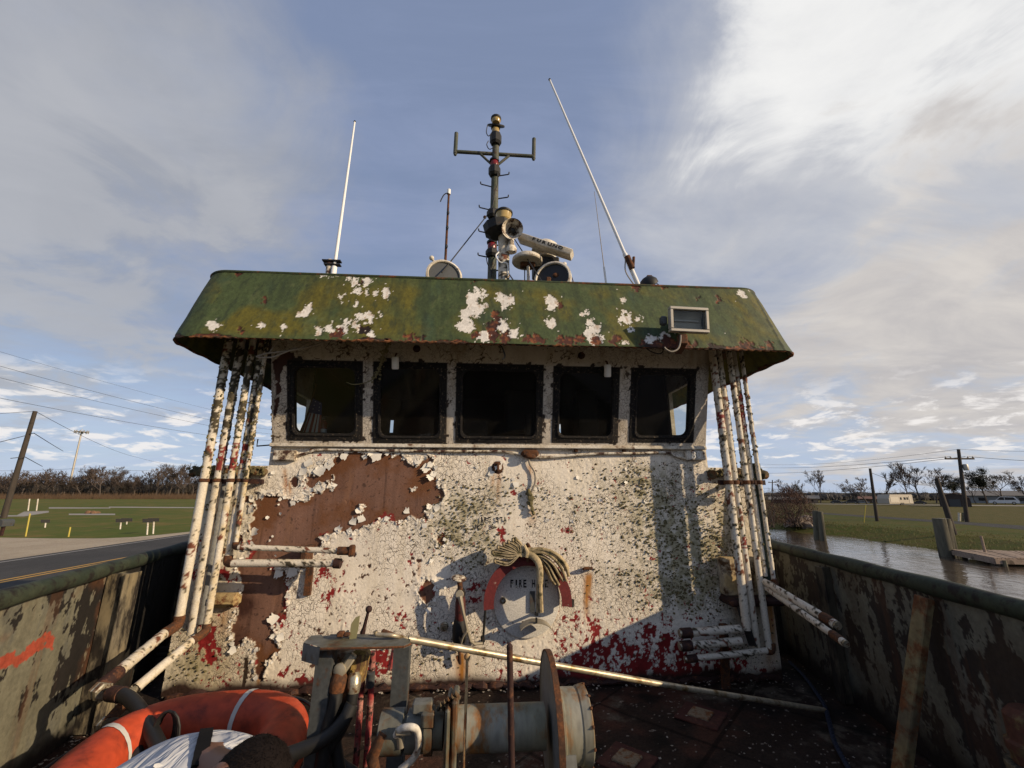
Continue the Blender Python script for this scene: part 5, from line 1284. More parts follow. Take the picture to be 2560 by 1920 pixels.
# ------------------------------------------------------------------ on the face of the house
def hose_station():
    y = WY - .02; P_ = lambda a, b, o=0: Py(a, b, y - o)
    c = P_(1320, 1505, .12); T = thing('hose_rack', 'red horseshoe fire hose rack with steel keeper on the white wall', 'hose rack', Py(1320, 1505, WY))
    # horseshoe saddle: a red band that stands off the plate, with a front flange
    def arc(px0, px1, py0, py1): pass
    cx = c.x; cz = P_(1320, 1505, .12).z; ro = (P_(1433, 1500, .12) - P_(1213, 1500, .12)).length / 2; ri = ro * .77
    cz = P_(1320, 1508, .12).z
    a0, a1, n = R(-5), R(187), 40; m = MB(); V_ = []
    yf, yb = WY - .15, WY - .145
    for i in range(n + 1):
        a = a0 + (a1 - a0) * i / n; w = 1.0
        ca, sa = math.cos(a), math.sin(a) * 1.03
        for r_, yy in ((ro, yf), (ri, yf), (ri, yf + .008), (ri + .03, yf + .010), (ri + .03, WY - .02), (ri + .042, WY - .02), (ri + .042, yf + .012), (ro, yf + .010)): V_.append((cx + ca * r_, yy, cz + sa * r_))
    k = 8; F_ = [[i * k + j, i * k + (j + 1) % k, (i + 1) * k + (j + 1) % k, (i + 1) * k + j] for i in range(n) for j in range(k)] + [list(range(k)), [n * k + j for j in reversed(range(k))]]
    m.add(V_, F_); m.build('saddle', M['redpaint'], T)
    # back disc lettered FIRE HO(SE)
    MB().lathe([(ri + .0, 0), (ri + .0, .012), (ri - .01, .015)], Vector((cx, WY - .012, cz - .015)), (0, -1, 0), 40).build('back_plate', M['discwhite'], T)
    q = stencil('FIRE HOSE', 1280, 1366, 1459, 19, WY - .032, T)
    g = MB(); p0 = P_(1331, 1478, .02); p1 = P_(1331, 1530, .02); g.beam(p0, p1, .04, .01, (0, 1, 0)); g.build('plate_slot', M['greydark'], T)
    # keeper: curved steel strap on an arm
    kc = P_(1340, 1580, .14); kr = .115; mk = MB(); V_ = []
    for i in range(15):
        a = R(155 - 130 * i / 14); p = Vector((kc.x + kr * math.cos(a) * 1.15, 0, kc.z - .02 + kr * math.sin(a) * .75))
        for yy, dz in ((WY - .20, 0), (WY - .08, .0), (WY - .08, .008), (WY - .20, .008)): V_.append((p.x, yy, p.z + dz))
    mk.add(V_, [[i * 4 + j, i * 4 + (j + 1) % 4, i * 4 + 4 + (j + 1) % 4, i * 4 + 4 + j] for i in range(14) for j in range(4)])
    mk.build('keeper', M['alu2'], T)
    MB().beam(P_(1341, 1538, .12), Py(1341, 1530, WY - .005), .03, .012).beam(P_(1341, 1545, .175), P_(1341, 1557, .175), .03, .012).build('keeper_arm', M['black'], T)
    st = MB(); st.tube([P_(1214, 1518, .08), P_(1207, 1610, .05), P_(1172, 1605, .05)], .010, 7); st.tube([P_(1208, 1605, .05), P_(1206, 1590, .05)], .016, 7); st.build('drop_rod', M['black'], T)
    MB().tube([Py(1322, 1378, WY), P_(1322, 1378, .19)], .018, 8).tube(smooth_path([P_(1317, 1372, .19), P_(1319, 1360, .2), P_(1325, 1372, .21), P_(1324, 1390, .21), P_(1318, 1404, .2)], 5), .012, 8).build('hook', M['rust'], T)
    MB().tube([P_(1428, 1498, .10), P_(1427, 1516, .10)], .026, 10).build('nozzle', M['black'], T)
    # the hose: flat folds fanned over the saddle and gathered at the hook
    H = thing('fire_hose', 'bundle of flat tan canvas fire hose folded over the red rack, tied', 'fire hose', Py(1320, 1392, WY - .18))
    def strap(pts, w, t, name='hose_fold', o0=.18, wdir=None):
        pp = smooth_path([P_(a, b, o) for a, b, o in pts], 6); m = MB(); V_ = []; n_ = len(pp)
        for i, p in enumerate(pp):
            tg = (pp[min(i + 1, n_ - 1)] - pp[max(i - 1, 0)]).normalized(); dep = Vector((0, -1, 0)); u = tg.cross(dep).normalized()
            ww = w * (.55 + .45 * math.sin(math.pi * min(1, .15 + i / (n_ - 1) * .85))) if wdir is None else w
            for k_ in range(10):
                a = 2 * math.pi * k_ / 10; V_.append(p + u * math.cos(a) * t + dep * math.sin(a) * ww)
        m.add(V_, [[i * 10 + k_, i * 10 + (k_ + 1) % 10, (i + 1) * 10 + (k_ + 1) % 10, (i + 1) * 10 + k_] for i in range(n_ - 1) for k_ in range(10)] + [list(range(9, -1, -1)), [(n_ - 1) * 10 + k_ for k_ in range(10)]])
        m.build(name, M['canvas'], H)
    # left fan: loops ending in rounded turns
    fan = [((1236, 1402), (1270, 1408)), ((1233, 1398 - 14), (1275, 1392)), ((1231, 1379 + 2), (1272, 1384)), ((1244, 1368), (1278, 1378)), ((1258, 1360), (1284, 1372)), ((1270, 1355), (1292, 1368)), ((1281, 1350), (1300, 1366)), ((1288, 1348), (1304, 1366))]
    for i, (e, mdl) in enumerate(fan):
        for j, off in enumerate((-3.2, 3.2)):
            strap([(e[0] + abs(off) * .2, e[1] + off * .9, .17), (mdl[0], mdl[1] + off * .8, .18), (1300, 1384 + off * .5 + i * .4, .19), (1322, 1386 + off * .4, .19)], .055, .009)
        p = P_(e[0] + 1, e[1], .17); MB().ball(p, (.013, .055, .018), 10, 8).build('hose_fold', M['canvas'], H)
    # right side falls over the saddle in narrow folds
    right = [[(1322, 1378, .2), (1350, 1372, .2), (1385, 1382, .2), (1410, 1408, .19), (1422, 1440, .18)], [(1322, 1384, .2), (1352, 1380, .2), (1382, 1394, .2), (1402, 1418, .19), (1416, 1452, .18)], [(1322, 1388, .19), (1355, 1390, .19), (1380, 1408, .19), (1394, 1430, .18), (1408, 1452, .17)],
             [(1325, 1390, .18), (1352, 1394, .18), (1370, 1412, .18), (1384, 1438, .17), (1397, 1462, .16)], [(1325, 1392, .17), (1350, 1398, .17), (1366, 1420, .17), (1378, 1446, .16), (1388, 1460, .16)], [(1340, 1390, .17), (1362, 1396, .17), (1378, 1424, .16), (1392, 1452, .16)]]
    for p in right: strap(p, .05, .012)
    strap([(1300, 1378, .2), (1330, 1376, .22), (1365, 1380, .22), (1395, 1392, .21), (1412, 1412, .2), (1418, 1424, .19)], .02, .022, wdir=1)
    strap([(1318, 1384, .23), (1334, 1392, .24), (1346, 1408, .24), (1350, 1432, .235), (1349, 1460, .23)], .014, .026, wdir=1)
    strap([(1349, 1458, .22), (1350, 1485, .2), (1351, 1510, .18), (1352, 1530, .16)], .030, .022, wdir=1)
    strap([(1343, 1410, .18), (1344, 1450, .18), (1343, 1490, .17), (1343, 1530, .15)], .03, .008, wdir=1)
    MB().tube([P_(1305, 1376, .22), P_(1312, 1366, .23), P_(1318, 1380, .24), P_(1316, 1392, .23)], .018, 8).build('hose_fold', M['canvas'], H)
M['discwhite'] = mat_rusty('white_disc_paint', (.62, .60, .55), (.10, .06, .04), .16, 24, .75)
M['alu2'] = mat_plain('weathered_steel_strap', (.36, .32, .24), .4, .4, var=.2)
hose_station()
M['darkred'] = mat_rusty('dark_red_iron', (.085, .016, .014), (.03, .014, .01), .4, 20, .7)
def hydrant():
    y = WY; P_ = lambda a, b, o=0: Py(a, b, y - o)
    T = thing('fire_hydrant_valve', 'rusty red fire hydrant valve with handwheel and a hose spanner, left of the hose rack', 'valve', Py(1152, 1600, WY - .04))
    MB().lathe([(.04, 0), (.058, .01), (.060, .018), (.04, .028), (.02, .034)], P_(1147, 1450, .11), (.1, -.25, 1), 18).build('handwheel', M['whitepeel'], T)
    MB().tube([P_(1149, 1452, .12), P_(1151, 1475, .12)], .02, 10).build('valve_stem', M['rust'], T)
    MB().lathe([(.030, .0), (.036, .02), (.040, .06), (.040, .14), (.030, .19), (.022, .22)], P_(1150, 1555, .10), (0, 0, 1), 18).build('valve_body', M['darkred'], T)
    MB().box(P_(1152, 1482, .11), (.066, .06, .06), b=.012).build('bonnet', M['black'], T)
    MB().lathe([(.046, 0), (.055, .02), (.052, .12), (.038, .18)], P_(1148, 1606, .09), (0, 0, 1), 16).tube([P_(1148, 1580, .10), Py(1146, 1575, WY)], .05, 12).build('outlet', M['black'], T)
    s = MB(); s.tube([P_(1150, 1490, .17), P_(1158, 1530, .18), P_(1168, 1575, .17), P_(1176, 1602, .15), P_(1186, 1610, .14), P_(1206, 1608, .12)], [.018, .012, .012, .012, .011, .010], 8); s.lathe([(.028, -.006), (.032, 0), (.028, .006)], P_(1149, 1486, .17), (0, -1, .1), 16); s.build('hose_spanner', M['alu2'], T)
    MB().tube(smooth_path([P_(1168, 1578, .18), P_(1158, 1592, .17), P_(1152, 1612, .15)], 5), .008, 6).build('spanner_hook', M['alu2'], T)
    MB().tube([P_(1148, 1610, .06), P_(1150, 1660, .05), P_(1142, 1640, .05)], .012, 8).build('drain', M['rust'], T)
hydrant()

# ------------------------------------------------------------------ deck machinery in front
def control_stand():
    s = 1.78
    lf = Pd(858, 1632, s - .02); top = Pd(880, 1604, s).z
    T = thing('control_stand', 'grey steel control stand with rounded top plate, levers, valve block and black hoses', 'control stand', (lf.x + .15, lf.y, 0))
    z = top
    pl = [Pz(a, b, z) for a, b in ((783, 1592), (800, 1618), (850, 1617), (905, 1616), (960, 1615), (1010, 1613), (1026, 1606), (1020, 1598), (1000, 1592), (940, 1586), (860, 1584))]
    m = MB(); m.prism([(p.x, p.y) for p in pl], (0, 0, z - .012), (1, 0, 0), (0, 1, 0), .012); m.build('top_plate', M['grey'], T, False)
    e = MB(); e.tube([p + Vector((0, 0, -.006)) for p in pl[1:8]], .0045, 6); e.build('plate_edge', M['rust'], T)
    a, b, c_, d = Pz(785, 1590, z), Pz(801, 1617, z), None, None
    n = MB(); q0 = Pd(760, 1606, s); 
    bl = [Pd(761, 1601, s - .02), Pd(803, 1589, s + .12), Pd(803, 1614, s + .12), Pd(761, 1634, s - .02)]
    f0, f1 = Pd(760, 1607, s - .03), Pd(790, 1604, s - .05); 
    n.add([p + Vector((0, 0, .002)) for p in (Pz(758, 1608, z), Pz(800, 1619, z), Pz(806, 1588, z), Pz(778, 1590, z))], [(0, 1, 2, 3)])
    A_, B_ = Pz(758, 1608, z), Pz(800, 1619, z); n.add([A_, B_, B_ + Vector((0, 0, -.065)), A_ + Vector((0, 0, -.065))], [(0, 1, 2, 3)]); C_ = Pz(778, 1590, z); n.add([A_, C_, C_ + Vector((0, 0, -.065)), A_ + Vector((0, 0, -.065))], [(0, 1, 2, 3)])
    n.build('folded_flange', M['grey'], T, False)
    def leg(px0, py0, px1, py1, s0):
        p0 = Pd(px0, py0, s0); p1 = Pd(px1, py1, s0 * 1.0); p0.z = z - .012
        dv = Vector((p1.x - p0.x, p1.y - p0.y, 0)) * 0; b_ = Vector((p0.x + (p1.x - p0.x) * .2, p0.y, 0))
        mm = MB(); mm.beam(b_, p0, .065, .010, (0, 1, 0)); mm.beam(b_ + Vector((.03, .03, 0)), p0 + Vector((.03, .03, 0)), .010, .06, (0, 1, 0)); mm.box(b_ + Vector((0, 0, .006)), (.12, .12, .012)); mm.build('leg', M['greydark'], T)
    leg(812, 1636, 772, 1900, s - .02); leg(1003, 1630, 990, 1790, s + .05)
    leg(842, 1605, 812, 1790, s + .12)
    # paddle and ball lever
    p0 = Pd(882, 1588, s + .04); p1 = Pd(895, 1536, s + .04); MB().prism([(-.012, 0), (.016, .0), (.022, .035), (.024, .088), (.006, .082), (-.010, .06)], Vector((p0.x, p0.y, z)), (1, 0, .12), (0, 0, 1), .006).build('paddle', mat_plain('dull_yellow_plate', (.20, .185, .09), .6), T, False)
    q0 = Pd(906, 1586, s + .10); q1 = Pd(922, 1523, s + .10); L_ = MB(); L_.tube([Vector((q0.x, q0.y, z)), q0 + (q1 - q0) * .3, q1], [.012, .008, .006], 8); L_.ball(q1, .015, 10, 8); L_.build('lever', M['darkrust'], T)
    for kk in (MB().box(Pd(852, 1585, s + .03), (.03, .03, .022), b=.005), MB().box(Pd(868, 1586, s + .03), (.025, .025, .014), b=.004), MB().box(Pd(970, 1584, s + .06), (.06, .02, .02), Matrix.Rotation(R(20), 3, 'Y'), .004)): kk.build('plate_bolt', M['rust'], T)
    # valve block under the plate
    v = MB(); v.box(Pd(868, 1652, s + .10), (.125, .10, .09), b=.012); v.box(Pd(845, 1665, s + .06), (.05, .06, .07), b=.02); v.build('valve_block', M['vblock'], T)
    v = MB(); p = Pd(857, 1671, s - .0); v.lathe([(.022, 0), (.026, .01), (.026, .03), (.015, .035)], p, (-.2, -1, .1), 14); v.beam(p + Vector((0, -.01, -.01)), p + Vector((.045, -.01, .055)), .032, .03, (0, 1, 0), .006); v.build('spool_cap', M['alu2'], T)
    v = MB(); v.box(Pd(897, 1664, s + .06), (.075, .07, .13), Matrix.Rotation(R(8), 3, 'Y'), .014); v.box(Pd(893, 1682, s + .03), (.05, .04, .03), Matrix.Rotation(R(20), 3, 'Y'), .008); v.build('valve_body', M['yellowed'], T)
    for i, (pts, rr) in enumerate(((((848, 1692), (842, 1725), (836, 1765), (822, 1810), (810, 1870), (800, 1930)), .026), (((886, 1695), (884, 1725), (874, 1775), (850, 1830), (815, 1880), (760, 1930)), .022), (((872, 1700), (862, 1740), (842, 1800), (838, 1850), (850, 1930)), .024), (((820, 1700), (812, 1745), (808, 1780), (806, 1830), (790, 1900)), .018))):
        pp = smooth_path([Pd(a_, b_, s - .02 + .02 * i - .02 * j) for j, (a_, b_) in enumerate(pts)], 6); MB().tube(pp, rr, 12).build('hose', M['hose'], T)
        MB().tube([pp[0] + (pp[0] - pp[2]).normalized() * .02, pp[0], pp[4], pp[7]], [rr * .85, rr * 1.25, rr * 1.25, rr * 1.1], 12).build('hose_end', M['rust'] if i % 2 == 0 else M['brass'], T)
    pp = smooth_path([Pd(a_, b_, s - .06 - .03 * j) for j, (a_, b_) in enumerate(((880, 1760), (860, 1800), (815, 1845), (740, 1880), (660, 1905), (580, 1945)))], 6); MB().tube(pp, .027, 12).build('hose', M['hose'], T)
    pp = smooth_path([Pd(a_, b_, s + .05) for a_, b_ in ((835, 1690), (800, 1740), (788, 1790), (806, 1850), (850, 1905), (900, 1940))], 6); MB().tube(pp, .020, 12).build('hose', M['hose'], T)
    # two red pipes rising from the deck behind the hoses
    for x0, y0, x1, y1, nm in ((908, 1666, 900, 1775, 0), (932, 1630, 925, 1778, 1)):
        a_ = Pd(x0, y0, s + .42); b_ = Pd(x1, y1, s + .42); MB().tube([a_, b_, Vector((b_.x, b_.y, 0))], .016, 10).build('riser_pipe', M['redpipe'], T)
    MB().tube([Pd(927, 1680, s + .40), Pd(925, 1715, s + .40)], .022, 10).build('riser_valve', M['greydark'], T)
    MB().tube([Pd(986, 1622, s + .45), Pd(976, 1675, s + .42)], .015, 8).build('riser_pipe', M['redpipe'], T)
M['vblock'] = mat_rusty('grimy_cream_valve', (.27, .24, .17), (.14, .06, .02), .45, 18, .6)
M['yellowed'] = mat_rusty('yellow_valve', (.32, .22, .07), (.10, .05, .03), .42, 22, .6, stretch=(1, 1, .3))
M['redpipe'] = mat_rusty('flaking_red_pipe', (.28, .04, .04), (.03, .015, .012), .45, 24, .7, second=(.45, .22, .18))
control_stand()
def winch():
    s = 1.62; ctr = Pd(1250, 1818, s); zc = ctr.z; yv = ctr.y
    def X(px): return Pd(px, 1818, s).x
    T = thing('deck_winch', 'grey hydraulic deck winch with motor, short drum, big thin flange and rusted warping head', 'winch', (X(1250), yv, 0))
    ax = (1, 0, 0); C_ = lambda px: Vector((X(px), yv, zc))
    L_ = lambda a, b: X(b) - X(a)
    MB().lathe([(.064, 0), (.073, .004), (.073, L_(955, 1012)), (.064, L_(955, 1014))], C_(955), ax, 26).build('motor', M['grey'], T)
    MB().lathe([(.05, 0), (.05, L_(1014, 1022)), (.070, L_(1014, 1022)), (.070, L_(1014, 1066)), (.077, L_(1014, 1066)), (.077, L_(1014, 1085)), (.062, L_(1014, 1086)), (.062, L_(1014, 1110))], C_(1014), ax, 26).build('gearbox', M['grey'], T)
    MB().box(Vector((X(1058), yv - .02, zc + .088)), (.075, .05, .04), b=.006).box(Vector((X(1074), yv - .06, zc + .06)), (.05, .03, .05), b=.006).build('valve_cover', M['grey'], T)
    p = MB(); p.box(Vector((X(1138), yv, zc - .06)), (.022, .15, .36), b=.006); p.box(Vector((X(1122), yv, zc)), (.018, .20, .21), b=.008); p.box(Vector((X(1133), yv, (zc - .2) / 2)), (.10, .20, zc - .2), b=.006); p.build('end_frame', M['grey'], T)
    f = MB()
    for i in range(5): f.tube([Vector((X(1096 + i * 9), yv - .02, zc + .075 + i * .009)), Vector((X(1102 + i * 9), yv - .05, zc + .105 + i * .009)), Vector((X(1110 + i * 9), yv - .02, zc + .075 + i * .009))], .008, 8)
    f.build('pipe_coil', M['grey'], T)
    MB().lathe([(.075, 0), (.075, L_(1140, 1362))], C_(1140), ax, 32).build('drum', M['drum'], T)
    fl = MB(); fl.lathe([(.075, -.004), (.245, -.008), (.250, 0), (.245, .010), (.075, .010)], C_(1378), ax, 56); fl.build('flange', M['grey'], T)
    MB().lathe([(.2455, -.010), (.252, -.010), (.252, .012), (.2455, .012), (.2455, -.010)], C_(1378), ax, 56, False, False).build('flange_edge', M['rust'], T)
    wh = MB(); wh.lathe([(.105, 0), (.126, .012), (.126, .025), (.122, .027), (.122, L_(1392, 1450)), (.126, L_(1392, 1452)), (.133, L_(1392, 1472)), (.12, L_(1392, 1476)), (.05, L_(1392, 1478))], C_(1388), ax, 40); wh.build('warping_head', M['drum'], T)
    w2 = MB(); n = 13
    for i in range(n): a = 2 * math.pi * (i + rnd.uniform(-.3, .3)) / n; w2.ball(C_(1469) + Vector((rnd.uniform(-.004, .004), math.cos(a) * .131, math.sin(a) * .131)), (.007, rnd.uniform(.006, .012), .006), 6, 4, .3)
    w2.build('worn_rim', M['rust'], T)
    b = MB(); b.add([Vector((X(1398), yv - .25, 0)), Vector((X(1398), yv + .2, 0)), Vector((X(1398), yv + .05, zc - .04)), Vector((X(1398), yv - .12, zc - .04)), Vector((X(1440), yv - .25, 0)), Vector((X(1440), yv + .2, 0)), Vector((X(1425), yv + .05, zc - .04)), Vector((X(1425), yv - .12, zc - .04))], [(0, 1, 2, 3), (4, 7, 6, 5), (0, 4, 5, 1), (3, 2, 6, 7), (0, 3, 7, 4), (1, 5, 6, 2)]); b.build('bearing_post', M['grey'], T, False)
    h = MB(); h.tube(smooth_path([Pd(990, 1838, s - .09), Pd(1003, 1822, s - .11), Pd(1030, 1818, s - .12), Pd(1044, 1830, s - .11), Pd(1046, 1870, s - .10), Pd(1030, 1900, s - .10), Pd(1000, 1925, s - .10)], 6), .012, 10); h.build('hydraulic_line', M['whitemetal'], T)
    h = MB(); h.box(Pd(1010, 1826, s - .10), (.06, .03, .025), b=.005); h.tube([Pd(1001, 1838, s - .09), Pd(1003, 1865, s - .09)], .015, 10); h.build('line_fitting', M['alu2'], T)
    h = MB(); h.tube([Pd(960, 1830, s - .08), Pd(948, 1855, s - .09), Pd(930, 1895, s - .10), Pd(938, 1930, s - .10)], [.018, .020, .022, .02], 10); h.build('rusty_line', M['rust'], T)
    MB().box((X(1120), yv, .03), (L_(955, 1300), .3, .06), b=.01).build('bed_plate', M['greydark'], T)
M['drum'] = mat_rusty('grey_green_drum', (.24, .235, .20), (.25, .11, .035), .42, 7, .5, second=(.19, .175, .10), stretch=(1.4, .8, .4))
winch()
def rods():
    a = Pd(1168, 1642, 1.52); b = Pd(1160, 1925, 1.50); T = MB(); T.beam((a.x - .005, a.y, 0), a, .013, .010, (1, 0, 0), .003); T.ball(a, (.012, .01, .012), 8, 6)
    tag(T.build('upright_bar', M['tanrust'], None, loc=(a.x, a.y, 0)), 'flat upright bar streaked tan and rust in front of the winch drum', 'bar')
    a = Pd(1274, 1617, 1.47); T = MB(); T.tube([(a.x + .02, a.y, 0), a], .011, 10); T.ball(a, .0115, 8, 6)
    tag(T.build('upright_rod', M['darkrust'], None, loc=(a.x + .02, a.y, 0)), 'dark brown round rod standing upright in front of the winch drum', 'rod')
    # long galvanised pole with a hooked end, from the stand down to the deck
    p1 = Pd(1020, 1597, 1.86); p2 = Pz(2062, 1776, .02); T = thing('boat_pole', 'long tan galvanised pole with hooked tip leaning from the stand to the deck', 'pole', p2)
    tip = [Pd(x, y, 1.80) for x, y in ((938, 1578), (941, 1585), (955, 1587), (985, 1589))]
    MB().tube([p1, p1 + (p2 - p1) * .5 + Vector((0, 0, -.01)), p2], .0155, 14).build('shaft', M['steel'], T)
    MB().tube(smooth_path(tip + [p1, p1 + (p2 - p1) * .04], 5), .009, 10).build('hook', M['steel'], T)
rods()
# ------------------------------------------------------------------ life float, hoses, rope, person
def life_float():
    c = Vector((-1.27, 2.27, .30)); T = thing('life_float', 'orange oval life float ring with white bands and black grab rope on the deck', 'life float', (c.x, c.y, 0))
    ax, ay, tr = .37, .34, .118
    rot = Matrix.Rotation(R(6), 3, 'Z') @ Matrix.Rotation(R(4), 3, 'X')
    def P_(a, b, r=tr, n=2.7):
        ca, sa = math.cos(a), math.sin(a); q = (abs(ca) ** n + abs(sa) ** n) ** (-1 / n)
        d = Vector((ca / ax, sa / ay, 0)).normalized(); ctr = Vector((ax * ca * q, ay * sa * q, 0))
        return c + rot @ (ctr + d * (r * math.cos(b)) + Vector((0, 0, r * math.sin(b) * 1.05)))
    n, k = 72, 22; m = MB(); m.add([P_(2 * math.pi * i / n, 2 * math.pi * j / k) for i in range(n) for j in range(k)], [[i * k + j, i * k + (j + 1) % k, ((i + 1) % n) * k + (j + 1) % k, ((i + 1) % n) * k + j] for i in range(n) for j in range(k)])
    m.build('float_ring', M['orange'], T)
    for a in (R(72), R(160)):
        m = MB(); w = .036; q = 4
        m.add([P_(a + w * (2 * i / q - 1), 2 * math.pi * j / k, tr + .003) for i in range(q + 1) for j in range(k)], [[i * k + j, i * k + (j + 1) % k, (i + 1) * k + (j + 1) % k, (i + 1) * k + j] for i in range(q) for j in range(k)]); m.build('band', M['band'], T)
    for k0, (a0, a1) in enumerate(((72, 154), (162, 244), (252, 334), (342, 424))):
        pp = [P_(R(a0 + (a1 - a0) * t / 12), R(20), tr + .012 + .02 * math.sin(math.pi * t / 12)) for t in range(13)]; MB().tube(pp, .009, 7).build('grab_rope', M['hose'], T)
    z = c.z - .16
    # slatted bottom hung in the ring, rope coil on the rim
    for i in range(5): MB().box(c + rot @ Vector((-.2 + .1 * i, 0, -.13)), (.07, .56, .02), rot, .004).build('slat', M['greydark'], T)
    for j in range(4):
        pp = [P_(R(128), R(150), tr + .012) + Vector((.035 * math.cos(t) * (1 + .25 * j) + .012 * j, -.02 * j, -.02 + .075 * math.sin(t) * (1 + .12 * j))) for t in [2 * math.pi * q / 16 for q in range(17)]]
        MB().tube(pp, .006, 7).build('rope_coil', M['hose'], T)
    for x, y in ((-.32, -.28), (.32, -.28), (-.32, .28), (.32, .28)): MB().box((c.x + x, c.y + y, .085), (.14, .14, .17), b=.01).build('chock', M['darkrust'], T)
M['orange'] = mat_rusty('sun_faded_orange', (.42, .055, .018), (.22, .030, .014), .34, 5, .6, second=(.30, .040, .016), bump=.12)
M['band'] = mat_plain('grubby_white_band', (.46, .45, .42), .7, var=.3)
life_float()
def dep(P): return (P.x * sy + P.y * cy) * cp + (P.z - CAMZ) * sp
def deck_hoses():
    d1 = (FIT1 - Py(450, 1560, 3.4)).normalized()
    T = thing('hydraulic_hose', 'upper thick black hose with plated hex fitting, bending down from the long white pipe', 'hose', FIT1, 'black hoses on the port pipes')
    g = FIT1 + Vector((.02, -.06, -.03))
    MB().tube([FIT1 - d1 * .1, FIT1 + d1 * .01, FIT1 + Vector((-.005, -.02, -.02))], .036, 12).build('elbow', M['darkrust'], T)
    sA = dep(FIT1) - .06
    a = Pd(252, 1728, sA); b = Pd(285, 1736, sA - .05); d = (b - a).normalized()
    MB().lathe([(.036, 0), (.043, .01), (.043, .03), (.037, .035), (.037, .045), (.043, .05), (.043, .075), (.034, .08)], a - d * .04, d, 6).build('fitting', M['brass'], T, ang=20)
    pts = [b - d * .02, Pd(305, 1737, sA - .06), Pd(330, 1752, sA - .10), Pd(360, 1790, sA - .18), Pd(385, 1840, sA - .28), Pd(410, 1890, sA - .36), Pd(450, 1960, sA - .42)]
    MB().tube(smooth_path(pts, 6), .031, 14).build('hose', M['hose'], T); MB().tube([b - d * .03, pts[1]], .036, 14).build('sleeve', M['darkrust'], T)
    T = thing('hydraulic_hose', 'lower thick black hose with corroded brass fitting, draped across the orange float', 'hose', Pd(272, 1810, 2.3), 'black hoses on the port pipes')
    s2 = dep(FIT1) - .16
    a = Pd(268, 1812, s2); d = (Pd(300, 1812, s2 - .06) - a).normalized()
    MB().tube([Pd(312, 1760, s2 + .10), Pd(292, 1780, s2 + .05), Pd(272, 1803, s2)], .027, 12).build('elbow', M['rust'], T)
    MB().lathe([(.036, 0), (.042, .01), (.042, .035), (.036, .04), (.032, .07)], a - d * .05, d, 6).build('fitting', M['brass'], T, ang=20)
    MB().tube(smooth_path([a, Pd(285, 1812, s2 - .05), Pd(303, 1826, s2 - .1), Pd(325, 1850, s2 - .16), Pd(342, 1890, s2 - .22), Pd(356, 1940, s2 - .28), Pd(365, 1990, s2 - .3)], 6), .029, 14).build('hose', M['hose'], T)
deck_hoses()
# pile of coiled rope/hose in the corner by the house, blue rope on the deck
m = MB()
for j in range(4):
    c = Pz(415, 1660, 0) + Vector((0, 0, .03 + .04 * j)); m.tube([c + Vector((.14 * math.cos(t) * (1 - .05 * j), .12 * math.sin(t), .008 * math.sin(3 * t))) for t in [2 * math.pi * q / 22 for q in range(23)]], .020, 8)
tag(m.build('coiled_hose', mat_plain('dark_old_hose', (.035, .032, .028), .8), None, loc=Pz(415, 1660, 0)), 'dark hose coiled in the corner between bulwark and house', 'hose')
m = MB(); pts = smooth_path([Pz(x, y, .018) for x, y in ((1975, 1655), (2010, 1690), (2040, 1730), (2062, 1765), (2072, 1800), (2085, 1850), (2110, 1900), (2140, 1950))], 14)
for k in range(3): 
    off = [p + Vector((.007 * math.cos(i * .9 + k * 2.09), .007 * math.sin(i * .9 + k * 2.09), .004 * math.sin(i * .9 + k * 2.09))) for i, p in enumerate(pts)]; m.tube(off, .0085, 7)
tag(m.build('mooring_rope', mat_plain('blue_rope', (.012, .017, .034), .95, var=.4, scale=60), None, loc=Pz(2060, 1765, 0)), 'blue twisted rope lying across the dark deck on the right', 'rope')
# rusty fitting at the right edge of the photograph
def bitt():
    p = Vector((2.05, 1.62, 0)); T = thing('mooring_bitt', 'rust-red mooring bitt beside the right bulwark at the photo edge', 'bitt', p)
    p = Pd(2560, 1830, 1.75); T.location = (p.x, p.y, 0)
    MB().lathe([(.09, 0), (.09, p.z - .10), (.10, p.z - .08), (.10, p.z - .05), (.085, p.z - .04), (.085, p.z + .05), (.06, p.z + .08), (.01, p.z + .09)], (p.x + .05, p.y, 0), n=20).build('post', M['rustred'], T)
    MB().lathe([(.11, 0), (.115, .01), (.115, .03), (.10, .035)], (p.x + .05, p.y, p.z - .16), n=20).build('collar', M['framepaint'], T)
    MB().box((p.x + .05, p.y, .012), (.3, .3, .024), b=.004).build('base_plate', M['darkrust'], T)
M['rustred'] = mat_rusty('rust_red_bitt', (.09, .035, .022), (.13, .09, .04), .4, 9, .85)
bitt()

# --- person bent over in front of the float
def skin(name, joints, edges, mat, parent, sub=2, root=0):
    me = bpy.data.meshes.new(name); off = wloc(parent)
    me.from_pydata([tuple(Vector(j[0]) - off) for j in joints], edges, []); me.update()
    o = bpy.data.objects.new(name, me); COL.objects.link(o)
    md = o.modifiers.new('skin', 'SKIN'); md.use_smooth_shade = True; md.branch_smoothing = .6
    for i, j in enumerate(joints):
        r = j[1]; r = (r, r) if not hasattr(r, '__len__') else r
        me.skin_vertices[0].data[i].radius = r; me.skin_vertices[0].data[i].use_root = (i == root)
    s = o.modifiers.new('sub', 'SUBSURF'); s.levels = sub; s.render_levels = sub
    dg = bpy.context.evaluated_depsgraph_get(); dg.update()
    ne = bpy.data.meshes.new_from_object(o.evaluated_get(dg)); o.modifiers.clear(); o.data = ne; ne.name = name
    ne.materials.clear(); ne.materials.append(mat)
    ne.polygons.foreach_set('use_smooth', [True] * len(ne.polygons))
    o.parent = parent; return o
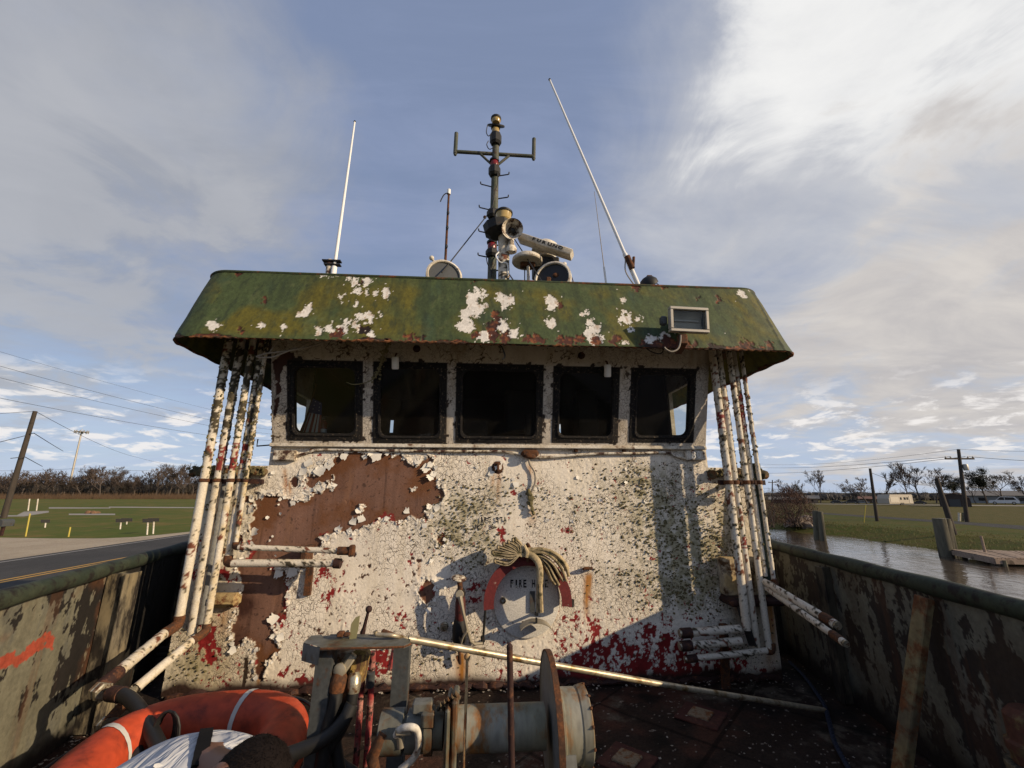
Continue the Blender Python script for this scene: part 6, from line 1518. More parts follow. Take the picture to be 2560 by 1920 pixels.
def person():
    T = thing('person', 'person crouched over in a pale grey t-shirt with black shoulder straps and short dark hair', 'person', (-.80, 1.55, 0))
    Vc = lambda x, y, z: Vector((x, y, z)); SH = Vector((.055, .0, .0))
    mSkin = mat_plain('brown_skin', (.155, .072, .045), .5, var=.1); mHair = M['hair']; mShirt = M['shirt']; mTr = mat_plain('dark_trousers', (.02, .022, .028), .85, var=.3); mBoot = mat_plain('boot_leather', (.03, .02, .014), .6)
    RS, LS = Vc(-.96, 1.34, .69), Vc(-.645, 1.455, .685)           # shoulders
    NB = Vc(-.765, 1.385, .745); HD = Vc(-.645, 1.29, .765)      # neck base, head centre
    UB = Vc(-.84, 1.50, .735); MBk = Vc(-.94, 1.66, .60); HP = Vc(-.97, 1.82, .40)
    RE, LE = Vc(-1.00, 1.12, .45), Vc(-.52, 1.30, .44); RW, LW = Vc(-.80, .99, .30), Vc(-.56, 1.08, .28)
    RH, LH = Vc(-1.08, 1.80, .38), Vc(-.86, 1.86, .38); RK_, LK = Vc(-1.14, 1.38, .44), Vc(-.72, 1.50, .42); RF, LF = Vc(-1.12, 1.62, .09), Vc(-.74, 1.76, .09)
    for v_ in (RS, LS, NB, HD, UB, MBk, HP, RE, LE, RW, LW, RH, LH, RK_, LK, RF, LF): v_ += SH
    RS += Vector((-.02, 0, .015)); RE += Vector((-.06, .02, .06)); HD += Vector((.018, -.005, -.022)); UB += Vector((.02, 0, .012))
    # one continuous body
    J = [(HP, (.12, .10)), (MBk, (.115, .085)), (UB - Vector((0, 0, .03)), (.11, .065)), (NB, (.056, .056)), (NB.lerp(HD, .5), .056), (HD, (.078, .095)),
         (RS - Vector((0, 0, .012)), .048), (RE, .040), (RW, .030), (LS - Vector((0, 0, .012)), .048), (LE, .040), (LW, .032),
         (RH, .105), (RK_, .066), (RF, .045), (LH, .105), (LK, .066), (LF, .045)]
    skin('body', J, [(0, 1), (1, 2), (2, 3), (3, 4), (4, 5), (2, 6), (6, 7), (7, 8), (2, 9), (9, 10), (10, 11), (0, 12), (12, 13), (13, 14), (0, 15), (15, 16), (16, 17)], mSkin, T)
    sh = [(HP.lerp(MBk, .3), (.165, .135)), (MBk, (.172, .135)), (UB, (.182, .120)), (UB.lerp(NB, .92) - Vector((0, 0, .006)), (.086, .080)), (RS, .088), (RS.lerp(RE, .4), .082), (RS.lerp(RE, .75), .072), (LS, .088), (LS.lerp(LE, .55), .072)]
    o = skin('shirt', sh, [(0, 1), (1, 2), (2, 3), (2, 4), (4, 5), (5, 6), (2, 7), (7, 8)], mShirt, T)
    tr = [(HP, (.165, .135)), (RH, .118), (RK_, .080), (RF + Vector((0, 0, .04)), .058), (LH, .118), (LK, .080), (LF + Vector((0, 0, .04)), .058)]
    skin('trousers', tr, [(0, 1), (1, 2), (2, 3), (0, 4), (4, 5), (5, 6)], mTr, T)
    for F, dr in ((RF, Vc(.02, -.2, 0)), (LF, Vc(.06, -.19, 0))): skin('boot', [(F + Vc(0, .05, -.03), .05), (F + dr * .4 + Vc(0, 0, -.045), .046), (F + dr + Vc(0, 0, -.052), .038)], [(0, 1), (1, 2)], mBoot, T)
    # head: shaped skull with face looking down to the left, hair cap
    fdir = Vc(-.30, -.52, -.62).normalized(); updir = (HD - NB).normalized(); updir = (updir - fdir * updir.dot(fdir)).normalized(); rt = fdir.cross(updir).normalized()
    Mh = Matrix((rt, fdir, updir)).transposed()
    hm = MB(); n1, n2 = 26, 20
    def headp(a, t, sc=1.0):
        x, y, z = math.cos(t) * math.sin(a), math.cos(t) * math.cos(a), math.sin(t)
        rx, ry, rz = .077, .098, .115
        y2 = ry * y * (1.0 + .06 * (y < 0)); z2 = rz * z; x2 = rx * x
        if z < -.2: x2 *= 1 - .35 * (-z - .2); y2 = y2 * (1 - .25 * (-z - .2) * (y < 0))
        if y > .75: y2 += .012 * math.exp(-((x / .16) ** 2 + ((z + .12) / .22) ** 2)) - .004 * math.exp(-(((abs(x) - .35) / .15) ** 2 + ((z - .10) / .12) ** 2))
        return HD + Mh @ (Vector((x2, y2, z2)) * sc)
    V_ = [headp(2 * math.pi * i / n1, -math.pi / 2 + math.pi * j / n2) for j in range(n2 + 1) for i in range(n1)]
    hm.add(V_, [[j * n1 + i, j * n1 + (i + 1) % n1, (j + 1) * n1 + (i + 1) % n1, (j + 1) * n1 + i] for j in range(n2) for i in range(n1)])
    head = hm.build('head', mSkin, T)
    hp = MB(); n1, n2 = 60, 40; idx = {}
    def hairy(a, t):
        y = math.cos(t) * math.cos(a); z = math.sin(t)
        return (z > .42 - .0 * y and True) or (y < .18 and z > -.42) 
    for j in range(n2 + 1):
        for i in range(n1):
            a, t = 2 * math.pi * i / n1, -math.pi / 2 + math.pi * j / n2; idx[(i, j)] = len(hp.v); hp.v.append(headp(a, t, 1.075 + rnd.uniform(-.012, .012)))
    for j in range(n2):
        for i in range(n1):
            a, t = 2 * math.pi * (i + .5) / n1, -math.pi / 2 + math.pi * (j + .5) / n2
            if hairy(a, t): hp.f.append([idx[(i, j)], idx[((i + 1) % n1, j)], idx[((i + 1) % n1, j + 1)], idx[(i, j + 1)]])
    hair = hp.build('hair', mHair, T)
    hs = MB(); r3 = random.Random(3)
    for _ in range(5200):     # short strands lying over the cap
        a = r3.uniform(0, 2 * math.pi); t = math.asin(r3.uniform(-.5, 1))
        if not hairy(a, t): continue
        p = headp(a, t, 1.07); nr = (p - HD).normalized(); tg = (Vector((r3.gauss(0, .5), r3.gauss(0, .5), r3.gauss(-.6, .4))) ); tg = (tg - nr * tg.dot(nr)).normalized(); L_ = r3.uniform(.010, .020)
        w = nr.cross(tg) * .0009; q = p + tg * L_ + nr * .004; hs.add([p - w, p + w, q], [(0, 1, 2)])
    hs.build('hair_strands', mHair, T)
    for s in (-1, 1):
        ec = HD + Mh @ Vector((s * .080, -.005, -.012)); MB().ball(ec, (.010, .022, .032), 10, 8, 0, Mh).build('ear', mSkin, head)
        MB().tube([HD + Mh @ Vector((s * .084, -.02, .012)), HD + Mh @ Vector((s * .080, .07, .014)), HD + Mh @ Vector((s * .05, .105, .010))], .0035, 6).build('spectacle_arm', M['black'], T)
        MB().ball(HD + Mh @ Vector((s * .030, .088, .008)), .012, 10, 8).build('eye', M['eye'], head)
    MB().ball(HD + Mh @ Vector((0, .104, -.020)), (.012, .016, .022), 10, 8, 0, Mh).build('nose', mSkin, head)
    MB().ball(HD + Mh @ Vector((0, .092, -.058)), (.024, .008, .008), 10, 8, 0, Mh).build('mouth', M['lip'], head)
    # straps over both shoulders, laid on the shirt
    bvh = bvh_of(o)
    for pts in ([(522, 1800), (518, 1815), (513, 1838), (508, 1862), (501, 1892), (494, 1925), (486, 1975)], [(684, 1872), (692, 1888), (694, 1908), (688, 1940), (680, 1975)]):
        pp = []; hit = []
        for a_, b_ in [(u_[0] + (v_[0] - u_[0]) * t_ / 6, u_[1] + (v_[1] - u_[1]) * t_ / 6) for u_, v_ in zip(pts[:-1], pts[1:]) for t_ in range(6)]:
            q = bvh.ray_cast(Vector((0, 0, CAMZ)), ray(a_, b_).normalized())
            if q[0] is not None: hit.append((q[0] + q[1] * .006, q[1]))
        if len(hit) < 3: continue
        V_ = []
        for i, (h, nn) in enumerate(hit):
            tg = (hit[min(i + 1, len(hit) - 1)][0] - hit[max(i - 1, 0)][0]).normalized(); w = tg.cross(nn).normalized() * .017
            V_ += [h - w, h + w, h + w + nn * .004, h - w + nn * .004]
        m = MB(); m.add(V_, [[i * 4 + j, i * 4 + (j + 1) % 4, i * 4 + 4 + (j + 1) % 4, i * 4 + 4 + j] for i in range(len(hit) - 1) for j in range(4)]); m.build('strap', M['webbing'], T)
    # hands with five fingers, half closed on a wrench
    for W_, E_, sx in ((RW, RE, 1), (LW, LE, -1)):
        d = (W_ - E_).normalized(); side = d.cross(Vc(0, 0, 1)).normalized() * sx; nn = side.cross(d).normalized() * sx
        palm = W_ + d * .085
        hj = [(W_ + d * .005, (.03, .022)), (W_ + d * .05, (.040, .017)), (palm, (.042, .016))]; he = [(0, 1), (1, 2)]
        skin('hand', hj, he, mSkin, T, 2)
        for i, L_ in enumerate((.068, .078, .072, .056)):
            b0 = palm - d * .01 + side * (.030 - .020 * i); b1 = b0 + d * (L_ * .5) - nn * .012; b2 = b1 + d * (L_ * .2) - nn * (L_ * .35); b3 = b2 - d * (L_ * .10) - nn * (L_ * .28)
            skin('finger', [(b0, .0095), (b1, .009), (b2, .008), (b3, .007)], [(0, 1), (1, 2), (2, 3)], mSkin, T, 2)
        t0 = W_ + d * .035 + side * .030; skin('thumb', [(t0, .012), (t0 + side * .028 + d * .025 - nn * .01, .011), (t0 + side * .026 + d * .055 - nn * .02, .009)], [(0, 1), (1, 2)], mSkin, T, 2)
def bvh_of(o):
    from mathutils.bvhtree import BVHTree
    off = wloc(o); return BVHTree.FromPolygons([tuple(v.co + off) for v in o.data.vertices], [list(p.vertices) for p in o.data.polygons])
M['hair'] = mat_plain('dark_brown_hair', (.009, .006, .005), .8, var=.5, scale=200, bump=.6, spec=.12)
M['shirt'] = mat_plain('grey_white_cotton', (.46, .47, .49), .92, var=.10, scale=7, bump=.6)
def shirt_folds():      # long creases running from the shoulder down the back
    nt = M['shirt'].node_tree; b = nt.nodes['Principled BSDF']; N = nt.nodes.new; L = nt.links.new
    tc = N('ShaderNodeTexCoord'); mp = N('ShaderNodeMapping'); mp.inputs['Rotation'].default_value = (0, 0, R(38)); mp.inputs['Scale'].default_value = (16, 3, 6); L(tc.outputs['Object'], mp.inputs[0])
    n = N('ShaderNodeTexNoise'); n.inputs['Scale'].default_value = 1.0; n.inputs['Detail'].default_value = 3; n.inputs['Distortion'].default_value = .8; L(mp.outputs[0], n.inputs['Vector'])
    bp = N('ShaderNodeBump'); bp.inputs['Strength'].default_value = 1.0; bp.inputs['Distance'].default_value = .05; L(n.outputs['Fac'], bp.inputs['Height']); L(bp.outputs[0], b.inputs['Normal'])
shirt_folds()
M['eye'] = mat_plain('eye_white', (.5, .48, .45), .2); M['lip'] = mat_plain('lip', (.16, .06, .05), .5)
person()
# ------------------------------------------------------------------ land, water, background
ZW, ZRB, ZLB = -1.75, -1.15, -0.55
def mat_ground(name, c1, c2, c3, s1=.35, s2=3.0, bump=.5, split=None):
    m, nt, b = _mat(name); N = nt.nodes.new; L = nt.links.new
    tc = N('ShaderNodeTexCoord'); 
    def nz(s, d=8, r=.65):
        n = N('ShaderNodeTexNoise'); n.inputs['Scale'].default_value = s; n.inputs['Detail'].default_value = d; n.inputs['Roughness'].default_value = r; L(tc.outputs['Object'], n.inputs['Vector']); return n.outputs['Fac']
    def mr(v, a, b_):
        n = N('ShaderNodeMapRange'); n.inputs[1].default_value = a; n.inputs[2].default_value = b_; L(v, n.inputs[0]); return n.outputs[0]
    def mix(f, a, b_):
        n = N('ShaderNodeMix'); n.data_type = 'RGBA'; L(f, n.inputs[0])
        for i, v in ((6, a), (7, b_)):
            if isinstance(v, tuple): n.inputs[i].default_value = (*v, 1)
            else: L(v, n.inputs[i])
        return n.outputs[2]
    n1 = nz(s1); n2 = nz(s2, 6); n3 = nz(s2 * 9, 4)
    c = mix(mr(n1, .42, .62), c1, c2); c = mix(mr(n2, .48, .68), c, c3)
    if split:      # drier grass beyond a line x = const
        sp_ = N('ShaderNodeSeparateXYZ'); L(tc.outputs['Object'], sp_.inputs[0]); ad = N('ShaderNodeMath'); ad.operation = 'MULTIPLY_ADD'; L(n1, ad.inputs[0]); ad.inputs[1].default_value = 6; L(sp_.outputs[0], ad.inputs[2])
        c = mix(mr(ad.outputs[0], split[0], split[0] + 3), c, mix(mr(n2, .4, .65), split[1], split[2]))
    v = N('ShaderNodeMapRange'); v.inputs[3].default_value = .65; v.inputs[4].default_value = 1.3; L(n3, v.inputs[0])
    mu = N('ShaderNodeMix'); mu.data_type = 'RGBA'; mu.blend_type = 'MULTIPLY'; mu.inputs[0].default_value = 1; L(c, mu.inputs[6]); L(v.outputs[0], mu.inputs[7])
    bp = N('ShaderNodeBump'); bp.inputs['Strength'].default_value = bump; bp.inputs['Distance'].default_value = .06; L(n3, bp.inputs['Height'])
    L(mu.outputs[2], b.inputs['Base Color']); L(bp.outputs[0], b.inputs['Normal']); b.inputs['Roughness'].default_value = .9; b.inputs['Specular IOR Level'].default_value = .1
    return m
M['fieldL'] = mat_ground('mown_field', (.075, .095, .014), (.105, .105, .020), (.16, .115, .034), .06, .5)
M['fieldR'] = mat_ground('canal_bank_grass', (.050, .064, .010), (.075, .074, .014), (.085, .062, .020), .25, 1.4, split=(46, (.098, .076, .024), (.058, .062, .014)))
M['asphalt'] = mat_ground('asphalt', (.055, .054, .052), (.07, .068, .065), (.048, .047, .046), .6, 6, .3)
M['gravel'] = mat_ground('pale_gravel', (.44, .37, .28), (.36, .30, .22), (.48, .42, .33), .5, 14, .8)
M['pathmat'] = mat_ground('concrete_path', (.30, .28, .25), (.26, .24, .21), (.33, .31, .28), .4, 5, .2)
def mat_water():
    m, nt, b = _mat('brown_canal_water'); N = nt.nodes.new; L = nt.links.new
    tc = N('ShaderNodeTexCoord'); mp = N('ShaderNodeMapping'); mp.inputs['Scale'].default_value = (1.0, .55, 1); mp.inputs['Rotation'].default_value = (0, 0, R(20)); L(tc.outputs['Object'], mp.inputs[0])
    a = N('ShaderNodeTexNoise'); a.inputs['Scale'].default_value = 2.6; a.inputs['Detail'].default_value = 6; a.inputs['Distortion'].default_value = .6; L(mp.outputs[0], a.inputs['Vector'])
    b2 = N('ShaderNodeTexNoise'); b2.inputs['Scale'].default_value = .35; b2.inputs['Detail'].default_value = 3; L(mp.outputs[0], b2.inputs['Vector'])
    ad = N('ShaderNodeMath'); ad.operation = 'MULTIPLY'; L(a.outputs['Fac'], ad.inputs[0]); L(b2.outputs['Fac'], ad.inputs[1])
    bp = N('ShaderNodeBump'); bp.inputs['Strength'].default_value = .55; bp.inputs['Distance'].default_value = .10; L(ad.outputs[0], bp.inputs['Height']); L(bp.outputs[0], b.inputs['Normal'])
    b.inputs['Base Color'].default_value = (.060, .045, .032, 1); b.inputs['Roughness'].default_value = .06; b.inputs['IOR'].default_value = 1.33; b.inputs['Specular IOR Level'].default_value = .5
    return m
M['water'] = mat_water()
struct(MB().quad((-60, -300, ZW), (600, -300, ZW), (600, 900, ZW), (-60, 900, ZW)).build('water', M['water'], None, False))
# port side: field, road, gravel verge
def poly_ground(name, top, skirt, mat):
    m = MB(); m.quad(*top); n = len(skirt); z0 = skirt[0][2]
    ks = [Vector(p) for p in skirt]; od = []
    for i in range(n):
        d = (ks[min(i + 1, n - 1)] - ks[max(i - 1, 0)]).normalized(); od.append(Vector((-d.y, d.x, 0)) * (4.2 if z0 < -1 else 1.2) + Vector((0, 0, -.72 if z0 < -1 else -1.7)))
    for i in range(n - 1): m.quad(ks[i], ks[i + 1], ks[i + 1] + od[i + 1], ks[i] + od[i])
    return struct(m.build(name, mat, None, False))
poly_ground('ground', [(-5.2, -300, ZLB), (-5.2, 70, ZLB), (14, 90, ZLB), (14, 3000, ZLB), (-3000, 3000, ZLB), (-3000, -300, ZLB)], [(-5.2, 70, ZLB), (-5.2, -300, ZLB)], M['fieldL'])
def strip(name, pa, pb, qa, qb, mat, z, ext0=1.5, ext1=4):
    """quad between two lines given by photo points on the ground"""
    a, b = Pz(*pa, z), Pz(*pb, z); c, d = Pz(*qa, z), Pz(*qb, z)
    A = a + (a - b) * ext0; B = b + (b - a) * ext1; C_ = c + (c - d) * ext0; D = d + (d - c) * ext1
    return struct(MB().quad(A, B, D, C_).build(name, mat, None, False))
e0, e1 = Pz(0, 1402, ZLB), Pz(476, 1334, ZLB)       # far edge of the asphalt
rd = (e1 - e0).normalized(); rn = Vector((rd.y, -rd.x, 0))     # rn points to the boat
A, B = e0 - rd * 80, e1 + rd * 400
def off(p, n, z): return Vector((p.x + rn.x * n, p.y + rn.y * n, z))
struct(MB().quad(off(A, 0, ZLB + .008), off(B, 0, ZLB + .008), off(B, 6.8, ZLB + .008), off(A, 6.8, ZLB + .008)).build('road', M['asphalt'], None, False))
ymat = mat_plain('yellow_road_paint', (.42, .24, .045), .8, var=.3)
for n_ in (3.25, 3.5): struct(MB().quad(off(A, n_, ZLB + .013), off(B, n_, ZLB + .013), off(B, n_ + .11, ZLB + .013), off(A, n_ + .11, ZLB + .013)).build('road_line', ymat, None, False))
wmat = mat_plain('worn_white_road_paint', (.30, .29, .27), .8, var=.3)
struct(MB().quad(off(A, .35, ZLB + .013), off(B, .35, ZLB + .013), off(B, .45, ZLB + .013), off(A, .45, ZLB + .013)).build('road_line', wmat, None, False))
g0, g1 = Pz(0, 1345, ZLB), Pz(300, 1344, ZLB); 
gv = [off(A, -.02, ZLB + .004), off(B, -.02, ZLB + .004), off(B, -1.0, ZLB + .004)] + [Pz(x, y, ZLB + .004) for x, y in ((476, 1329), (400, 1337), (330, 1343), (253, 1346), (130, 1346), (0, 1344), (-300, 1344))] + [off(A, -16, ZLB + .004)]
struct(MB().quad(*gv).build('gravel_verge', M['gravel'], None, False))
for pts in (((122, 1268), (276, 1269), (276, 1271), (122, 1271.5)), ((272, 1266.5), (520, 1268), (520, 1270.5), (272, 1269)), ((172, 1284), (288, 1284), (288, 1287.5), (172, 1287.5)), ((-60, 1288), (42, 1288), (60, 1279), (122, 1277), (122, 1281), (60, 1291), (-60, 1292))):
    struct(MB().quad(*[Pz(x, y, ZLB + .006) for x, y in pts]).build('path', M['pathmat'], None, False))
# starboard side: canal bank, road
BP = [(60, -300), (34, -60), (27, 5)] + [(p.x, p.y) for p in (Pz(x, y, ZW) for x, y in ((2560, 1418), (2350, 1375), (2200, 1353), (2100, 1340), (2000, 1332), (1940, 1322)))] + [(14.2, 62), (14.1, 90)]
sk = []
for i, (x, y) in enumerate(BP): sk.append((x + 3.4 + .25 * math.sin(i * 2.3), y, ZRB))
poly_ground('ground', sk + [(14.1, 3000, ZRB), (3000, 3000, ZRB), (3000, -300, ZRB)], list(sk), M['fieldR'])
bank = MB()
for i in range(2, len(sk) - 1):
    a, b = Vector(sk[i]), Vector(sk[i + 1]); d = b - a; o_ = Vector((d.y, -d.x, 0)).normalized() * -1
    n_ = max(2, min(1500, int(d.length / .014)))
    for k in range(n_):
        q = rnd.uniform(-2.5, 3.4); p = a.lerp(b, rnd.random()) + o_ * q; p.z = ZRB - (max(0, q) * .171); h = rnd.uniform(.05, .17); w = rnd.uniform(.02, .05); t = rnd.uniform(-.06, .06)
        bank.add([p + Vector((-w, 0, 0)), p + Vector((w, 0, 0)), p + Vector((t, t, h))], [(0, 1, 2)])
tag(stuff(bank.build('bank_grass', mat_plain('bank_grass', (.055, .055, .014), .9, var=.5, scale=2), None, False)), 'rough grass along the canal bank', 'grass')
struct(MB().quad(*[Pz(x, y, ZRB + .006) for x, y in ((2020, 1279.5), (2200, 1291), (2400, 1304), (2700, 1323), (2700, 1336), (2400, 1310.5), (2200, 1295.5), (2020, 1282.5))]).build('road', M['asphalt'], None, False))
struct(MB().quad(*[Pz(x, y, ZRB + .006) for x, y in ((2030, 1259.2), (2560, 1263.5), (2560, 1265.5), (2030, 1260.2))]).build('path', M['pathmat'], None, False))

# ---- trees
def bare_tree_meshes(seed, spread=.55, levels=5, name='bare'):
    r = random.Random(seed); tk = MB(); cr = MB()
    def branch(p, d, l, rad, lev):
        n = 3; pts = [p]; q = p; dd = d
        for i in range(n):
            dd = (dd + Vector((r.gauss(0, .13), r.gauss(0, .13), r.gauss(.03, .08)))).normalized(); q = q + dd * (l / n); pts.append(q)
        (tk if lev == 0 else cr).tube(pts, [rad * (1 - .55 * i / n) for i in range(n + 1)], 5 if lev == 0 else 3, False)
        if lev >= levels: return
        k = r.randint(3, 4) if lev else r.randint(5, 7)
        for j in range(k):
            t = r.uniform(.35, 1.0) if lev else r.uniform(.40, 1.0); i = min(n - 1, int(t * n)); b = pts[i].lerp(pts[i + 1], t * n - i)
            a = r.uniform(0, 6.283); u = dd.orthogonal().normalized(); w = dd.cross(u); sp_ = r.uniform(.5, 1.0) * spread * (1.25 if lev == 0 else 1)
            nd = (dd * (1 - sp_ * .5) + (u * math.cos(a) + w * math.sin(a)) * sp_ * 1.1 + Vector((0, 0, .22))).normalized()
            branch(b, nd, l * r.uniform(.52, .74), max(rad * r.uniform(.38, .52), .0035), lev + 1)
    branch(Vector((0, 0, 0)), Vector((0, 0, 1)), .46, .020, 0)
    zmax = max(v.z for v in cr.v)
    for v in cr.v + tk.v: v *= 1 / zmax
    return tk, cr
M['bark'] = mat_plain('grey_bark', (.075, .060, .050), .9, var=.4, scale=3)
M['twig'] = mat_plain('bare_twigs', (.070, .052, .043), .9, var=.4, scale=1)
M['leafdark'] = mat_plain('dark_evergreen_leaf', (.022, .030, .014), .8, var=.6, scale=1.5)
def tree_proto(seed, leafy=0, spread=.55, levels=4):
    tk, cr = bare_tree_meshes(seed, spread, levels); r = random.Random(seed + 99); lf = None
    T = thing('bare_tree' if not leafy else 'live_oak', '', 'tree'); T['label'] = 'x'
    tk.build('trunk', M['bark'], T); cr.build('crown', M['twig'], T, False)
    if leafy:
        lf = MB(); tips = [v for v in cr.v if v.z > .35]
        for _ in range(leafy):
            p = r.choice(tips) + Vector((r.gauss(0, .03), r.gauss(0, .03), r.gauss(0, .02))); s = r.uniform(.008, .02); a = r.uniform(0, 6.28); t = r.uniform(-.8, .8)
            u = Vector((math.cos(a), math.sin(a), t)).normalized() * s; w = Vector((-math.sin(a), math.cos(a), r.uniform(-.6, .6))) * s * .7
            lf.add([p - u, p + w, p + u, p - w], [(0, 1, 2, 3)])
        lf.build('foliage', M['leafdark'], T, False)
    return T
PROTO = [tree_proto(s, 0, sp_, 5) for s, sp_ in ((1, .5), (5, .62), (9, .45), (14, .7))]
OAK = tree_proto(23, 5200, .75, 4)
used_proto = set()
def place_tree(proto, pos, h, label, group=None, wide=1.0):
    if id(proto) not in used_proto: used_proto.add(id(proto)); o = proto
    else: o = copy_tree(proto)
    o.location = pos; o.scale = (h * wide, h * wide, h); o.rotation_euler = (0, 0, rnd.uniform(0, 6.28)); o['label'] = label
    if group: o['group'] = group
    elif 'group' in o.keys(): del o['group']
    return o
def ground_at(px, py, z): return Pz(px, py, z)
def top_h(pos, px, py):
    d = ray(px, py); s = math.hypot(pos.x, pos.y) / math.hypot(d.x, d.y); return CAMZ + d.z * s - pos.z
# starboard trees: (px foot, py foot, py top, proto, label)
RT = [(2052, 1256, 1172, 0, 'lone bare tree behind the brown shrub, left of the caravan', 1.0), (1965, 1254, 1196, 1, 'small bare tree standing nearest the deckhouse on the right', 1.2), (2168, 1258, 1192, 1, 'low bare tree with bent trunk left of the short utility pole', 1.3), (2218, 1257, 1168, 2, 'bare tree directly behind the cream caravan', 1.0),
      (2268, 1257, 1152, 0, 'tall bare tree just right of the caravan', .9), (2304, 1257, 1150, 2, 'tallest bare tree, right of the caravan', 1.15), (2342, 1256, 1167, 1, 'bare tree behind the leaning pole', .95), (2386, 1259, 1184, 4, 'leafy dark tree between the leaning pole and the tall utility pole', 1.0),
      (2468, 1258, 1168, 4, 'large leafy dark tree right of the tall utility pole', 1.05), (2515, 1258, 1176, 3, 'bare spreading tree by the long low house', 1.2), (2575, 1258, 1185, 1, 'bare tree cut by the right edge of the photo', 1.0), (2125, 1256, 1212, 3, 'low bare tree over the parked dark cars', 1.2), (2015, 1255, 1205, 2, 'thin bare tree above the brown shrub', 1.0), (2440, 1257, 1200, 0, 'thin bare tree behind the dark barn-roofed shed', 1.0)]
for x, y, yt, p, lab, wd in RT:
    pos = Pz(x, y + 2, ZRB); place_tree(OAK if p == 4 else PROTO[p], pos, top_h(pos, x, yt), lab, None, wd)
# port tree line
k = 0
for i in range(34):
    px_ = -30 + i * 17.5 + rnd.uniform(-6, 6); pos = Pz(px_, 1244.5 + rnd.uniform(-1.0, .6), ZLB); yt = rnd.uniform(1166, 1190)
    if 225 < px_ < 290: yt = 1162
    if 400 < px_ < 455: yt = 1157
    place_tree(PROTO[rnd.randrange(4)], pos, top_h(pos, px_, yt), 'bare grey-brown tree in the thick tree line across the left field', 'trees of the line across the left field', 1.25)
def woodland(name, x0, x1, yf, ytop, z, n, label, seed, dens=.22, mat=None):
    r = random.Random(seed); m = MB()
    for _ in range(n):
        px_ = r.uniform(x0, x1); py_ = yf + r.uniform(-1.2, .5); p = Pz(px_, py_, z); hmax = top_h(p, px_, ytop + r.uniform(-5, 16)); h = hmax * r.uniform(.25, 1.0)
        w = hmax * r.uniform(.008, .02); lean = Vector((r.gauss(0, .12), r.gauss(0, .12), 1)) * h; s = Vector((1, .2, 0)).normalized() * w
        b = p + Vector((r.gauss(0, 1), r.gauss(0, 1), -.2)); m.add([b - s, b + s, b + lean], [(0, 1, 2)])
        for _k in range(3):
            q = b + lean * r.uniform(.3, .9); e = q + Vector((r.gauss(0, .22), r.gauss(0, .22), r.uniform(.1, .35))) * hmax; m.add([q - s * .6, q + s * .6, e], [(0, 1, 2)])
    for _ in range(int(n * dens)):
        px_ = r.uniform(x0, x1); p = Pz(px_, yf + r.uniform(-.8, .2), z); hm = top_h(p, px_, ytop); s = hm * r.uniform(.12, .26)
        m.ball(p + Vector((0, 0, s * .7 + hm * .15 * r.random())), (s * 1.2, s * 1.2, s), 7, 5, .35)
    return tag(stuff(m.build(name, mat or M['twig'], None, False)), label, 'woodland')
woodland('thicket', -1300, 1250, 1243, 1182, ZLB, 8200, 'dark leafless thicket filling the tree line across the left field', 31, .35, mat=mat_plain('dark_thicket', (.036, .030, .024), .95, var=.5, scale=.2))
woodland('thicket', 1500, 3700, 1251, 1216, ZRB, 5000, 'low distant woodland behind the houses on the right bank', 37, .7, mat=mat_plain('far_thicket', (.050, .046, .044), .95, var=.4, scale=.1))
def reeds():
    r = random.Random(41); m = MB()
    for _ in range(13000):
        px_ = r.uniform(-1200, 900); p = Pz(px_, 1246.5 + r.uniform(-2.0, 1.6), ZLB); h = r.uniform(.8, 2.2) * (1.5 if r.random() < .05 else 1); w = r.uniform(.05, .14)
        m.add([p + Vector((-w, 0, -.1)), p + Vector((w, 0, -.1)), p + Vector((r.gauss(0, .25), r.gauss(0, .2), h))], [(0, 1, 2)])
    tag(stuff(m.build('reeds', mat_plain('red_brown_reeds', (.115, .070, .038), .95, var=.45, scale=.3), None, False)), 'strip of dry red-brown reeds below the left tree line', 'reeds')
reeds()
def shrub(px_, pyf, pyt, wpx, n, label, mat, seed):
    r = random.Random(seed); p = Pz(px_, pyf, ZRB); h = top_h(p, px_, pyt); w = (Pz(px_ + wpx, pyf, ZRB) - p).length
    T = thing('shrub', label, 'shrub', p); s = MB(); tw = MB()
    for _ in range(14): a = r.uniform(0, 6.28); s.tube([p + Vector((r.gauss(0, .2), r.gauss(0, .2), -.2)), p + Vector((math.cos(a) * w * .4, math.sin(a) * w * .4, h * r.uniform(.4, .8)))], [.05, .02], 4, False)
    for _ in range(n):
        a = r.uniform(0, 6.28); q = math.sqrt(r.random()); z = r.random(); env = (1 - z ** 2.2) ** .5
        b = p + Vector((math.cos(a) * w * q * env, math.sin(a) * w * q * env, z * h * r.uniform(.8, 1.05))); d = Vector((r.gauss(0, .5), r.gauss(0, .5), r.uniform(.1, 1))) * h * .13; sd = Vector((r.gauss(0, 1), r.gauss(0, 1), 0)).normalized() * h * .006
        tw.add([b - sd, b + sd, b + d], [(0, 1, 2)])
    s.build('stems', M['bark'], T); tw.build('twigs', mat, T, False)
mb = mat_plain('red_brown_twigs', (.085, .045, .032), .95, var=.4, scale=1)
shrub(1985, 1310, 1222, 62, 5200, 'large red-brown leafless shrub at the water behind the right pipes', mb, 51)
shrub(1925, 1312, 1252, 40, 2200, 'lower tangle of brown brush right beside the dark green stanchion', mb, 52)
shrub(1996, 1262, 1214, 22, 1800, 'dark rounded evergreen bush above the brown shrub', M['leafdark'], 53)
